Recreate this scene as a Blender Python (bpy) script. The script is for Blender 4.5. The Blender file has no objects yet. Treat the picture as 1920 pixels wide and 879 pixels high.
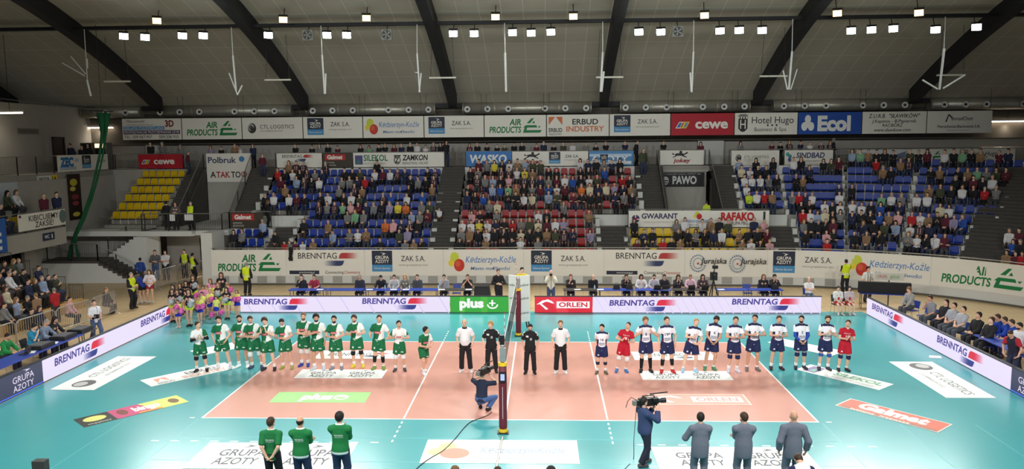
import bpy, math, random
import numpy as np
from mathutils import Vector, Matrix
from mathutils.bvhtree import BVHTree

rnd = random.Random(7)
SC = bpy.context.scene
COL = SC.collection

# ---------------------------------------------------------------- camera
F_PX = 1459.6
CAM = np.array([1.186, -26.317, 8.002])
YAW, PITCH, ROLL = -0.043, 0.117, -0.008


def _axes():
    cy, sy, cp, sp = math.cos(YAW), math.sin(YAW), math.cos(PITCH), math.sin(PITCH)
    f = np.array([sy * cp, cy * cp, -sp])
    r = np.array([cy, -sy, 0.0])
    u = np.cross(r, f)
    return r * math.cos(ROLL) + u * math.sin(ROLL), -r * math.sin(ROLL) + u * math.cos(ROLL), f


AX_R, AX_U, AX_F = _axes()
cam_data = bpy.data.cameras.new('camera')
cam_data.sensor_width = 36.0
cam_data.lens = 36.0 * F_PX / 1920.0
cam_data.clip_start, cam_data.clip_end = 0.1, 300
cam = bpy.data.objects.new('camera', cam_data)
COL.objects.link(cam)
cam.matrix_world = Matrix(((AX_R[0], AX_U[0], -AX_F[0], CAM[0]), (AX_R[1], AX_U[1], -AX_F[1], CAM[1]),
                           (AX_R[2], AX_U[2], -AX_F[2], CAM[2]), (0, 0, 0, 1)))
SC.camera = cam

# ---------------------------------------------------------------- light set-up
SC.view_settings.view_transform = 'Standard'
SC.view_settings.look = 'None'
SC.view_settings.gamma = 1.0
SC.view_settings.use_curve_mapping = False
SC.view_settings.exposure = 0.0
SC.cycles.use_denoising = True
SC.cycles.max_bounces = 5
SC.cycles.diffuse_bounces = 3
SC.cycles.glossy_bounces = 3
SC.cycles.sample_clamp_indirect = 4.0
world = bpy.data.worlds.new('arena_air')
SC.world = world
world.use_nodes = True
world.node_tree.nodes['Background'].inputs[0].default_value = (0.9, 0.95, 1.0, 1)
WORLD_STRENGTH = 0.10
world.node_tree.nodes['Background'].inputs[1].default_value = WORLD_STRENGTH
FLOOD_W = 420.0          # each white floodlight, far row
FLOOD_NEAR_W = 1000.0     # the matching row above the camera side
STAND_W = 260.0


def spot(name, loc, aim, watts, col=(1, 1, 1), cone=100, blend=0.6, size=0.25):
    l = bpy.data.lights.new(name, 'SPOT')
    l.energy = watts * 4
    l.color = col
    l.spot_size = math.radians(cone)
    l.spot_blend = blend
    l.shadow_soft_size = size
    o = bpy.data.objects.new(name, l)
    COL.objects.link(o)
    o.location = loc
    d = Vector(aim) - Vector(loc)
    o.rotation_euler = d.to_track_quat('-Z', 'Y').to_euler()
    return o


def ray(px, py):
    return AX_F + AX_R * (px - 960) / F_PX - AX_U * (py - 439.5) / F_PX


def gp(px, py, z=0.0):
    d = ray(px, py)
    return CAM + d * ((z - CAM[2]) / d[2])


def yp(px, py, y):
    d = ray(px, py)
    return CAM + d * ((y - CAM[1]) / d[1])


def xp(px, py, x):
    d = ray(px, py)
    return CAM + d * ((x - CAM[0]) / d[0])


# ---------------------------------------------------------------- materials
def lin(c):
    out = []
    for v in c[:3]:
        v = v / 255.0
        out.append(v / 12.92 if v <= 0.04045 else ((v + 0.055) / 1.055) ** 2.4)
    return tuple(out)


_M = {}


def mat(name, rgb, rough=0.6, metal=0.0, noise=0.12, scale=6.0, emit=0.0, spec=0.4):
    if name in _M:
        return _M[name]
    m = bpy.data.materials.new(name)
    m.use_nodes = True
    nt = m.node_tree
    b = nt.nodes['Principled BSDF']
    c = lin(rgb)
    b.inputs['Roughness'].default_value = rough
    b.inputs['Metallic'].default_value = metal
    b.inputs['Specular IOR Level'].default_value = spec
    if noise > 0:
        tc = nt.nodes.new('ShaderNodeTexCoord')
        n = nt.nodes.new('ShaderNodeTexNoise')
        n.inputs['Scale'].default_value = scale
        n.inputs['Detail'].default_value = 3
        nt.links.new(tc.outputs['Object'], n.inputs['Vector'])
        mx = nt.nodes.new('ShaderNodeMix')
        mx.data_type = 'RGBA'
        mx.inputs[6].default_value = (*[v * (1 - noise) for v in c], 1)
        mx.inputs[7].default_value = (*[min(1, v * (1 + noise)) for v in c], 1)
        nt.links.new(n.outputs['Fac'], mx.inputs[0])
        nt.links.new(mx.outputs[2], b.inputs['Base Color'])
    else:
        b.inputs['Base Color'].default_value = (*c, 1)
    if emit > 0:
        b.inputs['Emission Color'].default_value = (*c, 1)
        b.inputs['Emission Strength'].default_value = emit
    _M[name] = m
    return m


def attr_mat(name, rough=0.8, emit=0.0, noise=0.1, scale=30.0, spec=0.3):
    if name in _M:
        return _M[name]
    m = bpy.data.materials.new(name)
    m.use_nodes = True
    nt = m.node_tree
    b = nt.nodes['Principled BSDF']
    a = nt.nodes.new('ShaderNodeAttribute')
    a.attribute_name = 'Col'
    b.inputs['Roughness'].default_value = rough
    b.inputs['Specular IOR Level'].default_value = spec
    if emit > 0:
        b.inputs['Base Color'].default_value = (0.02, 0.02, 0.02, 1)
        nt.links.new(a.outputs['Color'], b.inputs['Emission Color'])
        b.inputs['Emission Strength'].default_value = emit
    else:
        tc = nt.nodes.new('ShaderNodeTexCoord')
        n = nt.nodes.new('ShaderNodeTexNoise')
        n.inputs['Scale'].default_value = scale
        nt.links.new(tc.outputs['Object'], n.inputs['Vector'])
        mr = nt.nodes.new('ShaderNodeMapRange')
        mr.inputs[3].default_value = 1 - noise
        mr.inputs[4].default_value = 1 + noise
        nt.links.new(n.outputs['Fac'], mr.inputs[0])
        mx = nt.nodes.new('ShaderNodeVectorMath')
        mx.operation = 'SCALE'
        nt.links.new(a.outputs['Color'], mx.inputs[0])
        nt.links.new(mr.outputs[0], mx.inputs['Scale'])
        nt.links.new(mx.outputs[0], b.inputs['Base Color'])
    _M[name] = m
    return m


PRINT = lambda: attr_mat('printed_vinyl', 0.55, noise=0.03, scale=2)
CLOTH = lambda: attr_mat('woven_cloth', 0.85, noise=0.12, scale=25)
SKIN = lambda: attr_mat('skin', 0.5, noise=0.06, scale=20)
HAIR = lambda: attr_mat('hair_strands', 0.6, noise=0.3, scale=60)
LED = lambda: attr_mat('led_screen', 0.4, emit=1.08)


# ---------------------------------------------------------------- mesh helpers
class MB:
    def __init__(s):
        s.v, s.f, s.m, s.c = [], [], [], []

    def add(s, verts, faces, mi=0, col=None):
        b = len(s.v)
        s.v += [tuple(float(a) for a in p) for p in verts]
        s.f += [tuple(b + i for i in f) for f in faces]
        s.m += [mi] * len(faces)
        s.c += [col] * len(faces)
        return s

    def box(s, lo, hi, mi=0, col=None):
        x0, y0, z0 = lo
        x1, y1, z1 = hi
        v = [(x0, y0, z0), (x1, y0, z0), (x1, y1, z0), (x0, y1, z0), (x0, y0, z1), (x1, y0, z1), (x1, y1, z1), (x0, y1, z1)]
        return s.add(v, [(3, 2, 1, 0), (4, 5, 6, 7), (0, 1, 5, 4), (1, 2, 6, 5), (2, 3, 7, 6), (3, 0, 4, 7)], mi, col)

    def obox(s, c, half, yaw=0.0, mi=0, col=None, rot=None):
        R = np.array(Matrix.Rotation(yaw, 3, 'Z')) if rot is None else np.array(rot)
        hx, hy, hz = half
        v = [np.array(c) + R @ np.array(p) for p in ((-hx, -hy, -hz), (hx, -hy, -hz), (hx, hy, -hz), (-hx, hy, -hz), (-hx, -hy, hz), (hx, -hy, hz), (hx, hy, hz), (-hx, hy, hz))]
        return s.add(v, [(3, 2, 1, 0), (4, 5, 6, 7), (0, 1, 5, 4), (1, 2, 6, 5), (2, 3, 7, 6), (3, 0, 4, 7)], mi, col)

    def tube(s, pts, r, n=8, mi=0, col=None, caps=True):
        pts = [np.array(p, float) for p in pts]
        rs = r if isinstance(r, (list, tuple)) else [r] * len(pts)
        rings = []
        for i, p in enumerate(pts):
            t = pts[min(i + 1, len(pts) - 1)] - pts[max(i - 1, 0)]
            t = t / (np.linalg.norm(t) + 1e-9)
            a = np.cross(t, (0, 0, 1.0)) if abs(t[2]) < 0.95 else np.cross(t, (0, 1.0, 0))
            a /= np.linalg.norm(a)
            b = np.cross(t, a)
            rings.append([p + rs[i] * (a * math.cos(2 * math.pi * k / n) + b * math.sin(2 * math.pi * k / n)) for k in range(n)])
        v = [q for ring in rings for q in ring]
        f = []
        for i in range(len(pts) - 1):
            for k in range(n):
                f.append((i * n + k, i * n + (k + 1) % n, (i + 1) * n + (k + 1) % n, (i + 1) * n + k))
        if caps:
            f.append(tuple(range(n - 1, -1, -1)))
            f.append(tuple((len(pts) - 1) * n + k for k in range(n)))
        return s.add(v, f, mi, col)

    def prism(s, poly, axis, lo, hi, mi=0, col=None):
        """poly: 2-D outline in the plane normal to axis (x: (y,z); y: (x,z); z: (x,y))."""
        def p3(p, d):
            return (d, p[0], p[1]) if axis == 'x' else (p[0], d, p[1]) if axis == 'y' else (p[0], p[1], d)
        n = len(poly)
        v = [p3(p, lo) for p in poly] + [p3(p, hi) for p in poly]
        f = [tuple(range(n)), tuple(range(2 * n - 1, n - 1, -1))] + [(i, n + i, n + (i + 1) % n, (i + 1) % n) for i in range(n)]
        return s.add(v, f, mi, col)

    def lathe(s, prof, c=(0, 0, 0), n=16, mi=0, col=None):
        v, f = [], []
        for r, z in prof:
            v += [(c[0] + r * math.cos(2 * math.pi * k / n), c[1] + r * math.sin(2 * math.pi * k / n), c[2] + z) for k in range(n)]
        for i in range(len(prof) - 1):
            f += [(i * n + k, i * n + (k + 1) % n, (i + 1) * n + (k + 1) % n, (i + 1) * n + k) for k in range(n)]
        f += [tuple(range(n - 1, -1, -1)), tuple((len(prof) - 1) * n + k for k in range(n))]
        return s.add(v, f, mi, col)

    def ball(s, c, r, mi=0, col=None, n=8):
        r = r if isinstance(r, (tuple, list)) else (r, r, r)
        v, f = [], []
        for i in range(1, n):
            a = math.pi * i / n
            v += [(c[0] + r[0] * math.sin(a) * math.cos(2 * math.pi * k / (2 * n)), c[1] + r[1] * math.sin(a) * math.sin(2 * math.pi * k / (2 * n)), c[2] - r[2] * math.cos(a)) for k in range(2 * n)]
        w = 2 * n
        for i in range(n - 2):
            f += [(i * w + k, i * w + (k + 1) % w, (i + 1) * w + (k + 1) % w, (i + 1) * w + k) for k in range(w)]
        v += [(c[0], c[1], c[2] - r[2]), (c[0], c[1], c[2] + r[2])]
        f += [((k + 1) % w, k, len(v) - 2) for k in range(w)] + [((n - 2) * w + k, (n - 2) * w + (k + 1) % w, len(v) - 1) for k in range(w)]
        return s.add(v, f, mi, col)

    def mesh(s, name, mats, smooth=False):
        me = bpy.data.meshes.new(name)
        me.from_pydata(s.v, [], s.f)
        for m in mats:
            me.materials.append(m)
        me.polygons.foreach_set('material_index', s.m)
        if any(c is not None for c in s.c):
            at = me.attributes.new('Col', 'FLOAT_COLOR', 'CORNER')
            buf = []
            for f, c in zip(s.f, s.c):
                c = c or (255, 255, 255)
                buf += list((*lin(c), 1.0)) * len(f)
            at.data.foreach_set('color', buf)
        if smooth:
            me.polygons.foreach_set('use_smooth', [True] * len(me.polygons))
        me.update()
        return me

    def build(s, name, mats, parent=None, smooth=False, loc=None):
        o = bpy.data.objects.new(name, s.mesh(name, mats if isinstance(mats, (list, tuple)) else [mats], smooth))
        COL.objects.link(o)
        if parent is not None:
            o.parent = parent
        if loc is not None:
            o.location = loc
        return o


def tag(o, label, cat, group=None, kind=None):
    o['label'] = label
    o['category'] = cat
    if group:
        o['group'] = group
    if kind:
        o['kind'] = kind
    return o


def struct(o, label=None):
    o['kind'] = 'structure'
    if label:
        o['label'] = label
    return o


def empty(name, loc=(0, 0, 0), rz=0.0):
    o = bpy.data.objects.new(name, None)
    o.empty_display_size = 0.2
    COL.objects.link(o)
    o.location = tuple(float(a) for a in loc)
    o.rotation_euler = (0, 0, rz)
    return o


def dup(root, loc, rz=None):
    r = root.copy()
    COL.objects.link(r)
    r.location = tuple(float(a) for a in loc)
    if rz is not None:
        r.rotation_euler = (0, 0, rz)
    for ch in list(root.children):
        c = ch.copy()
        COL.objects.link(c)
        c.parent = r
        for g in ch.children:
            d = g.copy()
            COL.objects.link(d)
            d.parent = c
    return r


ORD = ['first', 'second', 'third', 'fourth', 'fifth', 'sixth', 'seventh', 'eighth', 'ninth', 'tenth', 'eleventh', 'twelfth',
       'thirteenth', 'fourteenth', 'fifteenth', 'sixteenth', 'seventeenth', 'eighteenth', 'nineteenth', 'twentieth',
       'twenty-first', 'twenty-second', 'twenty-third', 'twenty-fourth']

# the line of the stand's front wall: straight, a slight bend, then an arc
ARC_C, ARC_R, ARC_A0 = (13.0, 3.4), 13.4, math.radians(2.1)


def path(t, off=0.0):
    """(x, y, heading of the outward normal) at run t along the wall, off metres behind it."""
    if t <= 0:
        return t, 17.3 + off, 0.0
    if t <= 13.5:
        k = t / 13.5
        a = ARC_A0 * k
        return t + off * math.sin(a), 17.3 - 0.5 * k + off * math.cos(a), a
    a = ARC_A0 + (t - 13.5) / ARC_R
    return ARC_C[0] + (ARC_R + off) * math.sin(a), ARC_C[1] + (ARC_R + off) * math.cos(a), a


def t_at(alpha_deg):
    return 13.5 + (math.radians(alpha_deg) - ARC_A0) * ARC_R
# ================================================================ the hall
TURQ = mat('turquoise_vinyl', (74, 162, 166), 0.23, noise=0.06, scale=0.6, spec=0.6)
ORANGE = mat('orange_vinyl', (212, 154, 138), 0.23, noise=0.06, scale=0.7, spec=0.55)
WHITE_LINE = mat('white_line_paint', (235, 240, 238), 0.35, noise=0.02)
CONC = mat('painted_concrete', (168, 164, 156), 0.85, noise=0.08, scale=1.5)
CONC_D = mat('raw_concrete', (120, 114, 106), 0.9, noise=0.14, scale=1.2)
CONC_L = mat('white_painted_wall', (205, 205, 200), 0.8, noise=0.05, scale=1.5)
STEP = mat('dark_stair_rubber', (74, 70, 66), 0.85, noise=0.2, scale=3)
TREAD = mat('terrace_concrete', (150, 146, 138), 0.85, noise=0.12, scale=2)
STEEL_D = mat('dark_painted_steel', (58, 56, 56), 0.5, 0.3, noise=0.1)
STEEL_L = mat('brushed_steel', (190, 188, 184), 0.32, 0.85, noise=0.08)
ALU = mat('galvanised_metal', (176, 172, 160), 0.36, 0.55, noise=0.18, scale=3)
WHITE_M = mat('white_painted_metal', (225, 225, 222), 0.45, noise=0.04)
BLACK = mat('black_plastic', (24, 24, 26), 0.5, noise=0.15)
BEAM_M = mat('dark_steel_beam', (44, 43, 46), 0.6, 0.2, noise=0.15)


def parquet():
    m = mat('wood_parquet', (204, 176, 130), 0.38, noise=0.1)
    nt = m.node_tree
    b = nt.nodes['Principled BSDF']
    tc = nt.nodes.new('ShaderNodeTexCoord')
    mp = nt.nodes.new('ShaderNodeMapping')
    mp.inputs['Scale'].default_value = (0.55, 5.0, 1)
    br = nt.nodes.new('ShaderNodeTexBrick')
    br.inputs['Color1'].default_value = (*lin((206, 180, 138)), 1)
    br.inputs['Color2'].default_value = (*lin((190, 160, 116)), 1)
    br.inputs['Mortar'].default_value = (*lin((160, 130, 92)), 1)
    br.inputs['Scale'].default_value = 1.0
    br.inputs['Mortar Size'].default_value = 0.012
    nt.links.new(tc.outputs['Object'], mp.inputs['Vector'])
    nt.links.new(mp.outputs[0], br.inputs['Vector'])
    nt.links.new(br.outputs['Color'], b.inputs['Base Color'])
    return m


PARQ = parquet()
PLY = mat('varnished_plywood', (200, 158, 96), 0.45, noise=0.2, scale=4)


def ceiling_mat():
    m = mat('ceiling_panels', (176, 170, 156), 0.85, noise=0.08, scale=0.8)
    nt = m.node_tree
    b = nt.nodes['Principled BSDF']
    src = b.inputs['Base Color'].links[0].from_socket
    tc = nt.nodes.new('ShaderNodeTexCoord')
    sp = nt.nodes.new('ShaderNodeSeparateXYZ')
    nt.links.new(tc.outputs['Object'], sp.inputs[0])
    facs = []
    for ax, per, wid in ((0, 1.2, 0.03), (1, 1.9, 0.02)):
        d = nt.nodes.new('ShaderNodeMath'); d.operation = 'DIVIDE'; d.inputs[1].default_value = per
        nt.links.new(sp.outputs[ax], d.inputs[0])
        f = nt.nodes.new('ShaderNodeMath'); f.operation = 'FRACT'
        nt.links.new(d.outputs[0], f.inputs[0])
        l = nt.nodes.new('ShaderNodeMath'); l.operation = 'LESS_THAN'; l.inputs[1].default_value = wid
        nt.links.new(f.outputs[0], l.inputs[0])
        facs.append(l)
    mxm = nt.nodes.new('ShaderNodeMath'); mxm.operation = 'MAXIMUM'
    nt.links.new(facs[0].outputs[0], mxm.inputs[0])
    nt.links.new(facs[1].outputs[0], mxm.inputs[1])
    mx = nt.nodes.new('ShaderNodeMix'); mx.data_type = 'RGBA'
    nt.links.new(mxm.outputs[0], mx.inputs[0])
    nt.links.new(src, mx.inputs[6])
    mx.inputs[7].default_value = (*lin((205, 202, 190)), 1)
    nt.links.new(mx.outputs[2], b.inputs['Base Color'])
    return m


struct(MB().box((-45, -16, -0.3), (45, 31, -0.006)).build('floor', PARQ), 'pale wood parquet floor of the sports hall')
struct(MB().box((-15.9, -14, -0.1), (16.05, 10.25, 0.0)).build('floor_vinyl', TURQ), 'turquoise vinyl floor around the court')
struct(MB().box((-9, -4.5, -0.05), (9, 4.5, 0.003)).build('floor_court', ORANGE), 'orange volleyball court surface')
lb = MB()
LZ = (0.0, 0.0055)


def strip(x0, y0, x1, y1):
    lb.box((x0, y0, LZ[0]), (x1, y1, LZ[1]))


strip(-9, -4.5, 9, -4.45); strip(-9, 4.45, 9, 4.5)
strip(-9, -4.45, -8.95, 4.45); strip(8.95, -4.45, 9, 4.45)
strip(-0.025, -4.45, 0.025, 4.45); strip(-3, -4.45, -2.95, 4.45); strip(2.95, -4.45, 3, 4.45)
for s in (-1, 1):
    for k in range(5):
        for a in (-3, 2.95):
            y = 4.75 + k * 0.35
            strip(a, s * y - 0.075, a + 0.05, s * y + 0.075)
for x in np.arange(-9.6, 9.7, 0.55):
    if abs(x) > 3.2:
        strip(x, -6.3, x + 0.22, -6.25)
for x in (-9.35, 9.2):
    for y in (-4.5, 4.45):
        strip(x, y, x + 0.15, y + 0.05)
struct(lb.build('floor_lines', WHITE_LINE), 'white painted court lines and dashes')
sb = MB()
for y in (-5.95, -7.55, -9.1):
    sb.box((-9, y, 0), (9, y + 0.02, 0.002))
for x in (-11.2, -9.05, 9.05, 11.2, 13.3):
    sb.box((x, -14, 0), (x + 0.02, -4.6, 0.002))
struct(sb.build('floor_seams', mat('vinyl_seam', (92, 178, 180), 0.4, noise=0)), 'welded seams between the vinyl sheets')

# ---- vaulted ceiling with its arched beams
NC = 36


def zc(y):
    return 17.75 - 6.6 * (y / 27.3) ** 2


cb = MB()
ys = [-27 + 57.2 * i / NC for i in range(NC + 1)]
cb.add([(x, y, zc(y) + dz) for dz in (0, 0.15) for y in ys for x in (-60, 60)],
       [(2 * i, 2 * i + 2, 2 * i + 3, 2 * i + 1) for i in range(NC)] + [(2 * (NC + 1) + 2 * i, 2 * (NC + 1) + 2 * i + 1, 2 * (NC + 1) + 2 * i + 3, 2 * (NC + 1) + 2 * i + 2) for i in range(NC)])
struct(cb.build('ceiling', ceiling_mat()), 'grey panelled vaulted ceiling')
for k in range(-3, 4):
    bb = MB()
    x = -5.05 + 10.2 * k
    yy = [y for y in ys if y < 28.3]
    sec = [(x - 0.28, -0.92), (x + 0.28, -0.92), (x + 0.28, 0.05), (x - 0.28, 0.05)]
    v = [(px_, y, zc(y) + dz) for y in yy for px_, dz in sec]
    f = []
    for i in range(len(yy) - 1):
        for q in range(4):
            f.append((4 * i + q, 4 * i + (q + 1) % 4, 4 * i + 4 + (q + 1) % 4, 4 * i + 4 + q))
    f += [(3, 2, 1, 0), tuple(4 * (len(yy) - 1) + q for q in range(4))]
    bb.add(v, f)
    struct(bb.build('ceiling_beam', BEAM_M), 'dark arched roof beam')
pb = MB().box((-45, 17.2, zc(17.3) - 0.6), (45, 17.35, zc(17.3) - 0.44))
pb.box((-45, 17.12, zc(17.3) - 0.63), (45, 17.43, zc(17.3) - 0.58))
struct(pb.build('ceiling_purlin', BEAM_M), 'dark steel purlin carrying the floodlights')

# ---- walls
struct(MB().box((-31.6, 30, -0.0), (45, 30.3, 11.2)).build('wall_north', CONC), 'grey concrete wall behind the upper walkway')
struct(MB().box((-31.6, 29.1, 8.1), (45, 30.0, 10.9)).build('ceiling_shade_band', mat('painted_shade_grey', (98, 92, 84), 0.9, noise=0.1)), 'dark box painted as the shaded band along the back wall')  # darkened box stands in for the shade cast by banners and ducts
struct(MB().box((-32, -14, 0), (-31.6, 30.3, 10.7)).build('wall_west', CONC), 'grey concrete side wall with dark door')
struct(MB().box((-45, 27.9, zc(28) - 0.35), (45, 28.2, zc(28) - 0.05)).build('ceiling_edge_trim', BEAM_M), 'dark edge member where ceiling meets wall')
for i, x in enumerate((-27.9, 12.0, 12.9)):
    struct(MB().box((x, 29.6, 6.4), (x + 0.9, 30.0, 8.15)).build('wall_pilaster', CONC_L), 'pale pilaster on the back wall')

# ---- tiers, stairs, landings
ROW_D, ROW_H = 0.8, 0.488


def row_off(n):
    return 0.75 + ROW_D * n


def row_z(n):
    return 1.12 + ROW_H * n


def tsamples(t0, t1):
    if t1 <= 0:
        return [t0, t1]
    n = max(1, int(math.ceil((t1 - t0) / 0.8)))
    out = [t0 + (t1 - t0) * i / n for i in range(n + 1)]
    return sorted(set(out + ([0.0] if t0 < 0 < t1 else [])))


def path_prism(mb, t0, t1, off0, off1, z0, z1, mi=0):
    ts = tsamples(t0, t1) if t1 > 0 else [t0, t1]
    v = []
    for t in ts:
        for off, z in ((off0, z0), (off1, z0), (off1, z1), (off0, z1)):
            x, y, _ = path(t, off)
            v.append((x, y, z))
    f = [(0, 3, 2, 1), tuple(4 * (len(ts) - 1) + q for q in range(4))]
    for i in range(len(ts) - 1):
        for q in range(4):
            f.append((4 * i + q, 4 * i + 4 + q, 4 * i + 4 + (q + 1) % 4, 4 * i + (q + 1) % 4))
    mb.add(v, f, mi)


def terrace(t0, t1, n0, n1, label, back=None):
    mb = MB()
    for n in range(n0, n1 + 1):
        path_prism(mb, t0, t1, row_off(n), row_off(n + 1) if n < n1 or back is None else back, max(0, row_z(n) - 0.75), row_z(n))
    return struct(mb.build('floor_terrace', TREAD), label)


def flight(t0, t1, offa, offb, za, zb, label):
    mb = MB()
    n = max(2, int(round((zb - za) / 0.175)))
    for i in range(n):
        a = offa + (offb - offa) * i / n
        path_prism(mb, t0, t1, a, offa + (offb - offa) * (i + 1) / n, max(0, za - 0.4), za + (zb - za) * (i + 1) / n)
    return struct(mb.build('floor_stair', STEP), label)


WALK_Z = 6.4
BLOCKS = {   # t0, t1, first row, last row
    'A': (-26.5, -23.2, 4, 9), 'BU': (-17.1, -5.7, 5, 9), 'BL': (-14.0, -5.7, 0, 4), 'CU': (-4.2, 6.95, 5, 9), 'CL': (-4.2, 4.2, 0, 4),
    'D': (6.0, 14.1, 0, 2), 'E': (13.2, 15.1, 5, 9), 'FU': (15.1, 17.45, 5, 9), 'FL': (15.4, 17.45, 0, 4), 'A2': (-17.95, -15.5, 0, 2)}
for k, (t0, t1, n0, n1) in BLOCKS.items():
    terrace(t0, t1, n0, n1, 'concrete seating terrace')
terrace(17.45, 19.95, 0, 10, 'concrete seating terrace')
terrace(19.95, 22.45, 0, 4, 'concrete seating terrace')
terrace(19.95, 23.2, 5, 10, 'concrete seating terrace')
gang = MB()
path_prism(gang, -18.1, 32, 0.02, 0.78, 0.55, 1.12)
struct(gang.build('floor_gangway', TREAD), 'concrete gangway behind the front rail')
# stairs between the blocks
flight(-15.5, -14.0, 0.75, 3.9, 1.12, 2.9, 'dark lower stair beside the small blue block')
flight(-5.7, -4.2, 0.75, 8.9, 1.12, WALK_Z, 'dark stair between the blue and red blocks')
flight(4.2, 6.0, 0.75, 3.9, 1.12, 2.9, 'dark lower stair beside the red block')
flight(14.1, 15.4, 0.75, 3.9, 1.12, 2.9, 'dark lower stair past the yellow seats')
flight(6.95, 8.75, 4.6, 8.9, 2.9, WALK_Z, 'dark upper stair left of the stairwell wall')
flight(11.95, 13.2, 4.6, 8.9, 2.9, WALK_Z, 'dark upper stair right of the stairwell wall')
flight(-18.8, -17.1, 4.6, 8.9, 2.9, WALK_Z, 'dark upper stair beside the blue block')
flight(-23.2, -22.0, 4.6, 8.9, 2.9, WALK_Z, 'dark upper stair beside the yellow corner seats')
flight(22.45, 24.5, 0.75, 8.9, 1.12, WALK_Z, 'wide dark stair in the curved corner')
terrace(24.5, 30, 0, 10, 'concrete seating terrace')
# landings
lm = MB()
path_prism(lm, 4.2, 6.95, 3.9, 4.75, 2.5, 2.9)
path_prism(lm, 6.0, 14.1, 3.15, 9.0, 1.4, 2.9)
path_prism(lm, 14.1, 15.4, 3.9, 4.75, 2.5, 2.9)
struct(lm.build('floor_landing', TREAD), 'concrete landing below the stairwell wall')
lm = MB()
path_prism(lm, -23.2, -17.95, 2.4, 9.0, 2.6, 2.9)
path_prism(lm, -17.95, -15.5, 3.15, 4.6, 1.4, 2.9)
path_prism(lm, -17.95, -17.1, 4.6, 9.0, 2.6, 2.9)
path_prism(lm, -15.5, -14.0, 3.9, 4.75, 2.5, 2.9)
path_prism(lm, -28.4, -23.2, 2.0, 3.95, 2.6, 2.9)
path_prism(lm, -23.2, -20.0, 1.9, 2.4, 2.6, 2.9)
struct(lm.build('floor_platform', CONC_L), 'white edged concrete platform over the side entrance')
uw = MB()
uw.box((-28.5, 26.28, 6.05), (45, 30.0, WALK_Z))
struct(uw.build('floor_walkway', TREAD), 'upper walkway behind the seats')
struct(MB().box((-31.6, -14, 6.05), (-28.5, 30.0, WALK_Z)).build('floor_walkway', TREAD), 'upper walkway along the side wall')
# white wall under the walkway edge, stairwell walls
wm = MB()
for t0, t1 in ((-17.1, -5.7), (-4.2, 6.95), (13.2, 17.45)):
    path_prism(wm, t0, t1, 8.72, 8.95, 5.0, WALK_Z)
struct(wm.build('wall_walkway_front', CONC_L), 'white wall under the walkway edge')
wm = MB()
for t0, t1 in ((4.2, 6.95), (-17.1, -14.0), (14.1, 15.1)):
    path_prism(wm, t0, t1, 4.6, 4.74, 2.9, row_z(5))
struct(wm.build('wall_row_front', CONC_L), 'white wall under the overhanging seat rows')
wm = MB()
wm.box((8.75, 26.35, 2.9), (11.95, 26.7, 6.1)); wm.box((8.65, 26.25, 6.0), (12.05, 26.7, 6.15))
wm.box((8.75, 26.7, 2.9), (8.95, 27.0, 6.35))
wm.box((8.9, 26.31, 3.55), (11.8, 26.36, 3.6))
struct(wm.build('wall_stairwell', CONC), 'grey stairwell wall under the short railing')
struct(MB().box((-22.0, 26.3, 2.9), (-18.8, 26.6, 6.4)).build('wall_stairwell', CONC), 'grey stairwell wall in the corner')
struct(MB().box((-28.5, 26.15, 0), (-23.2, 26.4, 6.4)).build('wall_corner', CONC), 'grey wall behind the yellow corner seats')
# block end walls (white painted step sides facing the stairs)
eb = MB()
for t, n0, n1, w in ((-5.7, 0, 9, 0.3), (-4.5, 0, 9, 0.3), (6.95, 5, 9, 0.3), (4.2, 0, 4, 0.25), (13.0, 5, 9, 0.25), (-14.25, 0, 4, 0.25), (-17.4, 5, 9, 0.3), (15.2, 0, 4, 0.22), (14.1, 0, 2, 0.22), (5.8, 0, 2, 0.2), (22.4, 0, 4, 0.12), (23.15, 5, 9, 0.12), (17.4, 0, 9, 0.1), (19.9, 0, 9, 0.14), (15.05, 5, 9, 0.14)):
    for n in range(n0, n1 + 1):
        path_prism(eb, t, t + w, row_off(n), row_off(n + 1), max(0, row_z(n) - 0.6), row_z(n) + 0.3)
struct(eb.build('trim_step_sides', CONC_L), 'white painted step sides along the stairs')

# ---- front wall of the stand with chequered tiles
fw = MB()
path_prism(fw, -18.05, 32, -0.02, 0.05, 0, 2.0)
struct(fw.build('wall_front', CONC_L), 'white front wall of the stand')
tb = MB()
gm = mat('grey_wall_tile', (158, 156, 150), 0.6, noise=0.06)
t = -17.6
while t < 16.5:
    path_prism(tb, t, t + 0.55, -0.035, -0.018, 0.12, 0.5)
    t += 1.1
struct(tb.build('trim_wall_tiles', gm), 'grey tiles in the front wall')
bb = MB()
path_prism(bb, -18.05, 32, -0.05, -0.02, 0, 0.09)
struct(bb.build('baseboard_front', mat('dark_skirting', (92, 88, 80), 0.7)), 'skirting along the front wall')
# fix: left end column of the stand and entrance under the platform
struct(MB().box((-18.6, 17.3, 0), (-17.95, 19.0, 3.0)).build('wall_end_column', CONC_L), 'white end column of the stand')
struct(MB().box((-18.15, 19.0, 0), (-17.95, 26.3, 2.6)).build('wall_entrance_side', CONC_D), 'dark side wall of the entrance')
struct(MB().box((-23.2, 22.5, 0), (-18.1, 22.7, 2.6)).build('wall_entrance_back', mat('entrance_wall', (150, 146, 140), 0.9, noise=0.1)), 'grey back wall of the entrance')
struct(MB().box((-21.0, 22.44, 0), (-19.9, 22.51, 2.1)).build('door_1', STEEL_D), 'dark double door under the platform')
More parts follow.
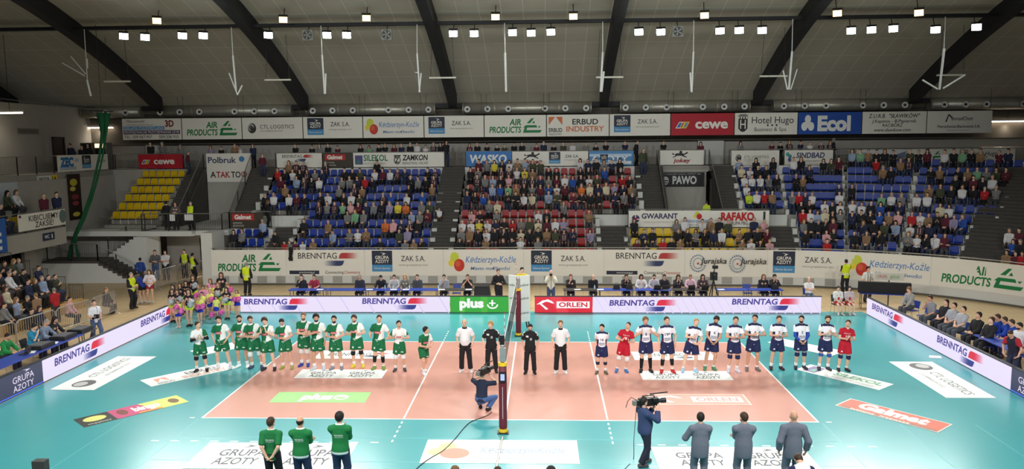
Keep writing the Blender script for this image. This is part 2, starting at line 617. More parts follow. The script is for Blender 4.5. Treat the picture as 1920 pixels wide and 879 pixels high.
# concrete stair of the left corner: lower flight down to the right, upper flight up to the platform
st = MB()
NS = 8
pl = [(-31.6, 0), (-22.8, 0)]
for i in range(NS):
    z = 1.33 * (i + 1) / (NS + 1) - .1
    pl += [(-25.0 + 2.2 * (NS - i) / NS, z), (-25.0 + 2.2 * (NS - i - 1) / NS, z)]
pl += [(-25.0, 1.23), (-31.6, 1.23)]
for a, b in ((17.8, 19.36),):
    st.prism(pl, 'y', a, b)
struct(st.build('wall_stair_base', CONC_L), 'white painted base of the corner stair')
tr = MB()
for i in range(NS + 1):
    x1 = -25.0 + 2.2 * (NS - i) / NS + 0.04
    z = 1.33 * (i + 1) / (NS + 1)
    tr.box((x1 - 0.32 if i < NS else -31.6, 17.75, z - 0.14), (x1, 19.4, z))
struct(tr.build('floor_stair', STEP), 'dark stone treads of the lower corner flight')
us = MB()
NU = 9
pl = [(-22.9, 0), (-28.5, 0), (-28.5, 1.33), (-25.3, 1.33)]
for i in range(NU):
    z = 1.33 + 1.57 * (i + 1) / NU
    pl += [(-25.3 + 2.4 * i / NU, z), (-25.3 + 2.4 * (i + 1) / NU, z)]
us.prism(pl[::-1], 'y', 19.4, 20.9)
struct(us.build('wall_stair_upper', CONC_L), 'white upper flight of the corner stair')
struct(MB().box((-28.5, 20.9, 0), (-22.9, 21.1, 2.9)).build('wall_stair_back', CONC), 'grey wall behind the corner stair')
# west balcony block
struct(MB().box((-31.6, -14, 2.55), (-26.0, 16.5, 3.5)).build('floor_balcony', CONC), 'balcony floor of the side stand')
struct(MB().box((-28.75, -14, 3.5), (-28.5, 26.2, 6.05)).build('wall_balcony_back', mat('pale_blue_wall', (186, 192, 198), 0.85, noise=0.05)), 'pale wall behind the balcony seats')
struct(MB().box((-31.6, -14, 0), (-27.2, 11.5, 2.55)).build('wall_west_lower', CONC_L), 'white wall under the balcony')
struct(MB().box((-28.6, 16.3, 0), (-28.4, 26.2, 6.05)).build('wall_west_corner', CONC), 'grey corner wall beside the balcony')
struct(MB().box((-31.7, 11.5, 0), (-31.5, 17.8, 2.55)).build('wall_west_recess', mat('beige_wall', (176, 160, 140), 0.85, noise=0.05)), 'beige wall in the passage under the balcony')
d = MB().box((-31.62, 24.6, 6.4), (-31.55, 25.7, 8.55)).box((-31.6, 24.5, 6.4), (-31.5, 24.6, 8.65)).box((-31.6, 25.7, 6.4), (-31.5, 25.8, 8.65)).box((-31.6, 24.5, 8.55), (-31.5, 25.8, 8.65))
struct(d.build('door_2', mat('dark_door', (40, 36, 36), 0.6)), 'dark door in the side wall')
# ================================================================ lamps
def aim_rot(d):
    return Vector(d).to_track_quat('-Z', 'Y').to_matrix()


def floodlight(px, py, y, warm, name_i):
    p = yp(px, py, y)
    aim = Vector((p[0] * 0.55, -1.0, 0)) - Vector(p)
    R = np.array(aim_rot(aim))
    root = empty('floodlight', p)
    hb = MB()
    hb.obox((0, 0, 0.10), (0.24, 0.20, 0.10), rot=np.eye(3))
    hb.obox((0, 0, 0.24), (0.14, 0.12, 0.05), rot=np.eye(3))
    hb.v = [tuple(R @ np.array(q)) for q in hb.v]
    hb.build('housing', STEEL_D, root)
    lens = MB().obox((0, 0, -0.008), (0.215, 0.175, 0.008), rot=np.eye(3))
    lens.v = [tuple(R @ np.array(q)) for q in lens.v]
    lens.build('lens', mat('flood_lens_warm', (255, 208, 150), 0.3, noise=0, emit=3.0) if warm else mat('flood_lens_white', (240, 255, 250), 0.3, noise=0, emit=40), root)
    br = MB()
    top = zc(17.3) - 0.64 - p[2] if not warm else zc(p[1]) - 0.02 - p[2]
    br.tube([(0, 0.1, 0.1), (0, 0.32, max(0.3, top))], 0.025, 6)
    br.build('bracket', STEEL_D, root)
    row = 'warm' if warm else 'white'
    tag(root, '%s floodlight under the roof, %s from left in the %s row' % ('warm tinted' if warm else 'white', ORD[name_i], 'upper' if warm else 'lower'), 'floodlight', row + ' floodlights')
    d = aim.normalized()
    spot('flood_lamp', Vector(p) + d * 0.05, Vector(p) + aim, FLOOD_W * (0.55 if warm else 1.0), (1, 0.84, 0.66) if warm else (0.95, 1, 0.98), 110, 0.7, 0.2)
    return root


WHITE_PX = [(232, 68), (272, 70), (342, 67), (381, 67), (503, 66), (613, 66), (650, 66), (850, 63), (889, 63), (961, 61), (996, 62), (1033, 60), (1198, 60), (1239, 60), (1350, 58), (1386, 57), (1429, 57), (1596, 58), (1634, 56), (1675, 54), (1754, 56), (1831, 51)]
WARM_PX = [(294, 39), (531, 37), (687, 34), (929, 32), (1075, 31), (1321, 29), (1570, 25), (1723, 24)]
for i, (a, b) in enumerate(WHITE_PX):
    floodlight(a, b, 16.9, False, i)
for i, (a, b) in enumerate(WARM_PX):
    floodlight(a, b, 16.2, True, i)
# the same row of lamps hangs on the camera's side of the roof, out of the picture
for x in (-21, -14, -7, 0, 7, 14, 21):
    spot('flood_lamp_near', (x, -16.5, 13.6), (x * 0.55, 2.5, 0), FLOOD_NEAR_W, (0.98, 1, 0.98), 100, 0.7, 0.5)
# three unlit ventilators between the floodlights
for i, (a, b) in enumerate(((577, 66), (725, 65), (1271, 59))):
    p = yp(a, b, 16.9)
    r = empty('extractor_fan', p)
    MB().box((-0.28, -0.05, -0.28), (0.28, 0.15, 0.28)).build('case', mat('grey_fan_case', (150, 150, 146), 0.5), r)
    g = MB()
    for k in range(5):
        a0 = 2 * math.pi * k / 5
        g.add([(0.03 * math.cos(a0), -0.06, 0.03 * math.sin(a0)), (0.22 * math.cos(a0 - .3), -0.07, 0.22 * math.sin(a0 - .3)), (0.22 * math.cos(a0 + .35), -0.09, 0.22 * math.sin(a0 + .35))], [(0, 1, 2)])
    g.tube([(0.24 * math.cos(q * .5236), -0.07, 0.24 * math.sin(q * .5236)) for q in range(13)], 0.015, 5)
    g.build('rotor', mat('dark_rotor', (70, 72, 70), 0.5), r)
    MB().tube([(0, 0.1, 0.25), (0, 0.32, zc(17.3) - 0.64 - p[2])], 0.025, 6).build('bracket', STEEL_D, r)
    tag(r, 'unlit grey square fan hanging among floodlights, %s from left' % ORD[i], 'fan', 'fans under the roof')

# hanging rods with folded arms; bars given where they hang in the plane y = 16.5
RODS = [
    [(158, 57, 164, 155, .05), (163, 110, 164, 128, .09), (164, 150, 171, 180, .09), (134, 106, 162, 139, .06), (118, 118, 160, 142, .06)],
    [(434, 60, 437, 105, .05), (437, 104, 443, 170, .09), (430, 137, 446, 178, .06), (455, 160, 446, 178, .07)],
    [(602, 62, 604, 104, .05), (604, 103, 609, 176, .09), (611, 138, 610, 176, .09)],
    [(782, 57, 782, 101, .05), (782, 100, 787, 173, .08), (779, 136, 784, 136, .06), (790, 137, 786, 173, .07)],
    [(946, 52, 947, 100, .05), (947, 99, 949, 172, .11)],
    [(1130, 52, 1130, 99, .05), (1130, 98, 1126, 172, .09), (1132, 134, 1128, 172, .09)],
    [(1301, 40, 1300, 98, .05), (1300, 97, 1297, 173, .08), (1294, 136, 1296, 172, .08)],
    [(1486, 47, 1485, 97, .05), (1485, 96, 1479, 168, .1), (1468, 132, 1476, 168, .07), (1494, 130, 1482, 168, .05)],
    [(1772, 42, 1770, 92, .05), (1770, 91, 1761, 168, .11), (1729, 150, 1757, 167, .08), (1808, 141, 1767, 166, .08)],
]
for i, bars in enumerate(RODS):
    q0 = yp(bars[0][0], bars[0][1], 17.0)
    q0[2] = zc(17.3) - 0.63
    r = empty('hanging_rod', q0)
    for j, (a, b, c, d2, w) in enumerate(bars):
        p, q = yp(a, b, 17.0) - q0, yp(c, d2, 17.0) - q0
        m_ = MB()
        if j == 0:
            p = np.zeros(3)
        m_.tube([p + np.array((0, -0.02 * j, 0)), q + np.array((0, -0.02 * j, 0))], w * (.45 if j == 0 else .58), 8)
        m_.build('rod' if j == 0 else 'sleeve' if j == 1 else 'arm', WHITE_M, r)
    tag(r, 'white rod with folded arms hanging from ceiling, %s from left' % ORD[i], 'hanging rod', 'white rods under the ceiling')
for i, (a, b) in enumerate(((220, 153), (521, 150), (830, 146), (1143, 145), (1450, 143), (1783, 141))):
    p = yp(a, b, 19.5)
    r = empty('batten_lamp', p)
    MB().box((-0.78, -0.08, -0.04), (0.78, 0.08, 0.05)).build('tube', mat('unlit_tube', (214, 210, 196), 0.4, noise=0.03), r)
    for sx in (-0.7, 0.7):
        MB().tube([(sx, 0, 0.05), (sx * 0.8, 0, zc(19.5) - p[2])], 0.012, 5).build('hanger', STEEL_D, r)
    tag(r, 'unlit white batten lamp below a roof beam, %s from left' % ORD[i], 'lamp', 'batten lamps under the roof')
# lit fluorescent battens under the ceiling
for (a, b, y, w_, lab) in ((18, 211, 19.0, 0.75, 'lit fluorescent tube on the side wall'), (183, 239, 28.85, 1.1, 'lit fluorescent tube behind the green net'), (1889, 227, 28.85, 1.3, 'lit fluorescent tube past the last hanging banner')):
    p = yp(a, b, y)
    r = empty('strip_light', p)
    MB().box((-w_, -0.08, -0.06), (w_, 0.08, 0.02)).build('tube', mat('lit_tube', (255, 236, 210), 0.3, noise=0, emit=9), r)
    MB().box((-w_ - .05, -0.1, 0.02), (w_ + .05, 0.1, 0.12)).build('case', WHITE_M, r)
    MB().tube([(0, 0, 0.1), (0, 0, zc(y) - p[2])], 0.015, 5).build('hanger', STEEL_D, r)
    tag(r, lab, 'lamp')
    spot('strip_lamp', (p[0], p[1], p[2] - 0.1), (p[0], p[1], 0), 22, (1, 0.9, 0.75), 150, 1.0, 0.3)

# ventilation ducts above the banners
for i, (a, b, nz) in enumerate(((-34.9, -27.2, (80, 129, 197, 234)), (-25.75, -16.47, (299, 336, 373, 439, 476, 514)), (-15.35, -6.41, (586, 623, 661, 728, 766, 803)), (-4.45, 4.34, (876, 914, 953, 1022, 1060, 1099)), (6.34, 15.06, (1173, 1211, 1250, 1318, 1358, 1396)), (16.67, 25.71, (1470, 1509, 1549, 1618, 1657, 1697)), (27.11, 36.5, (1771, 1811, 1850, 1920)))):
    zz = 10.38
    a = max(a, -31.4)
    r = empty('air_duct', ((a + b) / 2, 28.0, zz))
    h = (b - a) / 2
    MB().tube([(-h, 0, 0), (h, 0, 0)], 0.40, 20).build('duct_pipe', ALU, r, True)
    for k in range(5):
        x = -h + 2 * h * k / 4
        MB().tube([(x - 0.03, 0, 0), (x + 0.03, 0, 0)], 0.415, 20).build('duct_collar', ALU, r)
    for q in nz:
        xq = yp(q, 205, 27.5)[0] - r.location[0]
        if abs(xq) < h:
            n = MB()
            n.v, n.f = [], []
            prof = [(0.05, 0.0), (0.12, 0.0), (0.2, -0.06), (0.22, -0.16), (0.20, -0.2), (0.14, -0.17), (0.1, -0.1), (0.0, -0.08)]
            nn = 14
            vv = []
            for rr, dd in prof:
                vv += [(xq + rr * math.cos(6.2832 * k / nn), -0.33 + dd, -0.06 + rr * math.sin(6.2832 * k / nn)) for k in range(nn)]
            n.add(vv, [(j * nn + k, (j + 1) * nn + k, (j + 1) * nn + (k + 1) % nn, j * nn + (k + 1) % nn) for j in range(len(prof) - 1) for k in range(nn)])
            nz_ = n.build('nozzle', WHITE_M, r, True)
            MB().tube([(xq, -0.50, -0.06), (xq, -0.46, -0.06)], 0.08, 12).build('nozzle_mouth', BLACK, nz_)
    for x in (-h * 0.7, h * 0.7):
        MB().tube([(x, 0, 0.38), (x, 0, zc(28.0) - zz)], 0.02, 5).build('hanger', STEEL_D, r)
    tag(r, 'round metal air duct with white jet nozzles, %s from left' % ORD[i], 'air duct', 'ducts above the hanging banners')
# ================================================================ lettering, banners, boards
_TXT = {}


def text_shape(s, bold=0.0, shear=0.0):
    key = (s, bold, shear)
    if key not in _TXT:
        c = bpy.data.curves.new('lettering', 'FONT')
        c.body = s
        c.resolution_u = 3
        c.offset = bold
        c.shear = shear
        o = bpy.data.objects.new('lettering', c)
        COL.objects.link(o)
        dg = bpy.context.evaluated_depsgraph_get()
        dg.update()
        me = bpy.data.meshes.new_from_object(o.evaluated_get(dg))
        v = np.array([q.co[:2] for q in me.vertices]).reshape(-1, 2)
        f = [tuple(p.vertices) for p in me.polygons]
        bpy.data.objects.remove(o)
        bpy.data.meshes.remove(me)
        bpy.data.curves.remove(c)
        if len(v):
            v = v - np.array((v[:, 0].min(), 0))
        _TXT[key] = (v / 0.682, f)
    return _TXT[key]


def T(s, cx, cz, h, col, w=None, b=0.0, sh=0.0, al='c'):
    return ('t', s, cx, cz, h, col, w, b, sh, al)


def flat_frame(o, u, n=None):
    o, u = np.array(o, float), np.array(u, float)
    u = u / np.linalg.norm(u)
    n = np.cross(u, (0, 0, 1.0)) if n is None else np.array(n, float)
    v = np.cross(n, u)
    return lambda x, z, d: o + u * x + v * z + n * d


def path_frame(t0, off, z0):
    def f(x, z, d):
        a, b, _ = path(t0 + x, off - d)
        return np.array((a, b, z0 + z))
    return f


def sign(name, label, cat, fr, W, H, bg, els, group=None, thick=0.02, led=False, kind=None, bend=0, sc=None, segs=None):
    root = empty(name, fr(W / 2, 0, 0))
    o = np.array(root.location)
    U = sc or H
    pm = LED() if led else PRINT()
    mb = MB()
    n = max(1, bend)
    vs, fs = [], []
    for i in range(n + 1):
        x = W * i / n
        vs += [fr(x, 0, 0) - o, fr(x, H, 0) - o, fr(x, H, -thick) - o, fr(x, 0, -thick) - o]
    for i in range(n):
        a, b = 4 * i, 4 * i + 4
        fs += [(a, b, b + 1, a + 1), (a + 1, b + 1, b + 2, a + 2), (a + 2, b + 2, b + 3, a + 3), (a + 3, b + 3, b, a)]
    fs += [(0, 1, 2, 3), (4 * n + 3, 4 * n + 2, 4 * n + 1, 4 * n)]
    mb.add(vs, fs, 0, bg)
    mb.build('screen' if led else 'panel', [pm], root)
    em = MB()
    for k, e in enumerate(els):
        d = 0.004 + 0.002 * k
        if e[0] == 't':
            _, s, cx, cz, h, col, w, b, sh, al = e
            v, f = text_shape(s, b, sh)
            if not len(v):
                continue
            wid = v[:, 0].max()
            sx = (w / wid) if w else h
            x0 = cx - (sx * wid / 2 if al == 'c' else 0 if al == 'l' else sx * wid)
            t_ = MB()
            t_.add([fr((x0 + p[0] * sx) * U, (cz + p[1] * h) * U, d) - o for p in v], f, 0, col)
            t_.build('lettering', [pm], root)
        else:
            if e[0] == 'r':
                _, x0, z0, x1, z1, col = e
                m = max(1, int((x1 - x0) * U / 0.5)) if bend else 1
                for i in range(m):
                    a, b = x0 + (x1 - x0) * i / m, x0 + (x1 - x0) * (i + 1) / m
                    em.add([fr(q * U, r * U, d) - o for q, r in ((a, z0), (b, z0), (b, z1), (a, z1))], [(0, 1, 2, 3)], 0, col)
            elif e[0] == 'p':
                em.add([fr(q * U, r * U, d) - o for q, r in e[1]], [tuple(range(len(e[1])))], 0, e[2])
            elif e[0] == 'e':
                _, cx, cz, rx, rz, col = e
                em.add([fr((cx + rx * math.cos(6.28319 * i / 20)) * U, (cz + rz * math.sin(6.28319 * i / 20)) * U, d) - o for i in range(20)], [tuple(range(20))], 0, col)
            elif e[0] == 'o':   # ring
                _, cx, cz, rx, rz, wd, col = e
                vv = []
                for i in range(24):
                    a = 6.28319 * i / 24
                    vv += [fr((cx + rx * math.cos(a)) * U, (cz + rz * math.sin(a)) * U, d) - o, fr((cx + (rx - wd) * math.cos(a)) * U, (cz + (rz - wd) * math.sin(a)) * U, d) - o]
                em.add(vv, [(2 * i, (2 * i + 2) % 48, (2 * i + 3) % 48, 2 * i + 1) for i in range(24)], 0, col)
            elif e[0] == 'g':   # swoosh fading out: x0,z0,x1,z1, full colour, background colour, 'red' or 'blue'
                _, x0, z0, x1, z1, c0, c1, how = e
                N = 14
                for i in range(N):
                    a, b = i / N, (i + 1) / N
                    def edge(s):
                        if how == 'red':
                            q = min(1, s / 0.22)
                            return 0, math.sqrt(max(0, 1 - (1 - q) ** 2))
                        q = min(1, (1 - s) / 0.22)
                        return 1 - math.sqrt(max(0, 1 - (1 - q) ** 2)), 1
                    la, ha = edge(a)
                    lb_, hb = edge(b)
                    m = (a + b) / 2
                    w = min(1, max(0, (m - 0.4) / 0.6)) if how == 'red' else min(1, max(0, (0.6 - m) / 0.6))
                    col = tuple(c0[j] * (1 - w) + c1[j] * w for j in range(3))
                    hh = z1 - z0
                    em.add([fr((x0 + (x1 - x0) * s) * U, (z0 + hh * q) * U, d) - o for s, q in ((a, la), (b, lb_), (b, hb), (a, ha))], [(0, 1, 2, 3)], 0, col)
    if em.v:
        em.build('emblem', [pm], root)
    tag(root, label, cat, group, kind)
    return root


WH = (226, 222, 212)
GRN = (30, 122, 66)
NAVY = (44, 50, 68)
DK = (48, 46, 48)


def shift(els, dx, dz=0.0, k=1.0):
    out = []
    for e in els:
        if e[0] == 't':
            out.append(('t', e[1], e[2] * k + dx, e[3] * k + dz, e[4] * k, e[5], e[6] * k if e[6] else None, *e[7:]))
        elif e[0] == 'r':
            out.append(('r', e[1] * k + dx, e[2] * k + dz, e[3] * k + dx, e[4] * k + dz, e[5]))
        elif e[0] == 'p':
            out.append(('p', [(a * k + dx, b * k + dz) for a, b in e[1]], e[2]))
        elif e[0] == 'e':
            out.append(('e', e[1] * k + dx, e[2] * k + dz, e[3] * k, e[4] * k, e[5]))
        elif e[0] == 'o':
            out.append(('o', e[1] * k + dx, e[2] * k + dz, e[3] * k, e[4] * k, e[5] * k, e[6]))
        elif e[0] == 'g':
            out.append(('g', e[1] * k + dx, e[2] * k + dz, e[3] * k + dx, e[4] * k + dz, *e[5:]))
    return out


def L_air():
    c = GRN
    return [T('AIR', 1.72, .54, .27, c, w=.56, b=.03, sh=.15, al='r'), T('PRODUCTS', 1.72, .19, .27, c, w=1.5, b=.03, sh=.15, al='r'),
            ('p', [(1.97, .62), (2.13, .62), (2.32, .85), (2.2, .85)], c), ('p', [(2.22, .62), (2.36, .62), (2.31, .74)], c),
            ('p', [(1.80, .42), (2.47, .42), (2.42, .53), (1.93, .53)], c), ('p', [(1.92, .53), (2.04, .53), (1.92, .2), (1.80, .2)], c),
            ('p', [(1.80, .18), (2.6, .18), (2.68, .3), (1.86, .3)], c), ('p', [(2.55, .40), (2.64, .48), (2.5, .48)], c)]


def L_ctl():
    return [('e', .47, .5, .2, .24, (60, 58, 56)), ('e', .43, .54, .14, .16, (190, 186, 178)), ('e', .42, .54, .1, .11, (96, 92, 90)), ('e', .5, .46, .11, .1, (60, 58, 56)),
            T('CTL LOGISTICS', .86, .48, .17, DK, w=1.64, al='l'), T('GTL CHEMKOL SP. Z O.O.', .86, .33, .08, (120, 116, 110), w=1.1, al='l')]


def L_azoty(txt=True, sq=.78):
    e = [('r', .2, .42, .2 + sq, .96, NAVY), ('r', .2, .16, .2 + sq, .42, (70, 140, 190)),
         ('p', [(.52, .9), (.74, .85), (.58, .77), (.64, .85)], WH), T('GRUPA', .2 + sq / 2, .64, .12, WH, w=sq * .68, b=.02), T('AZOTY', .2 + sq / 2, .49, .12, WH, w=sq * .68, b=.02),
         T('Główny Sponsor', .2 + sq / 2, .25, .08, WH, w=sq * .82)]
    if txt:
        e += [T('ZAK S.A.', 1.78, .56, .2, DK, w=.92), T('www.grupaazoty.com', 1.78, .38, .075, (150, 146, 140), w=1.1)]
    return e


def L_ked(off=0.0):
    return [('e', .33, .7, .17, .2, (196, 206, 70)), ('e', .19, .48, .1, .13, (226, 206, 60)), ('e', .5, .4, .2, .24, (196, 58, 44)), ('e', .45, .46, .1, .12, (212, 92, 66)),
            T('Kędzierzyn-Koźle', 1.7, .5, .24, (66, 122, 190), w=1.9, sh=.2), T('Miasto możliwości', 1.68, .22, .12, (96, 130, 180), w=1.5, sh=.2, b=.015)]


def L_erbud():
    return [('r', .08, .45, .72, .9, (206, 110, 66)), ('p', [(.08, .45), (.72, .45), (.72, .52), (.42, .9), (.38, .9), (.08, .52)], WH), T('ERBUD', .4, .2, .18, DK, w=.62, b=.02), T('INDUSTRY', .4, .05, .09, DK, w=.6),
            T('ERBUD', 1.78, .55, .24, DK, w=1.2, b=.02), T('INDUSTRY', 1.78, .22, .24, (206, 110, 66), w=1.75, b=.02)]


def L_cewe(W=2.85):
    return [('p', [(.2, .32), (.38, .62), (.62, .62), (.46, .32)], (230, 226, 216)), ('p', [(.26, .36), (.4, .58), (.5, .58), (.4, .36)], (60, 110, 180)), ('p', [(.42, .36), (.54, .58), (.6, .58), (.5, .36)], (190, 40, 50)),
            ('p', [(.62, .62), (.86, .62), (.7, .32), (.46, .32)], (230, 200, 60)), ('p', [(.68, .58), (.8, .58), (.68, .36), (.58, .36)], (110, 150, 190)), T('cewe', 1.86, .32, .42, (236, 230, 222), w=1.5, b=.035)]


def L_hugo():
    e = [('p', [(.16, .28), (.3, .14), (.44, .14), (.58, .28), (.58, .82), (.16, .82)], (52, 46, 46)), T('H', .37, .28, .4, WH, w=.26, b=.01), ('r', .14, .84, .6, .88, (52, 46, 46)), ('r', .2, .9, .54, .94, (52, 46, 46))]
    e += [('r', .14 + .12 * i, .73, .2 + .12 * i, .84, WH) for i in range(4)]
    e += [T('Hotel Hugo', 1.72, .52, .3, DK, w=1.9), T('Business & Spa', 1.62, .16, .17, (90, 84, 80), w=1.45)]
    for i in range(3):
        cx = 1.5 + .2 * i
        e.append(('p', [(cx + (.07 if q % 2 == 0 else .03) * math.sin(q * .6283), .43 + (.07 if q % 2 == 0 else .03) * math.cos(q * .6283)) for q in range(10)], DK))
    return e


def L_ecol():
    w = (228, 228, 226)
    return [('e', .43, .68, .14, .2, w), ('e', .28, .36, .14, .2, w), ('e', .58, .36, .14, .2, w), ('p', [(.4, .5), (.47, .5), (.46, .3), (.4, .3)], w), T('Ecol', 1.62, .18, .62, w, w=1.5, b=.05)]


def L_slaw():
    return [T('Z.U.R.B.  "SŁAWIKÓW"', 1.42, .72, .17, DK, w=2.3, b=.015, sh=.15), T('J.Kapinos - B.Papiernik', 1.42, .5, .14, DK, w=2.0, b=.012, sh=.15), T('RACIBÓRZ', 1.36, .31, .14, DK, w=.9, b=.012), T('www.slawikow.com', 1.36, .1, .14, DK, w=1.65, b=.012, sh=.15)]


def L_borsod():
    return [('p', [(.8, .5), (.86, .5), (.98, .86), (.92, .84)], DK), ('p', [(.92, .84), (.98, .86), (1.1, .72), (1.06, .68)], DK), T('BorsodChem', 1.55, .58, .16, DK, w=.95, b=.01), T('Petrochemia-Blachownia S.A.', 1.42, .24, .13, DK, w=1.9, b=.01), T('www.petrochemia.com', 1.4, .1, .06, (120, 116, 110), w=1.0)]


def L_matu():
    b = (70, 140, 190)
    return [T('Matuszewski', .66, .82, .12, DK, w=.9, sh=.3), T('www.matuszewskireklama.pl', .85, .68, .07, (120, 116, 112), w=1.25), T('3D', 2.3, .62, .28, (120, 40, 36), w=.42, b=.04), ('r', .05, .48, 2.05, .64, b), T('REKLAMA PODŚWIETLANA', 1.05, .5, .12, (226, 224, 220), w=1.9),
            ('r', .05, .26, 2.8, .45, (80, 60, 96)), T('PROFESJONALNE PRZYCIEMNIANIE SZYB', 1.42, .3, .12, (226, 224, 220), w=2.65), T('TEL. 509 967 907', .75, .07, .13, DK, w=1.35), T('509 236 925', 2.25, .07, .13, DK, w=.95)]


def L_brenn_led(bg):
    return [T('BRENNTAG', 0, .5, .33, (70, 52, 140), w=2.75, sh=.1, al='l', b=.03), ('g', 2.85, .5, 4.1, .86, (214, 30, 60), bg, 'red'), ('g', 2.15, .14, 3.4, .43, (52, 54, 130), bg, 'blue')]


def L_brenn(bg=WH, led=False, W=3.0):
    tc = (70, 52, 140) if led else DK
    r, b = ((214, 30, 60), (52, 54, 120)) if led else ((176, 62, 62), (56, 66, 104))
    return [T('BRENNTAG', .1, .62, .22, tc, w=1.5, sh=.1 if led else 0, al='l', b=.005), ('g', 1.66, .62, 2.42, .84, r, bg, 'red'), ('g', 1.1, .34, 1.88, .54, b, bg, 'blue')]


def L_brenn_big():
    return shift(L_brenn(), .28, .04, 1.0) + [('r', .03, .06, 1.18, .2, NAVY), T('www.brenntag.pl', .7, .1, .07, WH, w=.6), T('Connecting', 1.42, .08, .11, DK, w=.7, al='l'), T('Chemistry', 2.14, .08, .11, (170, 62, 60), w=.62, al='l')]


def L_wasko():
    return [T('WASKO', 1.48, .25, .5, (228, 228, 226), w=2.5, b=.04, sh=.1)]


def L_jokey():
    return [T('jokey', 1.5, .18, .26, (150, 40, 44), w=1.2, b=.03, sh=.2), ('e', 1.35, .72, .34, .09, DK), ('p', [(1.6, .74), (1.86, .9), (1.92, .82), (1.68, .68)], DK), ('p', [(1.05, .72), (.8, .84), (.86, .7)], DK),
            ('p', [(1.12, .7), (.84, .52), (.9, .5), (1.25, .66)], DK), ('p', [(1.55, .7), (1.84, .54), (1.8, .5), (1.42, .64)], DK), ('e', 1.42, .88, .1, .1, DK)]


def L_silekol():
    return [('r', .12, .18, .66, .82, (84, 80, 130)), ('p', [(.2, .26), (.5, .26), (.36, .6)], (52, 130, 110)), T('SILEKOL', 1.58, .44, .4, (52, 120, 84), w=1.7, b=.025), T('GRUPA PFLEIDERER', 1.5, .18, .13, (150, 150, 144), w=1.6),
            ('o', 3.1, .48, .24, .3, .06, DK), ('r', 2.86, .72, 3.34, .82, DK), T('Z', 3.08, .3, .36, DK, w=.3, b=.03), T('ZAMKON', 4.36, .46, .36, DK, w=1.8, b=.03, sh=.15), T('INDUSTRIAL VALVES', 4.36, .18, .16, DK, w=1.8, sh=.15)]


def L_galmet():
    return [('r', .15, .5, 1.6, .92, (176, 48, 46)), T('Galmet', .86, .58, .26, (230, 224, 216), w=1.1, b=.05), T('systemy', .2, .28, .14, (200, 196, 186), w=.62, al='l'), T('grzewcze', .2, .1, .14, (200, 196, 186), w=.72, al='l')]


def L_sindbad():
    e = [('e', .2 + .16 * i, .72 - .14 * (i % 2), .12, .14, c) for i, c in enumerate(((70, 160, 150), (70, 130, 150)))] + [('e', .34, .36, .12, .14, (80, 90, 140))]
    return e + [T('SINDBAD', 1.72, .48, .34, (70, 72, 110), w=1.9, b=.03, sh=.15), T('Linie Przewozów Autokarowych', 1.8, .24, .09, (120, 120, 124), w=1.7)]


def L_zet():
    b = (58, 120, 180)
    e = [T('ZEC', .86, .34, .48, b, w=1.25, b=.07)] + [('r', .15, .26 - .07 * i, 1.7, .29 - .07 * i, b) for i in range(3)] + [('r', 1.6, .74 - .08 * i, 1.95, .77 - .08 * i, b) for i in range(3)]
    return e + shift(L_azoty(False, .86), 2.1) + [T('ZAK S.A.', 4.3, .5, .16, DK, w=.8)]


def at_box(a, b, c, d, y):
    u, v = yp(a, d, y), yp(c, b, y)
    return u, v


# ---- the hanging row under the roof
TOPS = [(L_matu, WH, 'with blue stripe and telephone numbers'), (L_air, WH, 'with green letters and green triangle emblem'), (L_ctl, WH, 'with grey globe emblem and grey letters'), (L_azoty, WH, 'with dark square emblem on white'),
        (L_ked, WH, 'with yellow green and red circles'), (L_azoty, WH, 'with dark square emblem on white'), (L_air, WH, 'with green letters and green triangle emblem'), (L_erbud, WH, 'with orange triangle emblem and orange letters'),
        (L_azoty, WH, 'with dark square emblem on white'), (L_cewe, (176, 34, 48), 'in red with white letters'), (L_hugo, WH, 'with black shield emblem and three stars'), (L_ecol, (34, 76, 160), 'in blue with bold white letters'),
        (L_slaw, WH, 'with four lines of black letters'), (L_borsod, WH, 'with two lines of thin black letters')]
TX = [-28.08, -23.87, -19.65, -15.4, -11.25, -7.05, -2.94, 1.29, 5.52, 9.62, 13.86, 18.05, 22.25, 26.47, 30.71]
for i, (f, bg, d) in enumerate(TOPS):
    W, H = TX[i + 1] - TX[i] - 0.06, 1.45
    fr = flat_frame((TX[i] + 0.03, 26.9, 8.42), (1, 0, 0))
    els = f()
    k = W / H / 2.85
    els = shift(els, 0.0, 0, 1.0) if k >= 1 else shift(els, 0, (1 - k) / 2, k)
    r = sign('hanging_banner', 'hanging banner %s, %s from left under the roof' % (d, ORD[i]), 'banner', fr, W, H, bg, els, 'banners hung in the top row', 0.03)
    for x in (0.15, W - 0.15):
        p = fr(x, H, -0.015) - np.array(r.location)
        MB().tube([p, p + np.array((0, 0, zc(26.9) - 0.02 - 8.42 - H))], 0.012, 5).build('hanging_cord', STEEL_D, r)

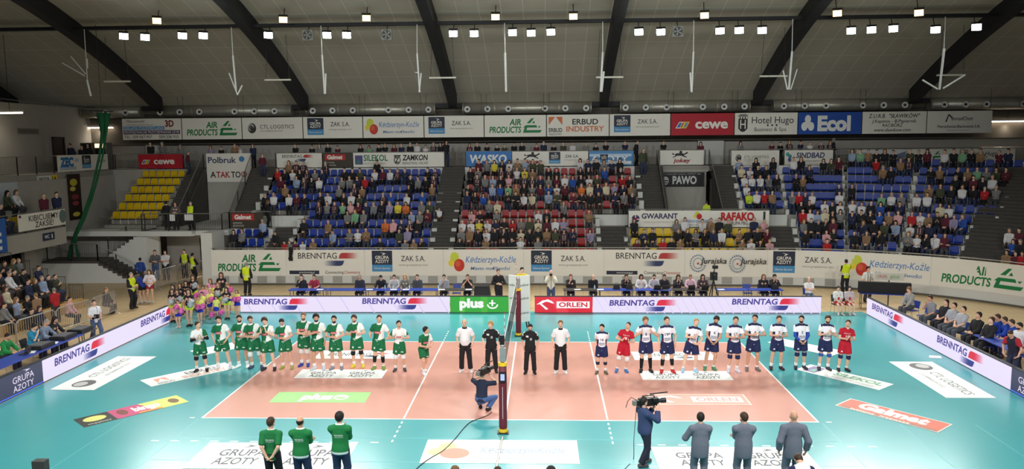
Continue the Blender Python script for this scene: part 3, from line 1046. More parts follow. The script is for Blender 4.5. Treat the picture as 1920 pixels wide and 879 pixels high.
# ---- railings and the banners on them
def railing(name, label, pts, h=1.05, gap=0.13, post=1.6, top_mat=None, group=None):
    """pts: 3-D polyline at floor level; returns a railing with handrail, posts and infill."""
    root = empty(name, pts[0])
    o = np.array(pts[0], float)
    P = [np.array(p, float) - o for p in pts]
    MB().tube([p + np.array((0, 0, h)) for p in P], 0.026, 8).build('handrail', top_mat or STEEL_L, root)
    MB().tube([p + np.array((0, 0, 0.1)) for p in P], 0.016, 6).build('bottom_rail', STEEL_D, root)
    inf = MB()
    for a, b in zip(P[:-1], P[1:]):
        L = np.linalg.norm(b - a)
        n = max(1, int(round(L / post)))
        for i in range(n + 1):
            q = a + (b - a) * i / n
            MB().box((q[0] - 0.025, q[1] - 0.025, q[2]), (q[0] + 0.025, q[1] + 0.025, q[2] + h - 0.02)).build('post', STEEL_D, root)
        m = int(L / gap)
        for i in range(1, m):
            q = a + (b - a) * i / m
            inf.tube([q + np.array((0, 0, 0.1)), q + np.array((0, 0, h - 0.02))], 0.007, 4, caps=False)
    if inf.v:
        inf.build('bar_infill', STEEL_D, root)
    return tag(root, label, 'railing', group)


RY = 26.35
UP = [  # px x0, x1, z0, z1, fn, colour, scale basis, label
    (-26.75, -23.65, 6.45, 7.42, L_cewe, (176, 34, 48), 'red railing banner above the yellow corner seats'),
    (-17.1, -13.99, 6.45, 7.42, lambda: shift(L_brenn(), .3, .1, .95), WH, 'white railing banner with red and blue swooshes above blue seats'),
    (-13.93, -11.88, 6.45, 7.42, lambda: shift(L_galmet(), 0, 0), (66, 58, 50), 'brown railing banner with small red label'),
    (-11.83, -5.64, 6.45, 7.42, L_silekol, WH, 'long white railing banner with green letters and purple square'),
    (-4.12, -1.05, 6.45, 7.45, L_wasko, (62, 120, 186), 'blue railing banner with big white letters'),
    (-1.02, 4.08, 6.45, 7.42, lambda: L_jokey() + shift(L_azoty(True), 2.35, .0), WH, 'long white railing banner with running horse emblem above red seats'),
    (4.15, 7.1, 6.45, 7.42, lambda: [('r', .02, .1, 2.9, .3, (226, 226, 226)), ('r', .02, .62, 2.9, .8, (186, 206, 226)), T('AZOTY', 1.4, .3, .34, (226, 228, 230), w=2.6, b=.03)] + shift(L_azoty(False, .78), .6, .1, .7), (86, 140, 190), 'blue and white railing banner with dark square'),
    (8.9, 11.8, 6.45, 7.42, lambda: L_jokey(), WH, 'white banner with running horse on the short railing'),
    (13.58, 16.72, 6.4, 7.38, L_ctl, WH, 'white railing banner with grey globe above the blue seats'),
    (17.07, 20.23, 6.4, 7.38, L_sindbad, WH, 'white railing banner with green and blue dots'),
]
railing('railing', 'long steel railing of the upper walkway behind the red seats', [(-17.2, RY, WALK_Z), (-5.6, RY, WALK_Z)])
railing('railing', 'long steel railing of the upper walkway above the blue seats', [(-4.2, RY, WALK_Z), (7.1, RY, WALK_Z)])
railing('railing', 'short steel railing on top of the stairwell wall', [(8.8, 26.6, WALK_Z), (11.9, 26.6, WALK_Z)])
railing('railing', 'steel railing of the upper walkway beside the curved corner', [(13.45, RY, WALK_Z), (21.6, RY, WALK_Z), (33.5, 27.6, WALK_Z)])
railing('railing', 'dark railing above the yellow corner seats', [(-28.4, RY, WALK_Z), (-23.3, RY, WALK_Z)])
railing('railing', 'dark railing along the side walkway over the balcony', [(-28.45, 0, WALK_Z), (-28.45, 26.2, WALK_Z)])
for (x0, x1, z0, z1, f, bg, lab) in UP:
    yy = 26.6 if 8.5 < x0 < 9.5 else RY
    W, H = x1 - x0, z1 - z0
    els = f()
    sign('railing_banner', lab, 'banner', flat_frame((x0, yy - 0.04, z0), (1, 0, 0)), W, H, bg, els, 'banners on the walkway railing', 0.015)
# banners past the corner, slanting with the railing
fr = flat_frame((21.75, 26.3, 6.75), (11.9, 1.25, 0))
sign('railing_banner', 'pale railing banner with small blue letters in the far corner', 'banner', fr, 3.4, 0.62, (206, 208, 210), [T('filplast', .9, .5, .28, (60, 90, 140), w=1.0), ('p', [(2.9, 0), (5.4, .8), (5.4, .1)], (110, 124, 150))], 'banners on the walkway railing', 0.015)
sign('railing_banner', 'white railing banner with green letters half hidden by spectators', 'banner', flat_frame((25.2, 26.66, 6.42), (11.9, 1.25, 0)), 3.6, 0.95, WH, L_air(), 'banners on the walkway railing', 0.015)
sign('railing_banner', 'white railing banner with black tower emblem half hidden by spectators', 'banner', flat_frame((28.85, 27.05, 6.42), (11.9, 1.25, 0)), 3.8, 0.95, WH, L_hugo(), 'banners on the walkway railing', 0.015)
# ---- stairwell signs
sign('wall_banner', 'black banner with white letters on the stairwell wall', 'banner', flat_frame((8.85, 26.2, 5.02), (1, 0, 0)), 2.95, 0.94, (38, 38, 40),
     [('e', .4, .42, .24, .3, (200, 200, 198)), ('r', .2, .38, .6, .46, (38, 38, 40)), ('r', .22, .24, .58, .3, (38, 38, 40)), T('PAWO', 1.75, .2, .52, (206, 206, 204), w=1.7, b=.04), T('O wspaniałe trzecie ZAKSY dba', 1.55, .84, .11, (170, 170, 168), w=2.7)], None, 0.012)
sign('wall_banner', 'tall white banner with two company names beside the yellow corner seats', 'banner', flat_frame((-21.95, 26.2, 5.5), (1, 0, 0)), 3.12, 1.95, WH,
     [T('Polbruk', .56, .67, .2, (56, 66, 100), w=1.0, b=.02), ('e', 1.26, .8, .1, .1, (70, 130, 180)), T('A', .12, .16, .2, DK, w=.2, b=.02, al='l'), T('TAK', .33, .16, .2, (170, 40, 46), w=.5, b=.02, al='l'), T('TO', .86, .16, .2, DK, w=.34, b=.02, al='l'), ('o', 1.32, .27, .1, .1, .03, (170, 40, 46))], None, 0.012)
# ---- banner rail over the low yellow block
g0 = path_frame(6.1, 3.22, 2.92)
sign('railing_banner', 'wide white banner rail above the low yellow seats', 'banner', path_frame(6.12, 3.24, 2.95), 8.0, 0.98, WH,
     [('e', .42, .5, .24, .24, (62, 56, 96)), ('r', .18, .44, .66, .5, WH), ('r', .38, .26, .44, .74, WH), ('r', .34, .42, .5, .58, (176, 44, 60)), T('GWARANT', 1.85, .52, .3, (62, 56, 96), w=2.15, b=.03), T('AGENCJA OCHRONY S.A.', 1.85, .26, .08, (170, 166, 130), w=1.9)]
     + [('e', 4.08, .82, .13, .13, (196, 206, 70)), ('e', 3.94, .66, .08, .1, (226, 206, 60)), ('e', 4.2, .64, .16, .18, (190, 40, 44)), T('Kędzierzyn-Koźle', 4.1, .28, .2, (66, 122, 190), w=1.7, sh=.2), T('Miasto możliwości', 4.1, .1, .1, (150, 170, 200), w=1.2, sh=.2)]
     + [T('RAFAKO', 6.45, .42, .44, (186, 40, 40), w=1.95, b=.05), T('GRUPA PBG', 6.5, .14, .2, DK, w=1.1), ('r', 7.88, .05, 7.98, .94, DK)], None, 0.02, bend=8)
rr = empty('railing', (6.1, path(6.1, 3.26)[1], 2.9))
MB().tube([np.array((*path(6.1 + q, 3.26)[:2], 4.0)) - np.array(rr.location) for q in np.linspace(0, 8.0, 9)], 0.025, 8).build('handrail', STEEL_L, rr)
for q in np.linspace(0, 8.0, 6):
    p = np.array((*path(6.1 + q, 3.28)[:2], 2.9)) - np.array(rr.location)
    MB().box(tuple(p - np.array((.02, .02, 0))), tuple(p + np.array((.02, .02, 1.09)))).build('post', STEEL_D, rr)
tag(rr, 'steel handrail above the low yellow seats', 'railing')

# ---- boards along the front wall
FRONT = [(-18.05, -13.68, L_air, 'white board with green letters at the left end of the front wall'), (-13.66, -9.14, L_brenn_big, 'white board with red and blue swooshes beside a green lettered board'),
         (-9.12, -4.61, L_azoty, 'white board with dark square emblem, first of its kind from left'), (-4.59, -0.05, L_ked, 'white board with coloured circles behind the referee stand'),
         (-0.03, 4.46, L_azoty, 'white board with dark square emblem behind the photographer'), (4.48, 8.94, L_brenn_big, 'white board with red and blue swooshes right of the net'),
         (8.96, 13.43, None, 'white board with two round dotted emblems'), (13.45, 17.55, L_azoty, 'white board with dark square emblem where the wall starts to curve'), (17.57, 21.6, L_ked, 'white board with coloured circles on the curved wall'), (21.62, 26.2, L_air, 'white board with green letters at the right end of the curved wall')]


def L_juraj():
    e = []
    for dx in (0, 1.42):
        for i in range(22):
            a = 6.2832 * i / 22
            e.append(('e', .42 + dx + .27 * math.cos(a), .5 + .3 * math.sin(a), .026, .03, (110, 132, 156)))
            e.append(('e', .42 + dx + .17 * math.cos(a), .5 + .19 * math.sin(a), .018, .022, (130, 148, 170)))
        e += [('e', .42 + dx, .5, .035, .04, (190, 60, 60)), T('Jurajska', .5 + dx, .5, .2, DK, w=.96, sh=.2, b=.01, al='l')]
    return shift(e, -.02)


for (a, b, f, lab) in FRONT:
    W, H = b - a, 1.5
    els = (f or L_juraj)()
    sign('advert_board', lab, 'advertising board', path_frame(a, -0.04, 0.53), W, H, WH, shift(els, max(0, (W / H - 2.85) / 2), 0), 'boards on the front wall', 0.03, bend=6 if b > 0 else 1)
fr_ = empty('railing', (0, 17.3, 2.0))
ts = list(np.linspace(-18.05, 0, 4)) + list(np.linspace(1.5, 32, 40))
MB().tube([np.array((*path(q, 0.0)[:2], 2.13)) - np.array(fr_.location) for q in ts], 0.026, 8).build('handrail', STEEL_L, fr_)
for q in np.arange(-17.9, 31, 1.5):
    p = np.array((*path(q, 0.02)[:2], 2.0)) - np.array(fr_.location)
    MB().box(tuple(p - np.array((.018, .018, 0))), tuple(p + np.array((.018, .018, .12)))).build('post', STEEL_D, fr_)
tag(fr_, 'steel handrail on top of the front wall boards', 'railing')

# ---- LED perimeter boards
LW = (226, 216, 240)


def led_board(label, fr, W, H, parts):
    els = []
    for p in parts:
        els += p
    r = sign('led_board', label, 'led board', fr, W, H, LW, els, 'led boards around the court', 0.12, led=True)
    o = np.array(r.location)
    c = MB()
    for a, b in (((-.02, H, -.13), (W + .02, H + .03, .01)), ((-.02, -.0, -.13), (W + .02, .02, .012))):
        v = [fr(x, z, d) - o for x, z, d in ((a[0], a[1], a[2]), (b[0], a[1], a[2]), (b[0], a[1], b[2]), (a[0], a[1], b[2]), (a[0], b[1], a[2]), (b[0], b[1], a[2]), (b[0], b[1], b[2]), (a[0], b[1], b[2]))]
        c.add(v, [(3, 2, 1, 0), (4, 5, 6, 7), (0, 1, 5, 4), (1, 2, 6, 5), (2, 3, 7, 6), (3, 0, 4, 7)])
    c.build('frame', mat('led_frame', (40, 40, 48), 0.5), r)
    k = 0.6
    while k < W:
        s = MB()
        s.tube([fr(k, H * 0.7, -.13) - o, fr(k, 0.02, -.45) - o], 0.02, 5)
        s.build('stay', STEEL_D, r)
        k += 2.4
    return r


LH = 0.77


def stripes(W, n, col=(206, 196, 236)):
    return [('p', [(x, 0), (x + .08, 0), (x - .5, 1), (x - .58, 1)], col) for x in np.linspace(.7, W / LH - .1, n)]


bl = lambda dx, dz=0.0: shift(L_brenn_led(LW), dx, dz)
led_board('white led board behind the green team with two swoosh logos', flat_frame((-13.5, 9.95, 0.0), (1, 0, 0)), 10.12, LH, [stripes(10.12, 9), bl(.24, .02), bl(7.7, .06)])
led_board('green led board with white letters beside the referee stand', flat_frame((-3.34, 9.93, 0.0), (1, 0, 0)), 2.74, LH,
          [[('r', 0, 0, 3.61, 1, (52, 160, 56)), ('r', .6, 0, .9, 1, (84, 178, 60)), ('r', 1.9, 0, 2.3, 1, (74, 172, 60)), T('plus', 1.32, .34, .52, (240, 244, 240), w=1.5, b=.05), ('o', 2.62, .5, .34, .26, .09, (240, 244, 240)), ('r', 2.3, .52, 2.95, .8, (52, 160, 56)), ('r', 2.4, .56, 2.8, .64, (240, 244, 240)), ('r', 2.55, .42, 2.65, .8, (240, 244, 240))]])
orl = lambda c: [('p', [(.1, .52), (.5, .8), (.72, .72), (.42, .58), (.84, .24), (.68, .2), (.3, .55)], c), ('p', [(.42, .74), (.8, .86), (1.05, .74), (1.2, .6), (1.05, .6), (.85, .68)], c)]
led_board('red led board with white boxed letters right of the net', flat_frame((0.68, 9.9, 0.0), (1, 0, 0)), 2.72, LH, [[('r', 0, 0, 3.53, 1, (214, 34, 56)), ('p', [(1.4, 0), (2.1, 0), (1.6, 1), (.9, 1)], (226, 60, 74))] + orl((240, 240, 244)) + [('r', 1.34, .3, 3.36, .72, (240, 240, 244)), T('ORLEN', 2.35, .38, .27, (206, 40, 56), w=1.75, b=.03)]])
led_board('white led board behind the white team with two swoosh logos', flat_frame((3.42, 9.9, 0.0), (1, 0, 0)), 10.6, LH, [stripes(10.6, 26, (214, 206, 244)), bl(1.0, -.02), bl(8.4, .06)])
led_board('white led board along the left edge of the court with two swoosh logos', flat_frame((-15.95, -1.15, 0.0), (0, 1, 0)), 8.9, LH, [bl((xp(103, 695, -15.95)[1] + 1.15) / LH), bl((xp(263, 600, -15.95)[1] + 1.15) / LH)])
az_led = lambda W: [('r', 0, 0, W / LH, 1, (56, 56, 84)), ('r', 0, 0, W / LH, .08, (70, 110, 230)), T('GRUPA', W / LH - 1.95 if W > 4 else .5, .52, .26, LW, w=1.35, al='l'), T('AZOTY', W / LH - 1.95 if W > 4 else .5, .16, .26, LW, w=1.3, al='l'), ('p', [(W / LH - 1.3 if W > 4 else 1.0, .96), (W / LH - .8 if W > 4 else 1.5, .9), (W / LH - 1.15 if W > 4 else 1.2, .84), (W / LH - 1.05 if W > 4 else 1.3, .9)], LW)]
led_board('dark led board at the near left edge of the court', flat_frame((-15.95, -6.2, 0.0), (0, 1, 0)), 5.0, LH, [az_led(5.0)])
led_board('white led board along the right edge of the court with two swoosh logos', flat_frame((16.05, 9.75, 0.0), (0, -1, 0)), 11.2, LH, [bl((9.75 - xp(1635, 580, 16.05)[1]) / LH), bl((9.75 - xp(1757, 640, 16.05)[1]) / LH)])
led_board('dark led board at the near right edge of the court', flat_frame((16.05, -1.5, 0.0), (0, -1, 0)), 4.0, LH, [az_led(4.0)])

# ---- adverts stuck on the floor: corners given in the photograph, laid on the floor as true rectangles
def floor_ad(label, c, bg, els, border=None, dw=None):
    TL, TR, BR, BL = [gp(*q) for q in c]
    u = ((TR - TL) + (BR - BL)) / 2
    v = ((TL - BL) + (TR - BR)) / 2
    ctr = (TL + TR + BR + BL) / 4
    W, H = np.linalg.norm(u), np.linalg.norm(v)
    un = u / W
    vn = v - un * np.dot(v, un)
    vn = np.array((-un[1], un[0], 0.0))
    H = abs(np.dot(v, vn))
    if els and np.dot(v, vn) < 0:
        vn = -vn
    o = ctr - un * W / 2 - vn * H / 2
    o[2] = 0.0
    fr = lambda x, z, d: o + un * x + vn * z + np.array((0, 0, 0.006 + d * 0.35))
    if dw:
        q = W / H / dw
        sx = []
        for e in els:
            if e[0] == 't':
                e = ('t', e[1], e[2] * q, e[3], e[4], e[5], e[6] * q, *e[7:])
            elif e[0] in 'rg':
                e = (e[0], e[1] * q, e[2], e[3] * q, *e[4:])
            elif e[0] == 'p':
                e = ('p', [(a * q, b) for a, b in e[1]], e[2])
            elif e[0] == 'e':
                e = ('e', e[1] * q, e[2], e[3] * q, *e[4:])
            elif e[0] == 'o':
                e = ('o', e[1] * q, e[2], e[3] * q, *e[4:])
            sx.append(e)
        els = sx
    if border:
        els = [('r', 0, 0, W / H, 1, border), ('r', .05, .05, W / H - .05, .95, bg)] + els
    return sign('floor_sticker', label, 'floor advert', fr, W, H, bg, [e for e in els], 'adverts stuck on the floor', 0.004)


FW = (232, 234, 230)
az2 = lambda W: [T('GRUPA', W * .29, .48, .24, (90, 90, 96), w=W * .3, b=.01), T('AZOTY', W * .29, .16, .24, (90, 90, 96), w=W * .28, b=.01), ('p', [(W * .27, .92), (W * .34, .86), (W * .26, .78), (W * .3, .86)], (90, 90, 96)), T('GRUPA', W * .74, .48, .24, (90, 90, 96), w=W * .3, b=.01), T('AZOTY', W * .74, .16, .24, (90, 90, 96), w=W * .28, b=.01), ('p', [(W * .72, .92), (W * .79, .86), (W * .71, .78), (W * .75, .86)], (90, 90, 96))]
floor_ad('white floor advert in the left half of the court in front of the green team', [(566, 692.5), (727, 693), (715.5, 709.5), (552, 709)], FW, az2(3.2), dw=3.2)
floor_ad('white floor advert in the right half of the court in front of the white team', [(1199.5, 695.5), (1366, 696), (1372.5, 712.5), (1204, 712.5)], FW, az2(3.2), dw=3.2)
floor_ad('white floor advert with red and blue swooshes behind the green team', [(599, 657), (752, 657), (748, 672.5), (592, 672.5)], FW, [T('BRENNTAG', .5, .35, .34, (90, 90, 96), w=1.9, al='l'), ('g', 2.5, .5, 3.3, .7, (190, 90, 90), FW, 'red'), ('g', 2.0, .2, 2.8, .4, (80, 84, 110), FW, 'blue')], dw=3.7)
floor_ad('white floor advert with red and blue swooshes behind the white team', [(1184, 659.5), (1336, 659.5), (1340, 675), (1189, 675)], FW, [T('BRENNTAG', .3, .45, .34, (90, 90, 96), w=1.9, al='l'), ('g', 2.3, .55, 3.0, .72, (190, 90, 90), FW, 'red'), ('g', 1.7, .2, 2.5, .36, (80, 84, 110), FW, 'blue')], dw=3.4)
floor_ad('pale green floor advert in the left half of the court', [(524, 735), (697, 735.4), (683, 755), (504, 754.5)], (150, 206, 124), [T('plus', 1.5, .3, .5, (236, 240, 232), w=1.1, b=.05, sh=.1), ('o', 2.35, .5, .26, .24, .08, (236, 240, 232)), ('r', 2.15, .52, 2.55, .6, (236, 240, 232))], dw=3.3)
floor_ad('pale pink floor advert with boxed letters in the right half of the court', [(1215.7, 738.6), (1395.5, 739.3), (1408.7, 759.3), (1221, 759)], (222, 158, 142), orl((240, 226, 220)) + [('r', 1.5, .25, 3.3, .75, (240, 226, 220)), T('ORLEN', 2.4, .34, .32, (220, 150, 138), w=1.5, b=.03)], (236, 200, 188), dw=3.5)
floor_ad('white floor advert with coloured circles in front of the net post', [(802.8, 824), (1082.6, 825.8), (1086, 869.7), (785.7, 868)], FW, [('e', .62, .66, .26, .2, (222, 228, 150)), ('e', .32, .46, .2, .15, (232, 226, 150)), ('e', .86, .4, .4, .22, (214, 150, 130)), T('Kędzierzyn-Koźle', 2.7, .42, .26, (160, 178, 206), w=2.3, sh=.2), T('Miasto możliwości', 2.4, .16, .12, (186, 190, 200), w=1.7, sh=.2)], dw=4.2)
floor_ad('white floor advert behind the three people in green', [(394, 829), (665, 831.5), (648, 879), (340, 879)], FW, az2(3.4), dw=3.4)
floor_ad('white floor advert behind the three men in grey suits', [(1221.4, 837), (1507, 839), (1539, 880), (1235, 880)], FW, az2(3.4), dw=3.4)
floor_ad('white floor advert with round grey emblem near the left led board', [(91, 731), (221.6, 668), (293, 668), (178, 731)], FW, [('e', .55, .5, .32, .24, (96, 94, 94)), ('e', .5, .55, .2, .14, (190, 188, 184)), T('CTL LOGISTICS', 1.15, .55, .18, (110, 108, 106), w=1.9, al='l'), T('GTL CHEMKOL SP. Z O.O.', 1.3, .32, .08, (160, 158, 154), w=1.3, al='l')], dw=3.3)
floor_ad('white floor advert with round grey emblem near the right led board', [(1747, 678), (1868, 746), (1774, 746), (1667, 678)], FW, [('e', .5, .55, .34, .24, (96, 94, 94)), ('e', .45, .6, .2, .14, (190, 188, 184)), T('CTL LOGISTICS', 1.05, .5, .2, (110, 108, 106), w=1.9, al='l'), T('GTL CHEMKOL SP. Z O.O.', 1.1, .26, .08, (160, 158, 154), w=1.3, al='l')], dw=3.2)
floor_ad('slanted white floor advert with orange emblem under the first green player', [(261, 713), (424, 679), (442.5, 690), (285, 725)], FW, [('r', .5, .3, 1.1, .75, (224, 150, 124)), ('p', [(.5, .3), (1.1, .3), (.8, .66)], FW), T('ERBUD', .85, .06, .2, (110, 108, 106), w=.8), T('ERBUD', 2.9, .5, .3, (90, 88, 88), w=1.6, b=.02), T('INDUSTRY', 2.9, .12, .3, (224, 160, 140), w=2.3, b=.02)], dw=4.5)
floor_ad('slanted colourful floor advert left of the court', [(136, 787), (330, 741), (355, 753), (159, 801)], (206, 216, 110), [('r', 0, 0, 1.9, 1, (44, 42, 40)), ('e', .95, .6, .65, .26, (216, 214, 120)), T('www.grupaformat.pl', .95, .1, .14, (216, 214, 200), w=1.3), ('p', [(1.9, 0), (4.3, 0), (3.7, 1), (1.9, 1)], (196, 70, 116)), ('e', 2.5, .55, .3, .3, (120, 60, 50)), ('e', 5.6, .5, .3, .26, (120, 84, 50)), T('bingo', 3.9, .32, .42, (240, 240, 236), w=1.6, b=.05), ('r', 3.2, .02, 4.6, .16, (226, 150, 60))], dw=6.2)
floor_ad('slanted red floor advert right of the court', [(1595, 747), (1788, 796), (1758, 811), (1565, 760)], (216, 108, 86), [T('Galmet', 3.1, .36, .5, (236, 232, 226), w=4.2, b=.06), ('r', .3, .04, 6, .2, (170, 110, 90)), T('systemy  grzewcze', 2.7, .06, .14, (230, 226, 216), w=3.6, b=.02)], (200, 206, 200), dw=6.2)
floor_ad('slanted white floor advert with green letters under the white team', [(1516.5, 682.7), (1675.4, 719.7), (1649, 732), (1495, 693)], FW, [('r', .35, .12, 1.15, .9, (130, 120, 160)), ('p', [(.6, .25), (1.05, .25), (.8, .7)], (130, 180, 160)), T('SILEKOL', 3.5, .46, .34, (110, 170, 130), w=3.0, b=.03), T('GRUPA PFLEIDERER', 3.5, .16, .12, (180, 190, 184), w=2.6)], dw=5.3)
floor_ad('slanted white floor advert behind the end of the white team', [(1466, 635), (1574, 656), (1569, 670), (1437, 641)], FW, [])
floor_ad('slanted white floor advert behind the first green players', [(357.5, 657.5), (445, 640), (460, 650), (375, 667)], FW, [])
# ================================================================ people: one continuous surface per body, grown as a distance field
def smin(a, b, k):
    h = np.clip(0.5 + 0.5 * (b - a) / k, 0, 1)
    return b * (1 - h) + a * h - k * h * (1 - h)


def d_cone(P, a, b, ra, rb, cut=0):
    a, b = np.asarray(a, float), np.asarray(b, float)
    ba = b - a
    L2 = float(ba @ ba) + 1e-12
    t = ((P - a) @ ba) / L2
    h = np.clip(t, 0, 1)
    d = np.linalg.norm(P - a - h[..., None] * ba, axis=-1) - (ra + (rb - ra) * h)
    if cut:
        L = math.sqrt(L2)
        if cut & 1:
            d = np.maximum(d, -t * L)
        if cut & 2:
            d = np.maximum(d, (t - 1) * L)
    return d


def d_ell(P, c, r, R=None):
    q = P - np.asarray(c, float)
    if R is not None:
        q = q @ R
    r = np.asarray(r, float)
    k0 = np.linalg.norm(q / r, axis=-1)
    k1 = np.linalg.norm(q / (r * r), axis=-1) + 1e-9
    return k0 * (k0 - 1) / k1


_CORN = [(i, j, k) for i in (0, 1) for j in (0, 1) for k in (0, 1)]
_EDG = [(a, b) for a in range(8) for b in range(a + 1, 8) if sum(abs(_CORN[a][q] - _CORN[b][q]) for q in range(3)) == 1]


def surface(fn, lo, hi, h):
    """naive surface nets over fn(points)->distance in the box lo..hi"""
    lo = np.asarray(lo, float) - 2 * h
    n = np.ceil((np.asarray(hi, float) + 2 * h - lo) / h).astype(int) + 1
    ax = [lo[i] + h * np.arange(n[i]) for i in range(3)]
    P = np.stack(np.meshgrid(*ax, indexing='ij'), -1)
    V = fn(P)
    S = V < 0
    c = [V[i:n[0] - 1 + i, j:n[1] - 1 + j, k:n[2] - 1 + k] for i, j, k in _CORN]
    s = [S[i:n[0] - 1 + i, j:n[1] - 1 + j, k:n[2] - 1 + k] for i, j, k in _CORN]
    cnt = sum(q.astype(np.int8) for q in s)
    act = (cnt > 0) & (cnt < 8)
    idx = np.full(act.shape, -1, np.int64)
    m = int(act.sum())
    if m == 0:
        return np.zeros((0, 3)), []
    idx[act] = np.arange(m)
    acc, w = np.zeros((m, 3)), np.zeros(m)
    cv = [q[act] for q in c]
    sv = [q[act] for q in s]
    for a, b in _EDG:
        x = sv[a] != sv[b]
        t = np.where(x, cv[a] / np.where(x, cv[a] - cv[b], 1), 0)
        pa, pb = np.array(_CORN[a], float), np.array(_CORN[b], float)
        acc += x[:, None] * (pa + t[:, None] * (pb - pa))
        w += x
    base = np.argwhere(act)
    verts = lo + h * (base + acc / w[:, None])
    faces = []
    for axis in range(3):
        o1, o2 = [q for q in range(3) if q != axis]
        sl0 = [slice(None)] * 3; sl1 = [slice(None)] * 3
        sl0[axis] = slice(0, -1); sl1[axis] = slice(1, None)
        ch = S[tuple(sl0)] != S[tuple(sl1)]
        ins = S[tuple(sl0)]
        E = np.argwhere(ch)
        E = E[(E[:, o1] > 0) & (E[:, o2] > 0) & (E[:, o1] < n[o1] - 1) & (E[:, o2] < n[o2] - 1)]
        q = []
        for d1, d2 in ((-1, -1), (0, -1), (0, 0), (-1, 0)):
            F = E.copy()
            F[:, o1] += d1
            F[:, o2] += d2
            q.append(idx[F[:, 0], F[:, 1], F[:, 2]])
        q = np.stack(q, -1)
        flip = ins[E[:, 0], E[:, 1], E[:, 2]]
        if axis == 1:
            flip = ~flip
        q[~flip] = q[~flip][:, ::-1]
        faces.append(q)
    return verts, np.concatenate(faces)


def rotm(ax, deg):
    return np.array(Matrix.Rotation(math.radians(deg), 3, ax))


class Skel:
    """joints of a 1.80 m figure that faces -y; x is its own left hand side"""
    def __init__(s, pose):
        g = pose.get
        s.pose = pose
        s.P = np.array(g('P', (0, 0, 0.94)), float)
        s.R = rotm('Z', g('twist', 0)) @ rotm('X', g('lean', 0)) @ rotm('Y', g('side', 0))
        R, P = s.R, s.P
        w = g('broad', 1.0)
        tl = lambda x, y, z: P + R @ np.array((x, y, z))
        s.tl = tl
        s.C, s.N = tl(0, 0, .36), tl(0, .01, .54)
        s.S = [tl(sx * .176 * w, .01, .456) for sx in (1, -1)]
        s.H = [tl(sx * .09, 0, -.02) for sx in (1, -1)]
        hy, hp, hr = g('head', (0, 0, 0))
        s.HR = R @ rotm('Z', hy) @ rotm('X', hp) @ rotm('Y', hr) if not g('headup') else rotm('Z', hy) @ rotm('X', hp)
        s.HC = s.N + R @ np.array((0, -.012, .085)) + s.HR @ np.array((0, -.012, .085))
        s.W, s.E, s.hand = [], [], []
        for i, k in enumerate(('hl', 'hr')):
            sx = 1 if i == 0 else -1
            t = g(k, (.25 * sx, -.02, -.06))
            tgt = tl(*t)
            pole = R @ np.array(g('pole' + 'lr'[i], (.55 * sx, .6, -.7)), float)
            e, t2 = s.ik(s.S[i], tgt, .295, .265, pole)
            s.E.append(e); s.W.append(t2)
        s.K, s.A, s.T = [], [], []
        for i, k in enumerate(('fl', 'fr')):
            sx = 1 if i == 0 else -1
            f = g(k, (.11 * sx, 0.02, .085))
            f = np.array(f if len(f) == 3 else (*f, .085), float)
            yaw = g('toe' + 'lr'[i], 14 * sx)
            pole = np.array(g('kp' + 'lr'[i], (.15 * sx, -1, .1)), float)
            k_, a_ = s.ik(s.H[i], f, .44, .425, pole)
            s.K.append(k_); s.A.append(a_)
            td = rotm('Z', yaw) @ np.array((0, -.155, -.035 + g('tip', 0)))
            s.T.append(a_ + td)
        s.toed = [(t - a) for t, a in zip(s.T, s.A)]

    @staticmethod
    def ik(a, b, l1, l2, pole):
        a, b = np.asarray(a, float), np.asarray(b, float)
        d = b - a
        L = np.linalg.norm(d)
        u = d / (L + 1e-9)
        L2 = min(L, (l1 + l2) * .999)
        x = (l1 * l1 - l2 * l2 + L2 * L2) / (2 * L2)
        hgt = math.sqrt(max(0, l1 * l1 - x * x))
        p = pole - u * (pole @ u)
        p /= np.linalg.norm(p) + 1e-9
        return a + u * x + p * hgt, a + u * L2


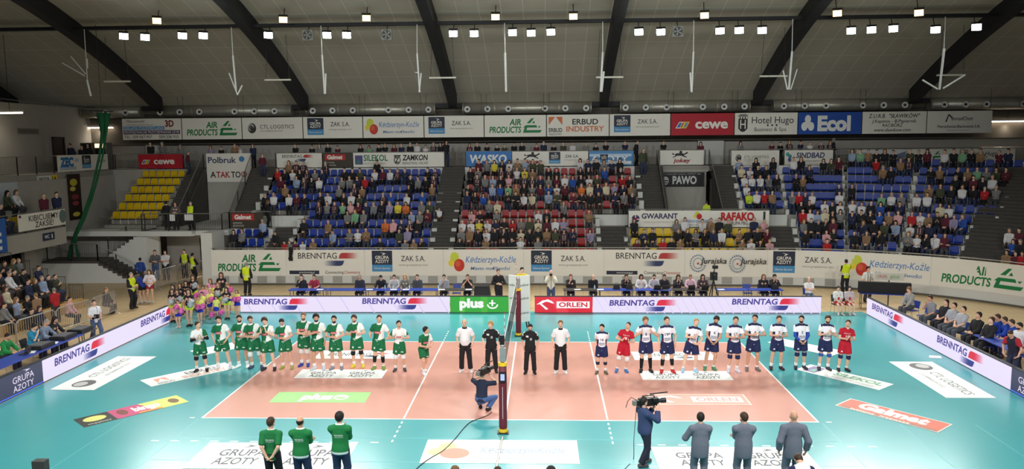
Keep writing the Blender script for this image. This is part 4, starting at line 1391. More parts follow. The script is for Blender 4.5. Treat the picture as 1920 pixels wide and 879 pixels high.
def body_field(s, fem=False, nohead=False):
    R, HR, HC, tl = s.R, s.HR, s.HC, s.tl
    sk = lambda x, y, z: HC + HR @ np.array((x, y, z))

    def head(P):
        d = d_ell(P, sk(0, .008, .02), (.077, .097, .105), HR)
        d = smin(d, d_ell(P, sk(0, -.022, -.05), (.058, .07, .068), HR), .03)
        d = smin(d, d_cone(P, sk(0, -.085, .012), sk(0, -.108, -.028), .011, .017), .012)
        d = smin(d, d_cone(P, sk(-.035, -.082, .03), sk(.035, -.082, .03), .012, .012), .015)
        d = smin(d, d_cone(P, sk(-.02, -.086, -.062), sk(.02, -.086, -.062), .009, .009), .01)
        for sx in (1, -1):
            d = np.minimum(d, d_ell(P, sk(sx * .08, .01, -.008), (.013, .026, .036), HR))
        return d

    def fn(P):
        d = d_ell(P, tl(0, .0, .36), (.155, .102, .2), R)
        d = smin(d, d_ell(P, tl(0, -.005, .14), (.138, .098, .18), R), .06)
        d = smin(d, d_ell(P, tl(0, .01, -.02), (.16, .11, .12), R), .06)
        for i in (0, 1):
            d = smin(d, d_cone(P, tl(0, .012, .5), s.S[i], .06, .05), .04)
        d = smin(d, d_cone(P, s.N - R @ np.array((0, 0, .03)), s.HC + HR @ np.array((0, .02, -.06)), .058, .053), .03)
        if fem:
            for sx in (1, -1):
                d = smin(d, d_ell(P, tl(sx * .07, -.09, .36), (.06, .05, .06), R), .04)
        for i in (0, 1):
            d = smin(d, d_cone(P, s.S[i], s.E[i], .054, .041), .035)
            d = smin(d, d_cone(P, s.E[i], s.W[i], .042, .028), .018)
            d = smin(d, d_cone(P, s.H[i], s.K[i], .085, .056), .045)
            d = smin(d, d_cone(P, s.K[i], s.A[i], .056, .038), .02)
            m = s.K[i] * .66 + s.A[i] * .34
            v = s.A[i] - s.K[i]
            bk = np.cross(np.cross(v, s.toed[i]), v)
            bk /= np.linalg.norm(bk) + 1e-9
            d = smin(d, d_cone(P, m - bk * .014 - v * .12, m - bk * .014 + v * .14, .05, .042), .03)
            d = smin(d, d_cone(P, s.A[i] - np.array((0, 0, .035)), s.T[i] - np.array((0, 0, .01)), .04, .034), .02)
        if not nohead:
            d = smin(d, head(P), .02)
        return d
    pts = np.array([*s.S, *s.E, *s.W, *s.H, *s.K, *s.A, *s.T, s.N, HC])
    return fn, pts.min(0) - .17, pts.max(0) + .17


def hand_field(curl, spread=.0):
    """right hand pointing along +z, palm towards -y, thumb on +x"""
    segs = []
    for j, (x, L, r) in enumerate(((.031, .076, .0095), (.011, .084, .0098), (-.010, .078, .0094), (-.029, .06, .0085))):
        a = np.array((x, 0, .092))
        d1 = rotm('X', 90 * curl * .55) @ np.array((x * spread * 2, 0, 1.0))
        d1 /= np.linalg.norm(d1)
        b = a + d1 * L * .5
        d2 = rotm('X', 90 * curl * 1.25) @ np.array((x * spread, 0, 1.0))
        d2 /= np.linalg.norm(d2)
        segs.append((a, b, r, r * .95))
        segs.append((b, b + d2 * L * .5, r * .95, r * .78))
    t0 = np.array((.03, -.004, .03))
    t1 = t0 + np.array((.028, -.014, .032))
    t2 = t1 + np.array((.008, -.016 - .01 * curl, .03))
    segs += [(t0, t1, .014, .0115), (t1, t2, .0115, .009)]

    def fn(P):
        d = d_ell(P, (0, 0, .05), (.044, .017, .056))
        d = smin(d, d_cone(P, (0, 0, -.02), (0, 0, .03), .027, .026), .02)
        for a, b, r0, r1 in segs:
            d = smin(d, d_cone(P, a, b, r0, r1), .006)
        return d
    return fn


_HAND = {}


def hand_mesh(curl, h):
    k = (round(curl, 1), h)
    if k not in _HAND:
        _HAND[k] = surface(hand_field(curl), (-.08, -.12, -.05), (.09, .07, .19), h)
    return _HAND[k]


def place_hand(W, dirz, palm, left, curl, h):
    v, f = hand_mesh(curl, h)
    z = dirz / np.linalg.norm(dirz)
    y = -(palm - z * (palm @ z))
    y /= np.linalg.norm(y) + 1e-9
    x = np.cross(y, z)
    vv = v.copy()
    if left:
        vv[:, 0] *= -1
        f = f[:, ::-1]
    return W + np.outer(vv[:, 0], x) + np.outer(vv[:, 1], y) + np.outer(vv[:, 2], z), f


class Geo:
    """arrays of verts / faces / material slot / colour, joined into one mesh"""
    def __init__(s):
        s.v, s.f, s.m, s.c, s.n = [], [], [], [], 0

    def add(s, v, f, mi=0, col=(255, 255, 255)):
        if len(v) == 0:
            return
        f = np.asarray(f, np.int64)
        s.v.append(np.asarray(v, float)); s.f.append(f + s.n); s.n += len(v)
        s.m.append(np.full(len(f), mi, np.int32))
        c = np.asarray(col, float)
        s.c.append(np.tile(c, (len(f), 1)) if c.ndim == 1 else c)

    def mesh(s, name, mats, scale=1.0, smooth=True):
        V = np.concatenate(s.v) * scale
        me = bpy.data.meshes.new(name)
        quads = [f for f in s.f if f.shape[1] == 4]
        tris = [f for f in s.f if f.shape[1] == 3]
        order = [i for i, f in enumerate(s.f) if f.shape[1] == 4] + [i for i, f in enumerate(s.f) if f.shape[1] == 3]
        nq, nt = sum(len(q) for q in quads), sum(len(q) for q in tris)
        flat = np.concatenate([s.f[i].ravel() for i in order])
        me.vertices.add(len(V)); me.vertices.foreach_set('co', V.astype(np.float32).ravel())
        me.loops.add(len(flat)); me.loops.foreach_set('vertex_index', flat.astype(np.int32))
        me.polygons.add(nq + nt)
        tot = np.concatenate([np.full(nq, 4), np.full(nt, 3)]).astype(np.int32)
        st = np.concatenate([[0], np.cumsum(tot)[:-1]]).astype(np.int32)
        me.polygons.foreach_set('loop_start', st)
        me.polygons.foreach_set('loop_total', tot)
        for m in mats:
            me.materials.append(m)
        me.polygons.foreach_set('material_index', np.concatenate([s.m[i] for i in order]))
        me.polygons.foreach_set('use_smooth', np.full(nq + nt, smooth))
        me.update(calc_edges=True)
        col = np.concatenate([s.c[i] for i in order]) / 255.0
        col = np.where(col <= 0.04045, col / 12.92, ((col + 0.055) / 1.055) ** 2.4)
        at = me.attributes.new('Col', 'FLOAT_COLOR', 'CORNER')
        at.data.foreach_set('color', np.repeat(np.concatenate([col, np.ones((len(col), 1))], 1), tot, axis=0).astype(np.float32).ravel())
        return me


# ------------------------------------------------------------ clothing fields
def torso_shell(s, g, hem, neck=.085, flare=0.0, belly=0.0):
    R, tl = s.R, s.tl

    def fn(P):
        q = (P - s.P) @ R
        d = d_ell(P, tl(0, .0, .36), (.155 + g, .102 + g, .2 + g), R)
        d = smin(d, d_ell(P, tl(0, -.005 - belly * .5, .14), (.15 + g, .1 + g + belly, .2 + g), R), .06)
        d = smin(d, d_ell(P, tl(0, .008, -.02), (.158 + g + flare, .112 + g + flare, (.34 if hem < -.18 else .16) + g), R), .06)
        for i in (0, 1):
            d = smin(d, d_cone(P, tl(0, .012, .5), s.S[i], .06 + g, .048 + g), .04)
            d = smin(d, d_cone(P, s.S[i], s.S[i] * .6 + s.E[i] * .4, .045 + g, .04 + g), .03)
        d = np.maximum(d, hem - q[..., 2])
        if neck:
            d = np.maximum(d, -d_cone(P, s.N + R @ np.array((0, -.03, .0)), s.HC, neck - .025, neck + .02))
        return d
    return fn


def sleeve(s, i, frac, g, flare=.012):
    def fn(P):
        if frac <= 1:
            b = s.S[i] + (s.E[i] - s.S[i]) * frac
            return d_cone(P, s.S[i], b, .046 + g, .04 + g + flare, 2)
        d = d_cone(P, s.S[i], s.E[i], .046 + g, .04 + g)
        b = s.E[i] + (s.W[i] - s.E[i]) * (frac - 1)
        return smin(d, d_cone(P, s.E[i], b, .045 + g, .034 + g, 2), .02)
    return fn


def bottoms(s, frac, g, flare=0.0, top=.13, skirt=0.0):
    """frac: 0..1 along the thigh (shorts), 1..2 along the shank (trousers)"""
    R, tl = s.R, s.tl

    def fn(P):
        q = (P - s.P) @ R
        d = d_ell(P, tl(0, .008, -.0), (.16 + g, .114 + g, .15 + g), R)
        if skirt:
            d = smin(d, d_cone(P, tl(0, 0, .06), tl(0, 0, -skirt), .12 + g, .2 + g, 2), .03)
        else:
            for i in (0, 1):
                if frac <= 1:
                    b = s.H[i] + (s.K[i] - s.H[i]) * frac
                    d = smin(d, d_cone(P, s.H[i], b, .09 + g, .072 + g + flare, 2), .03)
                else:
                    d = smin(d, d_cone(P, s.H[i], s.K[i], .09 + g, .062 + g), .03)
                    b = s.K[i] + (s.A[i] - s.K[i]) * (frac - 1)
                    d = smin(d, d_cone(P, s.K[i], b, .06 + g, .048 + g + flare, 2), .025)
        return np.maximum(d, q[..., 2] - top)
    return fn


def leg_band(s, i, a, b, g):
    """a, b along hip(0)-knee(1)-ankle(2)"""
    at = lambda q: s.H[i] + (s.K[i] - s.H[i]) * q if q <= 1 else s.K[i] + (s.A[i] - s.K[i]) * (q - 1)
    rad = lambda q: .085 - .03 * q if q <= 1 else .056 - .018 * (q - 1) + .012 * math.sin(min(1, (q - 1) * 1.6) * math.pi)

    def fn(P):
        if a < 1 < b:
            return smin(d_cone(P, at(a), at(1), rad(a) + g, rad(1) + g, 1), d_cone(P, at(1), at(b), rad(1) + g, rad(b) + g, 2), .015)
        return d_cone(P, at(a), at(b), rad(a) + g, rad(b) + g, 3)
    return fn


def arm_band(s, i, a, b, g):
    at = lambda q: s.S[i] + (s.E[i] - s.S[i]) * q if q <= 1 else s.E[i] + (s.W[i] - s.E[i]) * (q - 1)
    rad = lambda q: .054 - .013 * q if q <= 1 else .042 - .014 * (q - 1)

    def fn(P):
        if a < 1 < b:
            return smin(d_cone(P, at(a), at(1), rad(a) + g, rad(1) + g, 1), d_cone(P, at(1), at(b), rad(1) + g, rad(b) + g, 2), .015)
        return d_cone(P, at(a), at(b), rad(a) + g, rad(b) + g, 3)
    return fn


def shoe(s, i, g=.012):
    A, T = s.A[i], s.T[i]
    u = T - A
    up = np.array((0, 0, 1.0))

    def fn(P):
        d = d_cone(P, A - u * .2 - up * .04, T - up * .018, .043 + g, .036 + g)
        d = smin(d, d_cone(P, A - up * .03, A + up * .015, .045 + g, .042 + g, 2), .02)
        z = P[..., 2] - (A[2] - .085)
        return np.maximum(d, -z)
    return fn


def hair_field(s, kind):
    HR, HC = s.HR, s.HC
    sk = lambda x, y, z: HC + HR @ np.array((x, y, z))

    def fn(P):
        q = (P - HC) @ HR
        g = {'short': .013, 'crop': .007, 'full': .022, 'long': .02, 'bun': .016, 'curly': .03, 'ring': .008, 'tail': .016}[kind]
        d = d_ell(P, sk(0, .012, .024), (.077 + g, .095 + g, .103 + g), HR)
        cutp = .76 * q[..., 1] + .65 * q[..., 2]
        d = np.maximum(d, -(cutp - (-.006 if kind in ('short', 'crop') else -.012 if kind in ('full', 'curly', 'long', 'tail', 'bun') else .016)))
        if kind == 'ring':
            d = np.maximum(d, q[..., 2] - .045)
        if kind in ('long',):
            for sx in (1, -1):
                d = smin(d, d_cone(P, sk(sx * .066, .02, .03), s.N + s.R @ np.array((sx * .075, .05, -.12)), .05, .042), .03)
            d = smin(d, d_cone(P, sk(0, .07, .0), s.N + s.R @ np.array((0, .085, -.14)), .06, .05), .03)
        if kind == 'tail':
            d = smin(d, d_cone(P, sk(0, .1, .03), s.N + s.R @ np.array((0, .12, -.08)), .035, .022), .02)
        if kind == 'bun':
            d = smin(d, d_ell(P, sk(0, .1, .06), (.045, .045, .045)), .01)
        return d
    return fn


def bbox_of(*pts, pad=.2):
    p = np.array(pts)
    return p.min(0) - pad, p.max(0) + pad


def face_bits(geo, s, brow):
    """eyes, brows and mouth as small solids set into the head"""
    def blob(c, r, col, n=4):
        m = MB().ball((0, 0, 0), r, n=n)
        v = np.array(m.v) @ s.HR.T + s.HC + s.HR @ np.array(c)
        for k in (3, 4):
            f = [q for q in m.f if len(q) == k]
            if f:
                geo.add(v, f, 0, col)
    for sx in (1, -1):
        blob((sx * .031, -.086, .012), (.014, .009, .008), (236, 232, 226))
        blob((sx * .031, -.093, .012), (.007, .005, .007), (44, 34, 30))
        blob((sx * .032, -.092, .034), (.02, .007, .005), brow)
    blob((0, -.094, -.058), (.023, .007, .006), (150, 84, 78))


SKINS = [(222, 176, 150), (214, 166, 140), (228, 186, 162), (205, 156, 128)]
HAIRC = {'brown': (66, 46, 34), 'dark': (34, 28, 26), 'blond': (176, 140, 92), 'grey': (140, 136, 130), 'light': (120, 88, 58), 'red': (120, 62, 40)}


def resolve_curl(pose):
    return pose.get('curl', .35)


def person(label, loc, yaw, H, pose, wear, skin=0, hair=('short', 'brown'), vox=.022, group=None, fem=False, beard=None, extra=None):
    """wear: list of (part name, kind, args..., colour or colour function)"""
    k = H / 1.8
    s = Skel(pose)
    root = empty('person', loc, yaw)
    sc = SKINS[skin % 4] if isinstance(skin, int) else skin
    geo = Geo()
    fn, lo, hi = body_field(s, fem)
    geo.add(*surface(fn, lo, hi, vox), 0, sc)
    hv = min(.012, vox * .5)
    for i in (0, 1):
        d = s.W[i] - s.E[i]
        dz = pose.get('hd' + 'lr'[i])
        d = s.R @ np.array(dz, float) if dz is not None else d
        sx = 1 if i == 0 else -1
        pm = s.R @ np.array(pose.get('pm' + 'lr'[i], (-sx, -.1, 0)), float)
        v, f = place_hand(s.W[i] - d / np.linalg.norm(d) * .012, d, pm, i == 0, resolve_curl(pose), hv)
        geo.add(v, f, 0, sc)
    hc = HAIRC[hair[1]] if hair else (120, 100, 84)
    face_bits(geo, s, tuple(int(q * .8) for q in hc))
    me = geo.mesh('body', [SKIN()], k)
    o = bpy.data.objects.new('body', me)
    COL.objects.link(o)
    o.parent = root
    surf = {}

    def part(name, fnq, lo, hi, col, m=None, h=vox):
        v, f = surface(fnq, lo, hi, h)
        if len(v) == 0:
            return None
        g = Geo()
        if callable(col):
            fc = v[f].mean(1)
            q = (fc - s.P) @ s.R
            c = np.array([col(*p) for p in q], float)
        else:
            c = col
        g.add(v, f, 0, c)
        ob = bpy.data.objects.new(name, g.mesh(name, [m or CLOTH()], k))
        COL.objects.link(ob)
        ob.parent = root
        surf[name] = (v * k, f)
        return ob

    if hair and hair[0] != 'bald':
        lo, hi = bbox_of(s.HC, s.N, pad=.22)
        part('hair', hair_field(s, hair[0]), lo, hi, hc, HAIR(), min(vox, .018))
    if beard:
        def bf(P):
            q = (P - s.HC) @ s.HR
            d = d_ell(P, s.HC + s.HR @ np.array((0, -.024, -.056)), (.064, .075, .07), s.HR)
            return np.maximum(np.maximum(d, q[..., 2] + .035), q[..., 1] - .02)
        lo, hi = bbox_of(s.HC, pad=.16)
        part('beard', bf, lo, hi, HAIRC[beard], HAIR(), min(vox, .016))
    for w in wear:
        n, kind, a, col = w[0], w[1], w[2], w[3]
        if kind == 'top':
            fr_, g, hem = a[0], a[1], a[2]
            tf = torso_shell(s, g, hem, *(a[3:] if len(a) > 3 else ()))
            sf = [sleeve(s, i, fr_, g) for i in (0, 1)] if fr_ > 0 else []

            def f2(P, tf=tf, sf=sf):
                d = tf(P)
                for q in sf:
                    d = smin(d, q(P), .02)
                return d
            lo, hi = bbox_of(*s.S, *s.E, *(s.W if fr_ > 1 else []), s.P, s.N, s.H[0], s.H[1], pad=.24)
            part(n, f2, lo, hi, col)
        elif kind == 'bottom':
            lo, hi = bbox_of(*s.H, *s.K, *(s.A if a[0] > 1 else []), s.P, pad=.26)
            part(n, bottoms(s, *a), lo, hi, col)
        elif kind == 'shoes':
            for i in (0, 1):
                lo, hi = bbox_of(s.A[i], s.T[i], pad=.12)
                part(n, shoe(s, i), lo, hi, col, None, vox * .85)
        elif kind == 'legband':
            for i in (0, 1):
                lo, hi = bbox_of(s.H[i], s.K[i], s.A[i], pad=.12)
                part(n, leg_band(s, i, *a), lo, hi, col)
        elif kind == 'armband':
            for i in (0, 1):
                lo, hi = bbox_of(s.S[i], s.E[i], s.W[i], pad=.12)
                part(n, arm_band(s, i, *a), lo, hi, col)
        elif kind == 'decal':     # printed lettering laid on the front (or back) of a garment
            tgt, txt, cx, cz, hh, ww, back = a
            if tgt not in surf:
                continue
            V, F = surf[tgt]
            bv = BVHTree.FromPolygons([tuple(q) for q in V], [tuple(q) for q in F])
            if isinstance(txt, str):
                tv, tf_ = text_shape(txt, .02)
                wid = tv[:, 0].max()
                pts = [((p[0] / wid - .5) * ww * (-1 if back else 1) + cx, p[1] * hh + cz) for p in tv]
            else:
                nx = 5
                pts = [(cx - ww / 2 + ww * i / nx, cz + hh * j) for j in (0, 1) for i in range(nx + 1)]
                tf_ = [(i, i + 1, nx + 2 + i, nx + 1 + i) for i in range(nx)]
            out = []
            dr = Vector(s.R @ np.array((0, -1.0 if back else 1.0, 0)))
            for x, z in pts:
                o_ = Vector(s.tl(x, .6 if back else -.6, z) * k)
                hit, nn, _, _ = bv.ray_cast(o_, dr)
                out.append(tuple((hit if hit else Vector(s.tl(x, .13 if back else -.13, z) * k)) - dr * .006))
            MB().add(out, tf_, 0, col).build(n, [CLOTH()], root)
        elif kind == 'collar':
            def cf(P):
                a0, b0 = s.N + s.R @ np.array((0, -.012, -.025)), s.N + s.R @ np.array((0, -.012, .035))
                return np.maximum(d_cone(P, a0, b0, .082, .07, 3), -d_cone(P, a0, b0, .055, .05))
            lo, hi = bbox_of(s.N, pad=.14)
            part(n, cf, lo, hi, col, None, .014)
        elif kind == 'field':
            part(n, a[0](s), a[1], a[2], col, None, a[3] if len(a) > 3 else vox)
    root['label'] = label
    root['category'] = 'person'
    if group:
        root['group'] = group
    return root


def J(*a):
    d = {}
    for q in a:
        d.update(q)
    return d


# arm poses, in the torso's own frame (x own left, -y forward, z up from the hips)
ARM = {
    'side': dict(hl=(.25, -.03, -.06), hr=(-.25, -.03, -.06)),
    'low': dict(hl=(.07, -.2, .0), hr=(-.07, -.2, .0), hdl=(-.6, -.2, -.6), hdr=(.6, -.2, -.6), polel=(1, .5, -.2), poler=(-1, .5, -.2)),
    'belly': dict(hl=(.09, -.23, .14), hr=(-.07, -.24, .17), hdl=(-1, -.2, .1), hdr=(1, -.2, .1), polel=(1, .4, -.4), poler=(-1, .4, -.4), pml=(0, .8, .5), pmr=(0, .8, .5)),
    'clap': dict(hl=(.06, -.27, .3), hr=(-.06, -.27, .3), hdl=(-.25, -.5, .9), hdr=(.25, -.5, .9), polel=(1, .4, -.8), poler=(-1, .4, -.8), curl=.15),
    'claphi': dict(hl=(.085, -.25, .4), hr=(-.085, -.25, .4), hdl=(-.05, -.2, 1), hdr=(.05, -.2, 1), polel=(1, .2, -.9), poler=(-1, .2, -.9), curl=.1),
    'claplo': dict(hl=(.06, -.29, .2), hr=(-.06, -.29, .2), hdl=(-.5, -.7, .5), hdr=(.5, -.7, .5), polel=(1, .4, -.6), poler=(-1, .4, -.6), curl=.2),
    'cross': dict(hl=(-.12, -.2, .26), hr=(.1, -.22, .22), hdl=(-1, .1, .15), hdr=(1, .1, .1), polel=(1, -.1, -.5), poler=(-1, -.1, -.5)),
    'behind': dict(hl=(.06, .17, -.04), hr=(-.06, .18, -.02), hdl=(-.7, 0, -.6), hdr=(.7, 0, -.6), polel=(1, .8, 0), poler=(-1, .8, 0)),
    'knees': dict(hl=(.11, -.36, .05), hr=(-.11, -.36, .05), polel=(1, .5, -.3), poler=(-1, .5, -.3)),
    'lap': dict(hl=(.05, -.26, .03), hr=(-.05, -.27, .05), hdl=(-.9, -.3, 0), hdr=(.9, -.3, 0), polel=(1, .6, -.3), poler=(-1, .6, -.3)),
    'chin': dict(hl=(.05, -.26, .06), hr=(-.05, -.22, .5), hdr=(.3, .2, 1), polel=(1, .5, -.3), poler=(-.6, -.2, -1)),
    'face': dict(hl=(.06, -.2, .53), hr=(-.06, -.2, .53), hdl=(-.1, .1, 1), hdr=(.1, .1, 1), polel=(.8, -.3, -1), poler=(-.8, -.3, -1)),
    'table': dict(hl=(.16, -.42, .22), hr=(-.16, -.42, .22), hdl=(-.4, -1, -.1), hdr=(.4, -1, -.1), polel=(1, .3, -.7), poler=(-1, .3, -.7)),
}
SIT = dict(P=(0, 0, .605), fl=(.1, -.43, .085), fr=(-.1, -.43, .085), kpl=(.1, -1, 1), kpr=(-.1, -1, 1))
# ================================================================ the two teams, the referees and the staff
G_GREEN, G_WHITE, G_RED, G_NAVY = (26, 106, 66), (232, 234, 232), (186, 28, 48), (36, 42, 82)


def green_top(x, y, z):
    if (z > .53 and abs(x) < .075) or x > .2 or x > -.02 + .26 * z:
        return G_WHITE
    return G_GREEN


def libero_a(x, y, z):
    return G_GREEN if (x > .02 and z < .14) or (x > .12 and z > .3) else G_WHITE


def libero_b(x, y, z):
    return G_GREEN if (x > .0 and z < .1) or x < -.22 or x > .26 else G_WHITE


def white_top(x, y, z):
    if z > .505 - .22 * max(0, abs(x) - .05) and abs(x) < .21:
        return G_NAVY
    if abs(x) > .12 and z < .3 and abs(x) < .19:
        return (150, 40, 60) if z < .12 else G_NAVY
    return (236, 234, 240)


def red_top(x, y, z):
    return (150, 24, 40) if z > .52 and abs(x) < .18 else G_RED


BAND = {'pads_black': ('knee_pad', 'legband', (.84, 1.14, .018), (28, 28, 32)), 'pads_white': ('knee_pad', 'legband', (.82, 1.16, .022), (226, 226, 226)),
        'pads_navy': ('knee_pad', 'legband', (.86, 1.14, .018), (34, 40, 78)), 'pads_blue': ('knee_pad', 'legband', (.9, 1.1, .018), (52, 84, 160)),
        'calf_black': ('calf_sleeve', 'legband', (1.12, 1.66, .008), (26, 26, 28)), 'calf_navy': ('calf_sleeve', 'legband', (1.14, 1.42, .008), (36, 40, 66)),
        'long_black': ('long_sock', 'legband', (1.08, 1.94, .009), (24, 24, 26)), 'socks': ('sock', 'legband', (1.68, 1.96, .011), (230, 230, 230)),
        'socks_low': ('sock', 'legband', (1.8, 1.96, .011), (226, 226, 226)), 'elbow_black': ('elbow_sleeve', 'armband', (.7, 1.75, .008), (26, 26, 30)), 'elbow_blue': ('arm_sleeve', 'armband', (.45, 1.85, .008), (44, 74, 170))}


def fit(feet, head, pose, yaw_deg=0, sep=None, extra_h=0.0):
    """stand a figure on its feet in the photograph and give it the height its head shows"""
    loc = gp(*feet)
    H = yp(head[0], head[1], loc[1])[2] + extra_h
    k = H / 1.8
    p = dict(pose)
    dx = (yp(head[0], head[1], loc[1])[0] - loc[0]) / k * math.cos(math.radians(yaw_deg))
    if 'P' not in p:
        s = (sep or .28) / 2
        px = dx * .35
        p.setdefault('fl', (s, .02, .085))
        p.setdefault('fr', (-s, .02, .085))
        m = max(abs(s - .09 - px), abs(-s + .09 - px))
        p['P'] = (px, .0, .085 + .02 + math.sqrt(.862 ** 2 - m * m))
        p['side'] = p.get('side', 0) + math.degrees(math.asin(max(-.3, min(.3, dx * .65 / .8))))
    return loc, H, p


def player(label, feet, head, pose, top, shorts, bands, shoes, group, yaw=0, sep=.3, skin=0, hair=('short', 'brown'), beard=None, num=None, eh=0.0, vox=.021):
    loc, H, p = fit(feet, head, pose, yaw, sep, eh)
    wear = [('jersey', 'top', (.62, .02, -.13), top), ('shorts', 'bottom', (.74, .026, .022), shorts), ('shoe', 'shoes', (), shoes)]
    wear += [BAND[b] for b in bands]
    if top is green_top:
        wear += [('collar', 'collar', (), G_WHITE), ('chest_patch', 'decal', ('jersey', 0, -.02, .24, .075, .2, False), (206, 70, 84)), ('lettering', 'decal', ('jersey', 'INDYKPOL', -.02, .262, .03, .17, False), (240, 236, 236)),
                 ('emblem', 'decal', ('jersey', 0, -.05, -.02, .09, .08, False), (150, 190, 170))]
    if top in (libero_a, libero_b):
        wear += [('chest_patch', 'decal', ('jersey', 0, .0, .24, .06, .18, False), (206, 70, 84)), ('lettering', 'decal', ('jersey', 'INDYKPOL', .0, .255, .028, .15, False), (240, 236, 236))] if top is libero_b else []
    if shorts == G_GREEN:
        wear += [('hem_print', 'decal', ('shorts', 0, .1, -.27, .03, .09, False), (214, 226, 218)), ('hem_print', 'decal', ('shorts', 0, -.11, -.26, .06, .045, False), (206, 220, 212))]
    if top is white_top:
        wear += [('collar', 'collar', (), G_NAVY), ('lettering', 'decal', ('jersey', 'GRUPA', 0, .14, .045, .2, False), (70, 76, 110)), ('lettering', 'decal', ('jersey', 'AZOTY', 0, .085, .045, .2, False), (70, 76, 110))]
        if num:
            wear += [('jersey_number', 'decal', ('jersey', num, 0, .25, .085, .055 * len(num), False), (50, 56, 92))]
        wear += [('hem_print', 'decal', ('shorts', 0, -.12, -.28, .045, .05, False), (214, 218, 230))]
    if top is red_top:
        wear += [('lettering', 'decal', ('jersey', 'GRUPA AZOTY', 0, .36, .035, .24, False), (226, 200, 200)), ('jersey_number', 'decal', ('jersey', num, 0, .23, .085, .055 * len(num), False), (236, 226, 226)), ('hem_print', 'decal', ('shorts', 0, -.12, -.28, .045, .05, False), (230, 214, 214))]
    return person(label, loc, math.radians(yaw), H, p, wear, skin, hair, vox, group, beard=beard)


GT = 'players of the green and white team'
A_ = ARM
hips_low = dict(hl=(.19, -.13, .0), hr=(-.19, -.13, .0), hdl=(-.5, -.3, -.8), hdr=(.5, -.3, -.8), polel=(1, .7, .1), poler=(-1, .7, .1))
player('player in mostly white jersey with black arm sleeves, leftmost of the green team', (378.5, 696), (370, 602), J(A_['clap'], dict(head=(38, 0, 0), twist=18)), libero_a, G_GREEN, ['pads_black', 'socks', 'elbow_black'], (36, 36, 38), GT, 12, .34, 0, ('short', 'brown'))
player('tall player with hands on thighs, second from left of the green team', (420.5, 690.5), (409, 591), J(hips_low, dict(head=(18, 12, 0))), green_top, G_GREEN, ['socks'], (206, 208, 210), GT, 0, .42, 0, ('full', 'dark'))
player('player with bearded face and one arm lowered, third from left of the green team', (456, 688), (448, 590), J(A_['belly'], dict(hr=(-.24, -.12, .0), hdr=None, head=(22, 8, 0))), green_top, G_GREEN, ['socks'], (228, 230, 230), GT, 0, .3, 3, ('short', 'dark'), 'dark')
player('player with white knee pads and bent head, fourth from left of the green team', (482, 690), (468, 590.5), J(A_['belly'], dict(head=(22, 18, 0))), green_top, G_GREEN, ['pads_white', 'socks'], (60, 66, 92), GT, 0, .34, 1, ('short', 'brown'))
player('player with both hands raised to the throat, fifth from left of the green team', (505.5, 693.5), (496, 594), J(A_['claphi'], dict(head=(12, 14, -6))), green_top, G_GREEN, ['socks'], (44, 44, 56), GT, 0, .34, 2, ('curly', 'brown'))
player('player looking down with folded hands and yellow laced shoes, sixth of the green team', (539, 690.5), (528, 595), J(A_['belly'], dict(head=(6, 30, 0))), green_top, G_GREEN, ['socks'], (150, 156, 80), GT, 0, .32, 1, ('short', 'dark'))
player('tall player with white knee pads and blue shoes, seventh of the green team', (571.5, 686), (569, 586), J(A_['cross'], dict(hl=(-.1, -.21, .18), hr=(.1, -.22, .15), head=(8, 4, 0))), green_top, G_GREEN, ['pads_white', 'socks'], (52, 70, 150), GT, 0, .22, 0, ('short', 'light'), 'light')
player('curly haired player with one hand on the chest, eighth of the green team', (598, 692.5), (592, 588), J(A_['side'], dict(hr=(.03, -.21, .28), hdr=(1, .1, .2), poler=(-1, .0, -.5), head=(22, 8, 0))), green_top, G_GREEN, ['socks'], (186, 196, 204), GT, 0, .3, 3, ('curly', 'dark'), 'dark')
player('player with clasped hands and grey shoes, ninth of the green team', (632, 692), (626, 591), J(A_['belly'], dict(head=(4, 4, 0))), green_top, G_GREEN, ['socks'], (130, 130, 140), GT, 0, .3, 1, ('short', 'dark'), 'dark')
player('clapping player with black knee pads and yellow shoes of the green team', (672, 688), (663.5, 589.5), J(A_['clap'], dict(head=(-4, 6, 0), hl=(.12, -.25, .24), hr=(-.12, -.25, .24))), green_top, G_GREEN, ['pads_black', 'socks'], (214, 196, 60), GT, 0, .3, 0, ('full', 'brown'), 'light')
player('player with long black calf sleeves and spread hands of the green team', (710.5, 692), (711, 590), J(A_['side'], dict(hr=(-.22, -.2, .16), hl=(.3, -.2, .12), hdr=(.1, -.4, .9), hdl=(.7, -.6, .2), head=(14, 0, 0))), green_top, G_GREEN, ['calf_black', 'socks_low'], (120, 140, 70), GT, 0, .3, 0, ('short', 'brown'))
player('player in mostly white jersey with red chest patch, next to last of the green team', (750, 695), (747.5, 600.5), J(A_['clap'], dict(hl=(.16, -.24, .26), hr=(-.14, -.24, .3), head=(16, 0, 0))), libero_b, G_GREEN, ['pads_white', 'socks'], (70, 70, 74), GT, 6, .32, 1, ('short', 'dark'))
player('bending player stepping forward at the attack line, last of the green team', (795, 699), (789, 611), J(A_['claplo'], dict(lean=16, head=(30, -14, 0), fl=(.1, .28, .085), fr=(-.1, -.2, .085), P=(0, 0, .9), twist=10)), green_top, G_GREEN, ['socks'], (226, 228, 230), GT, 34, .3, 1, ('full', 'dark'), eh=.1)

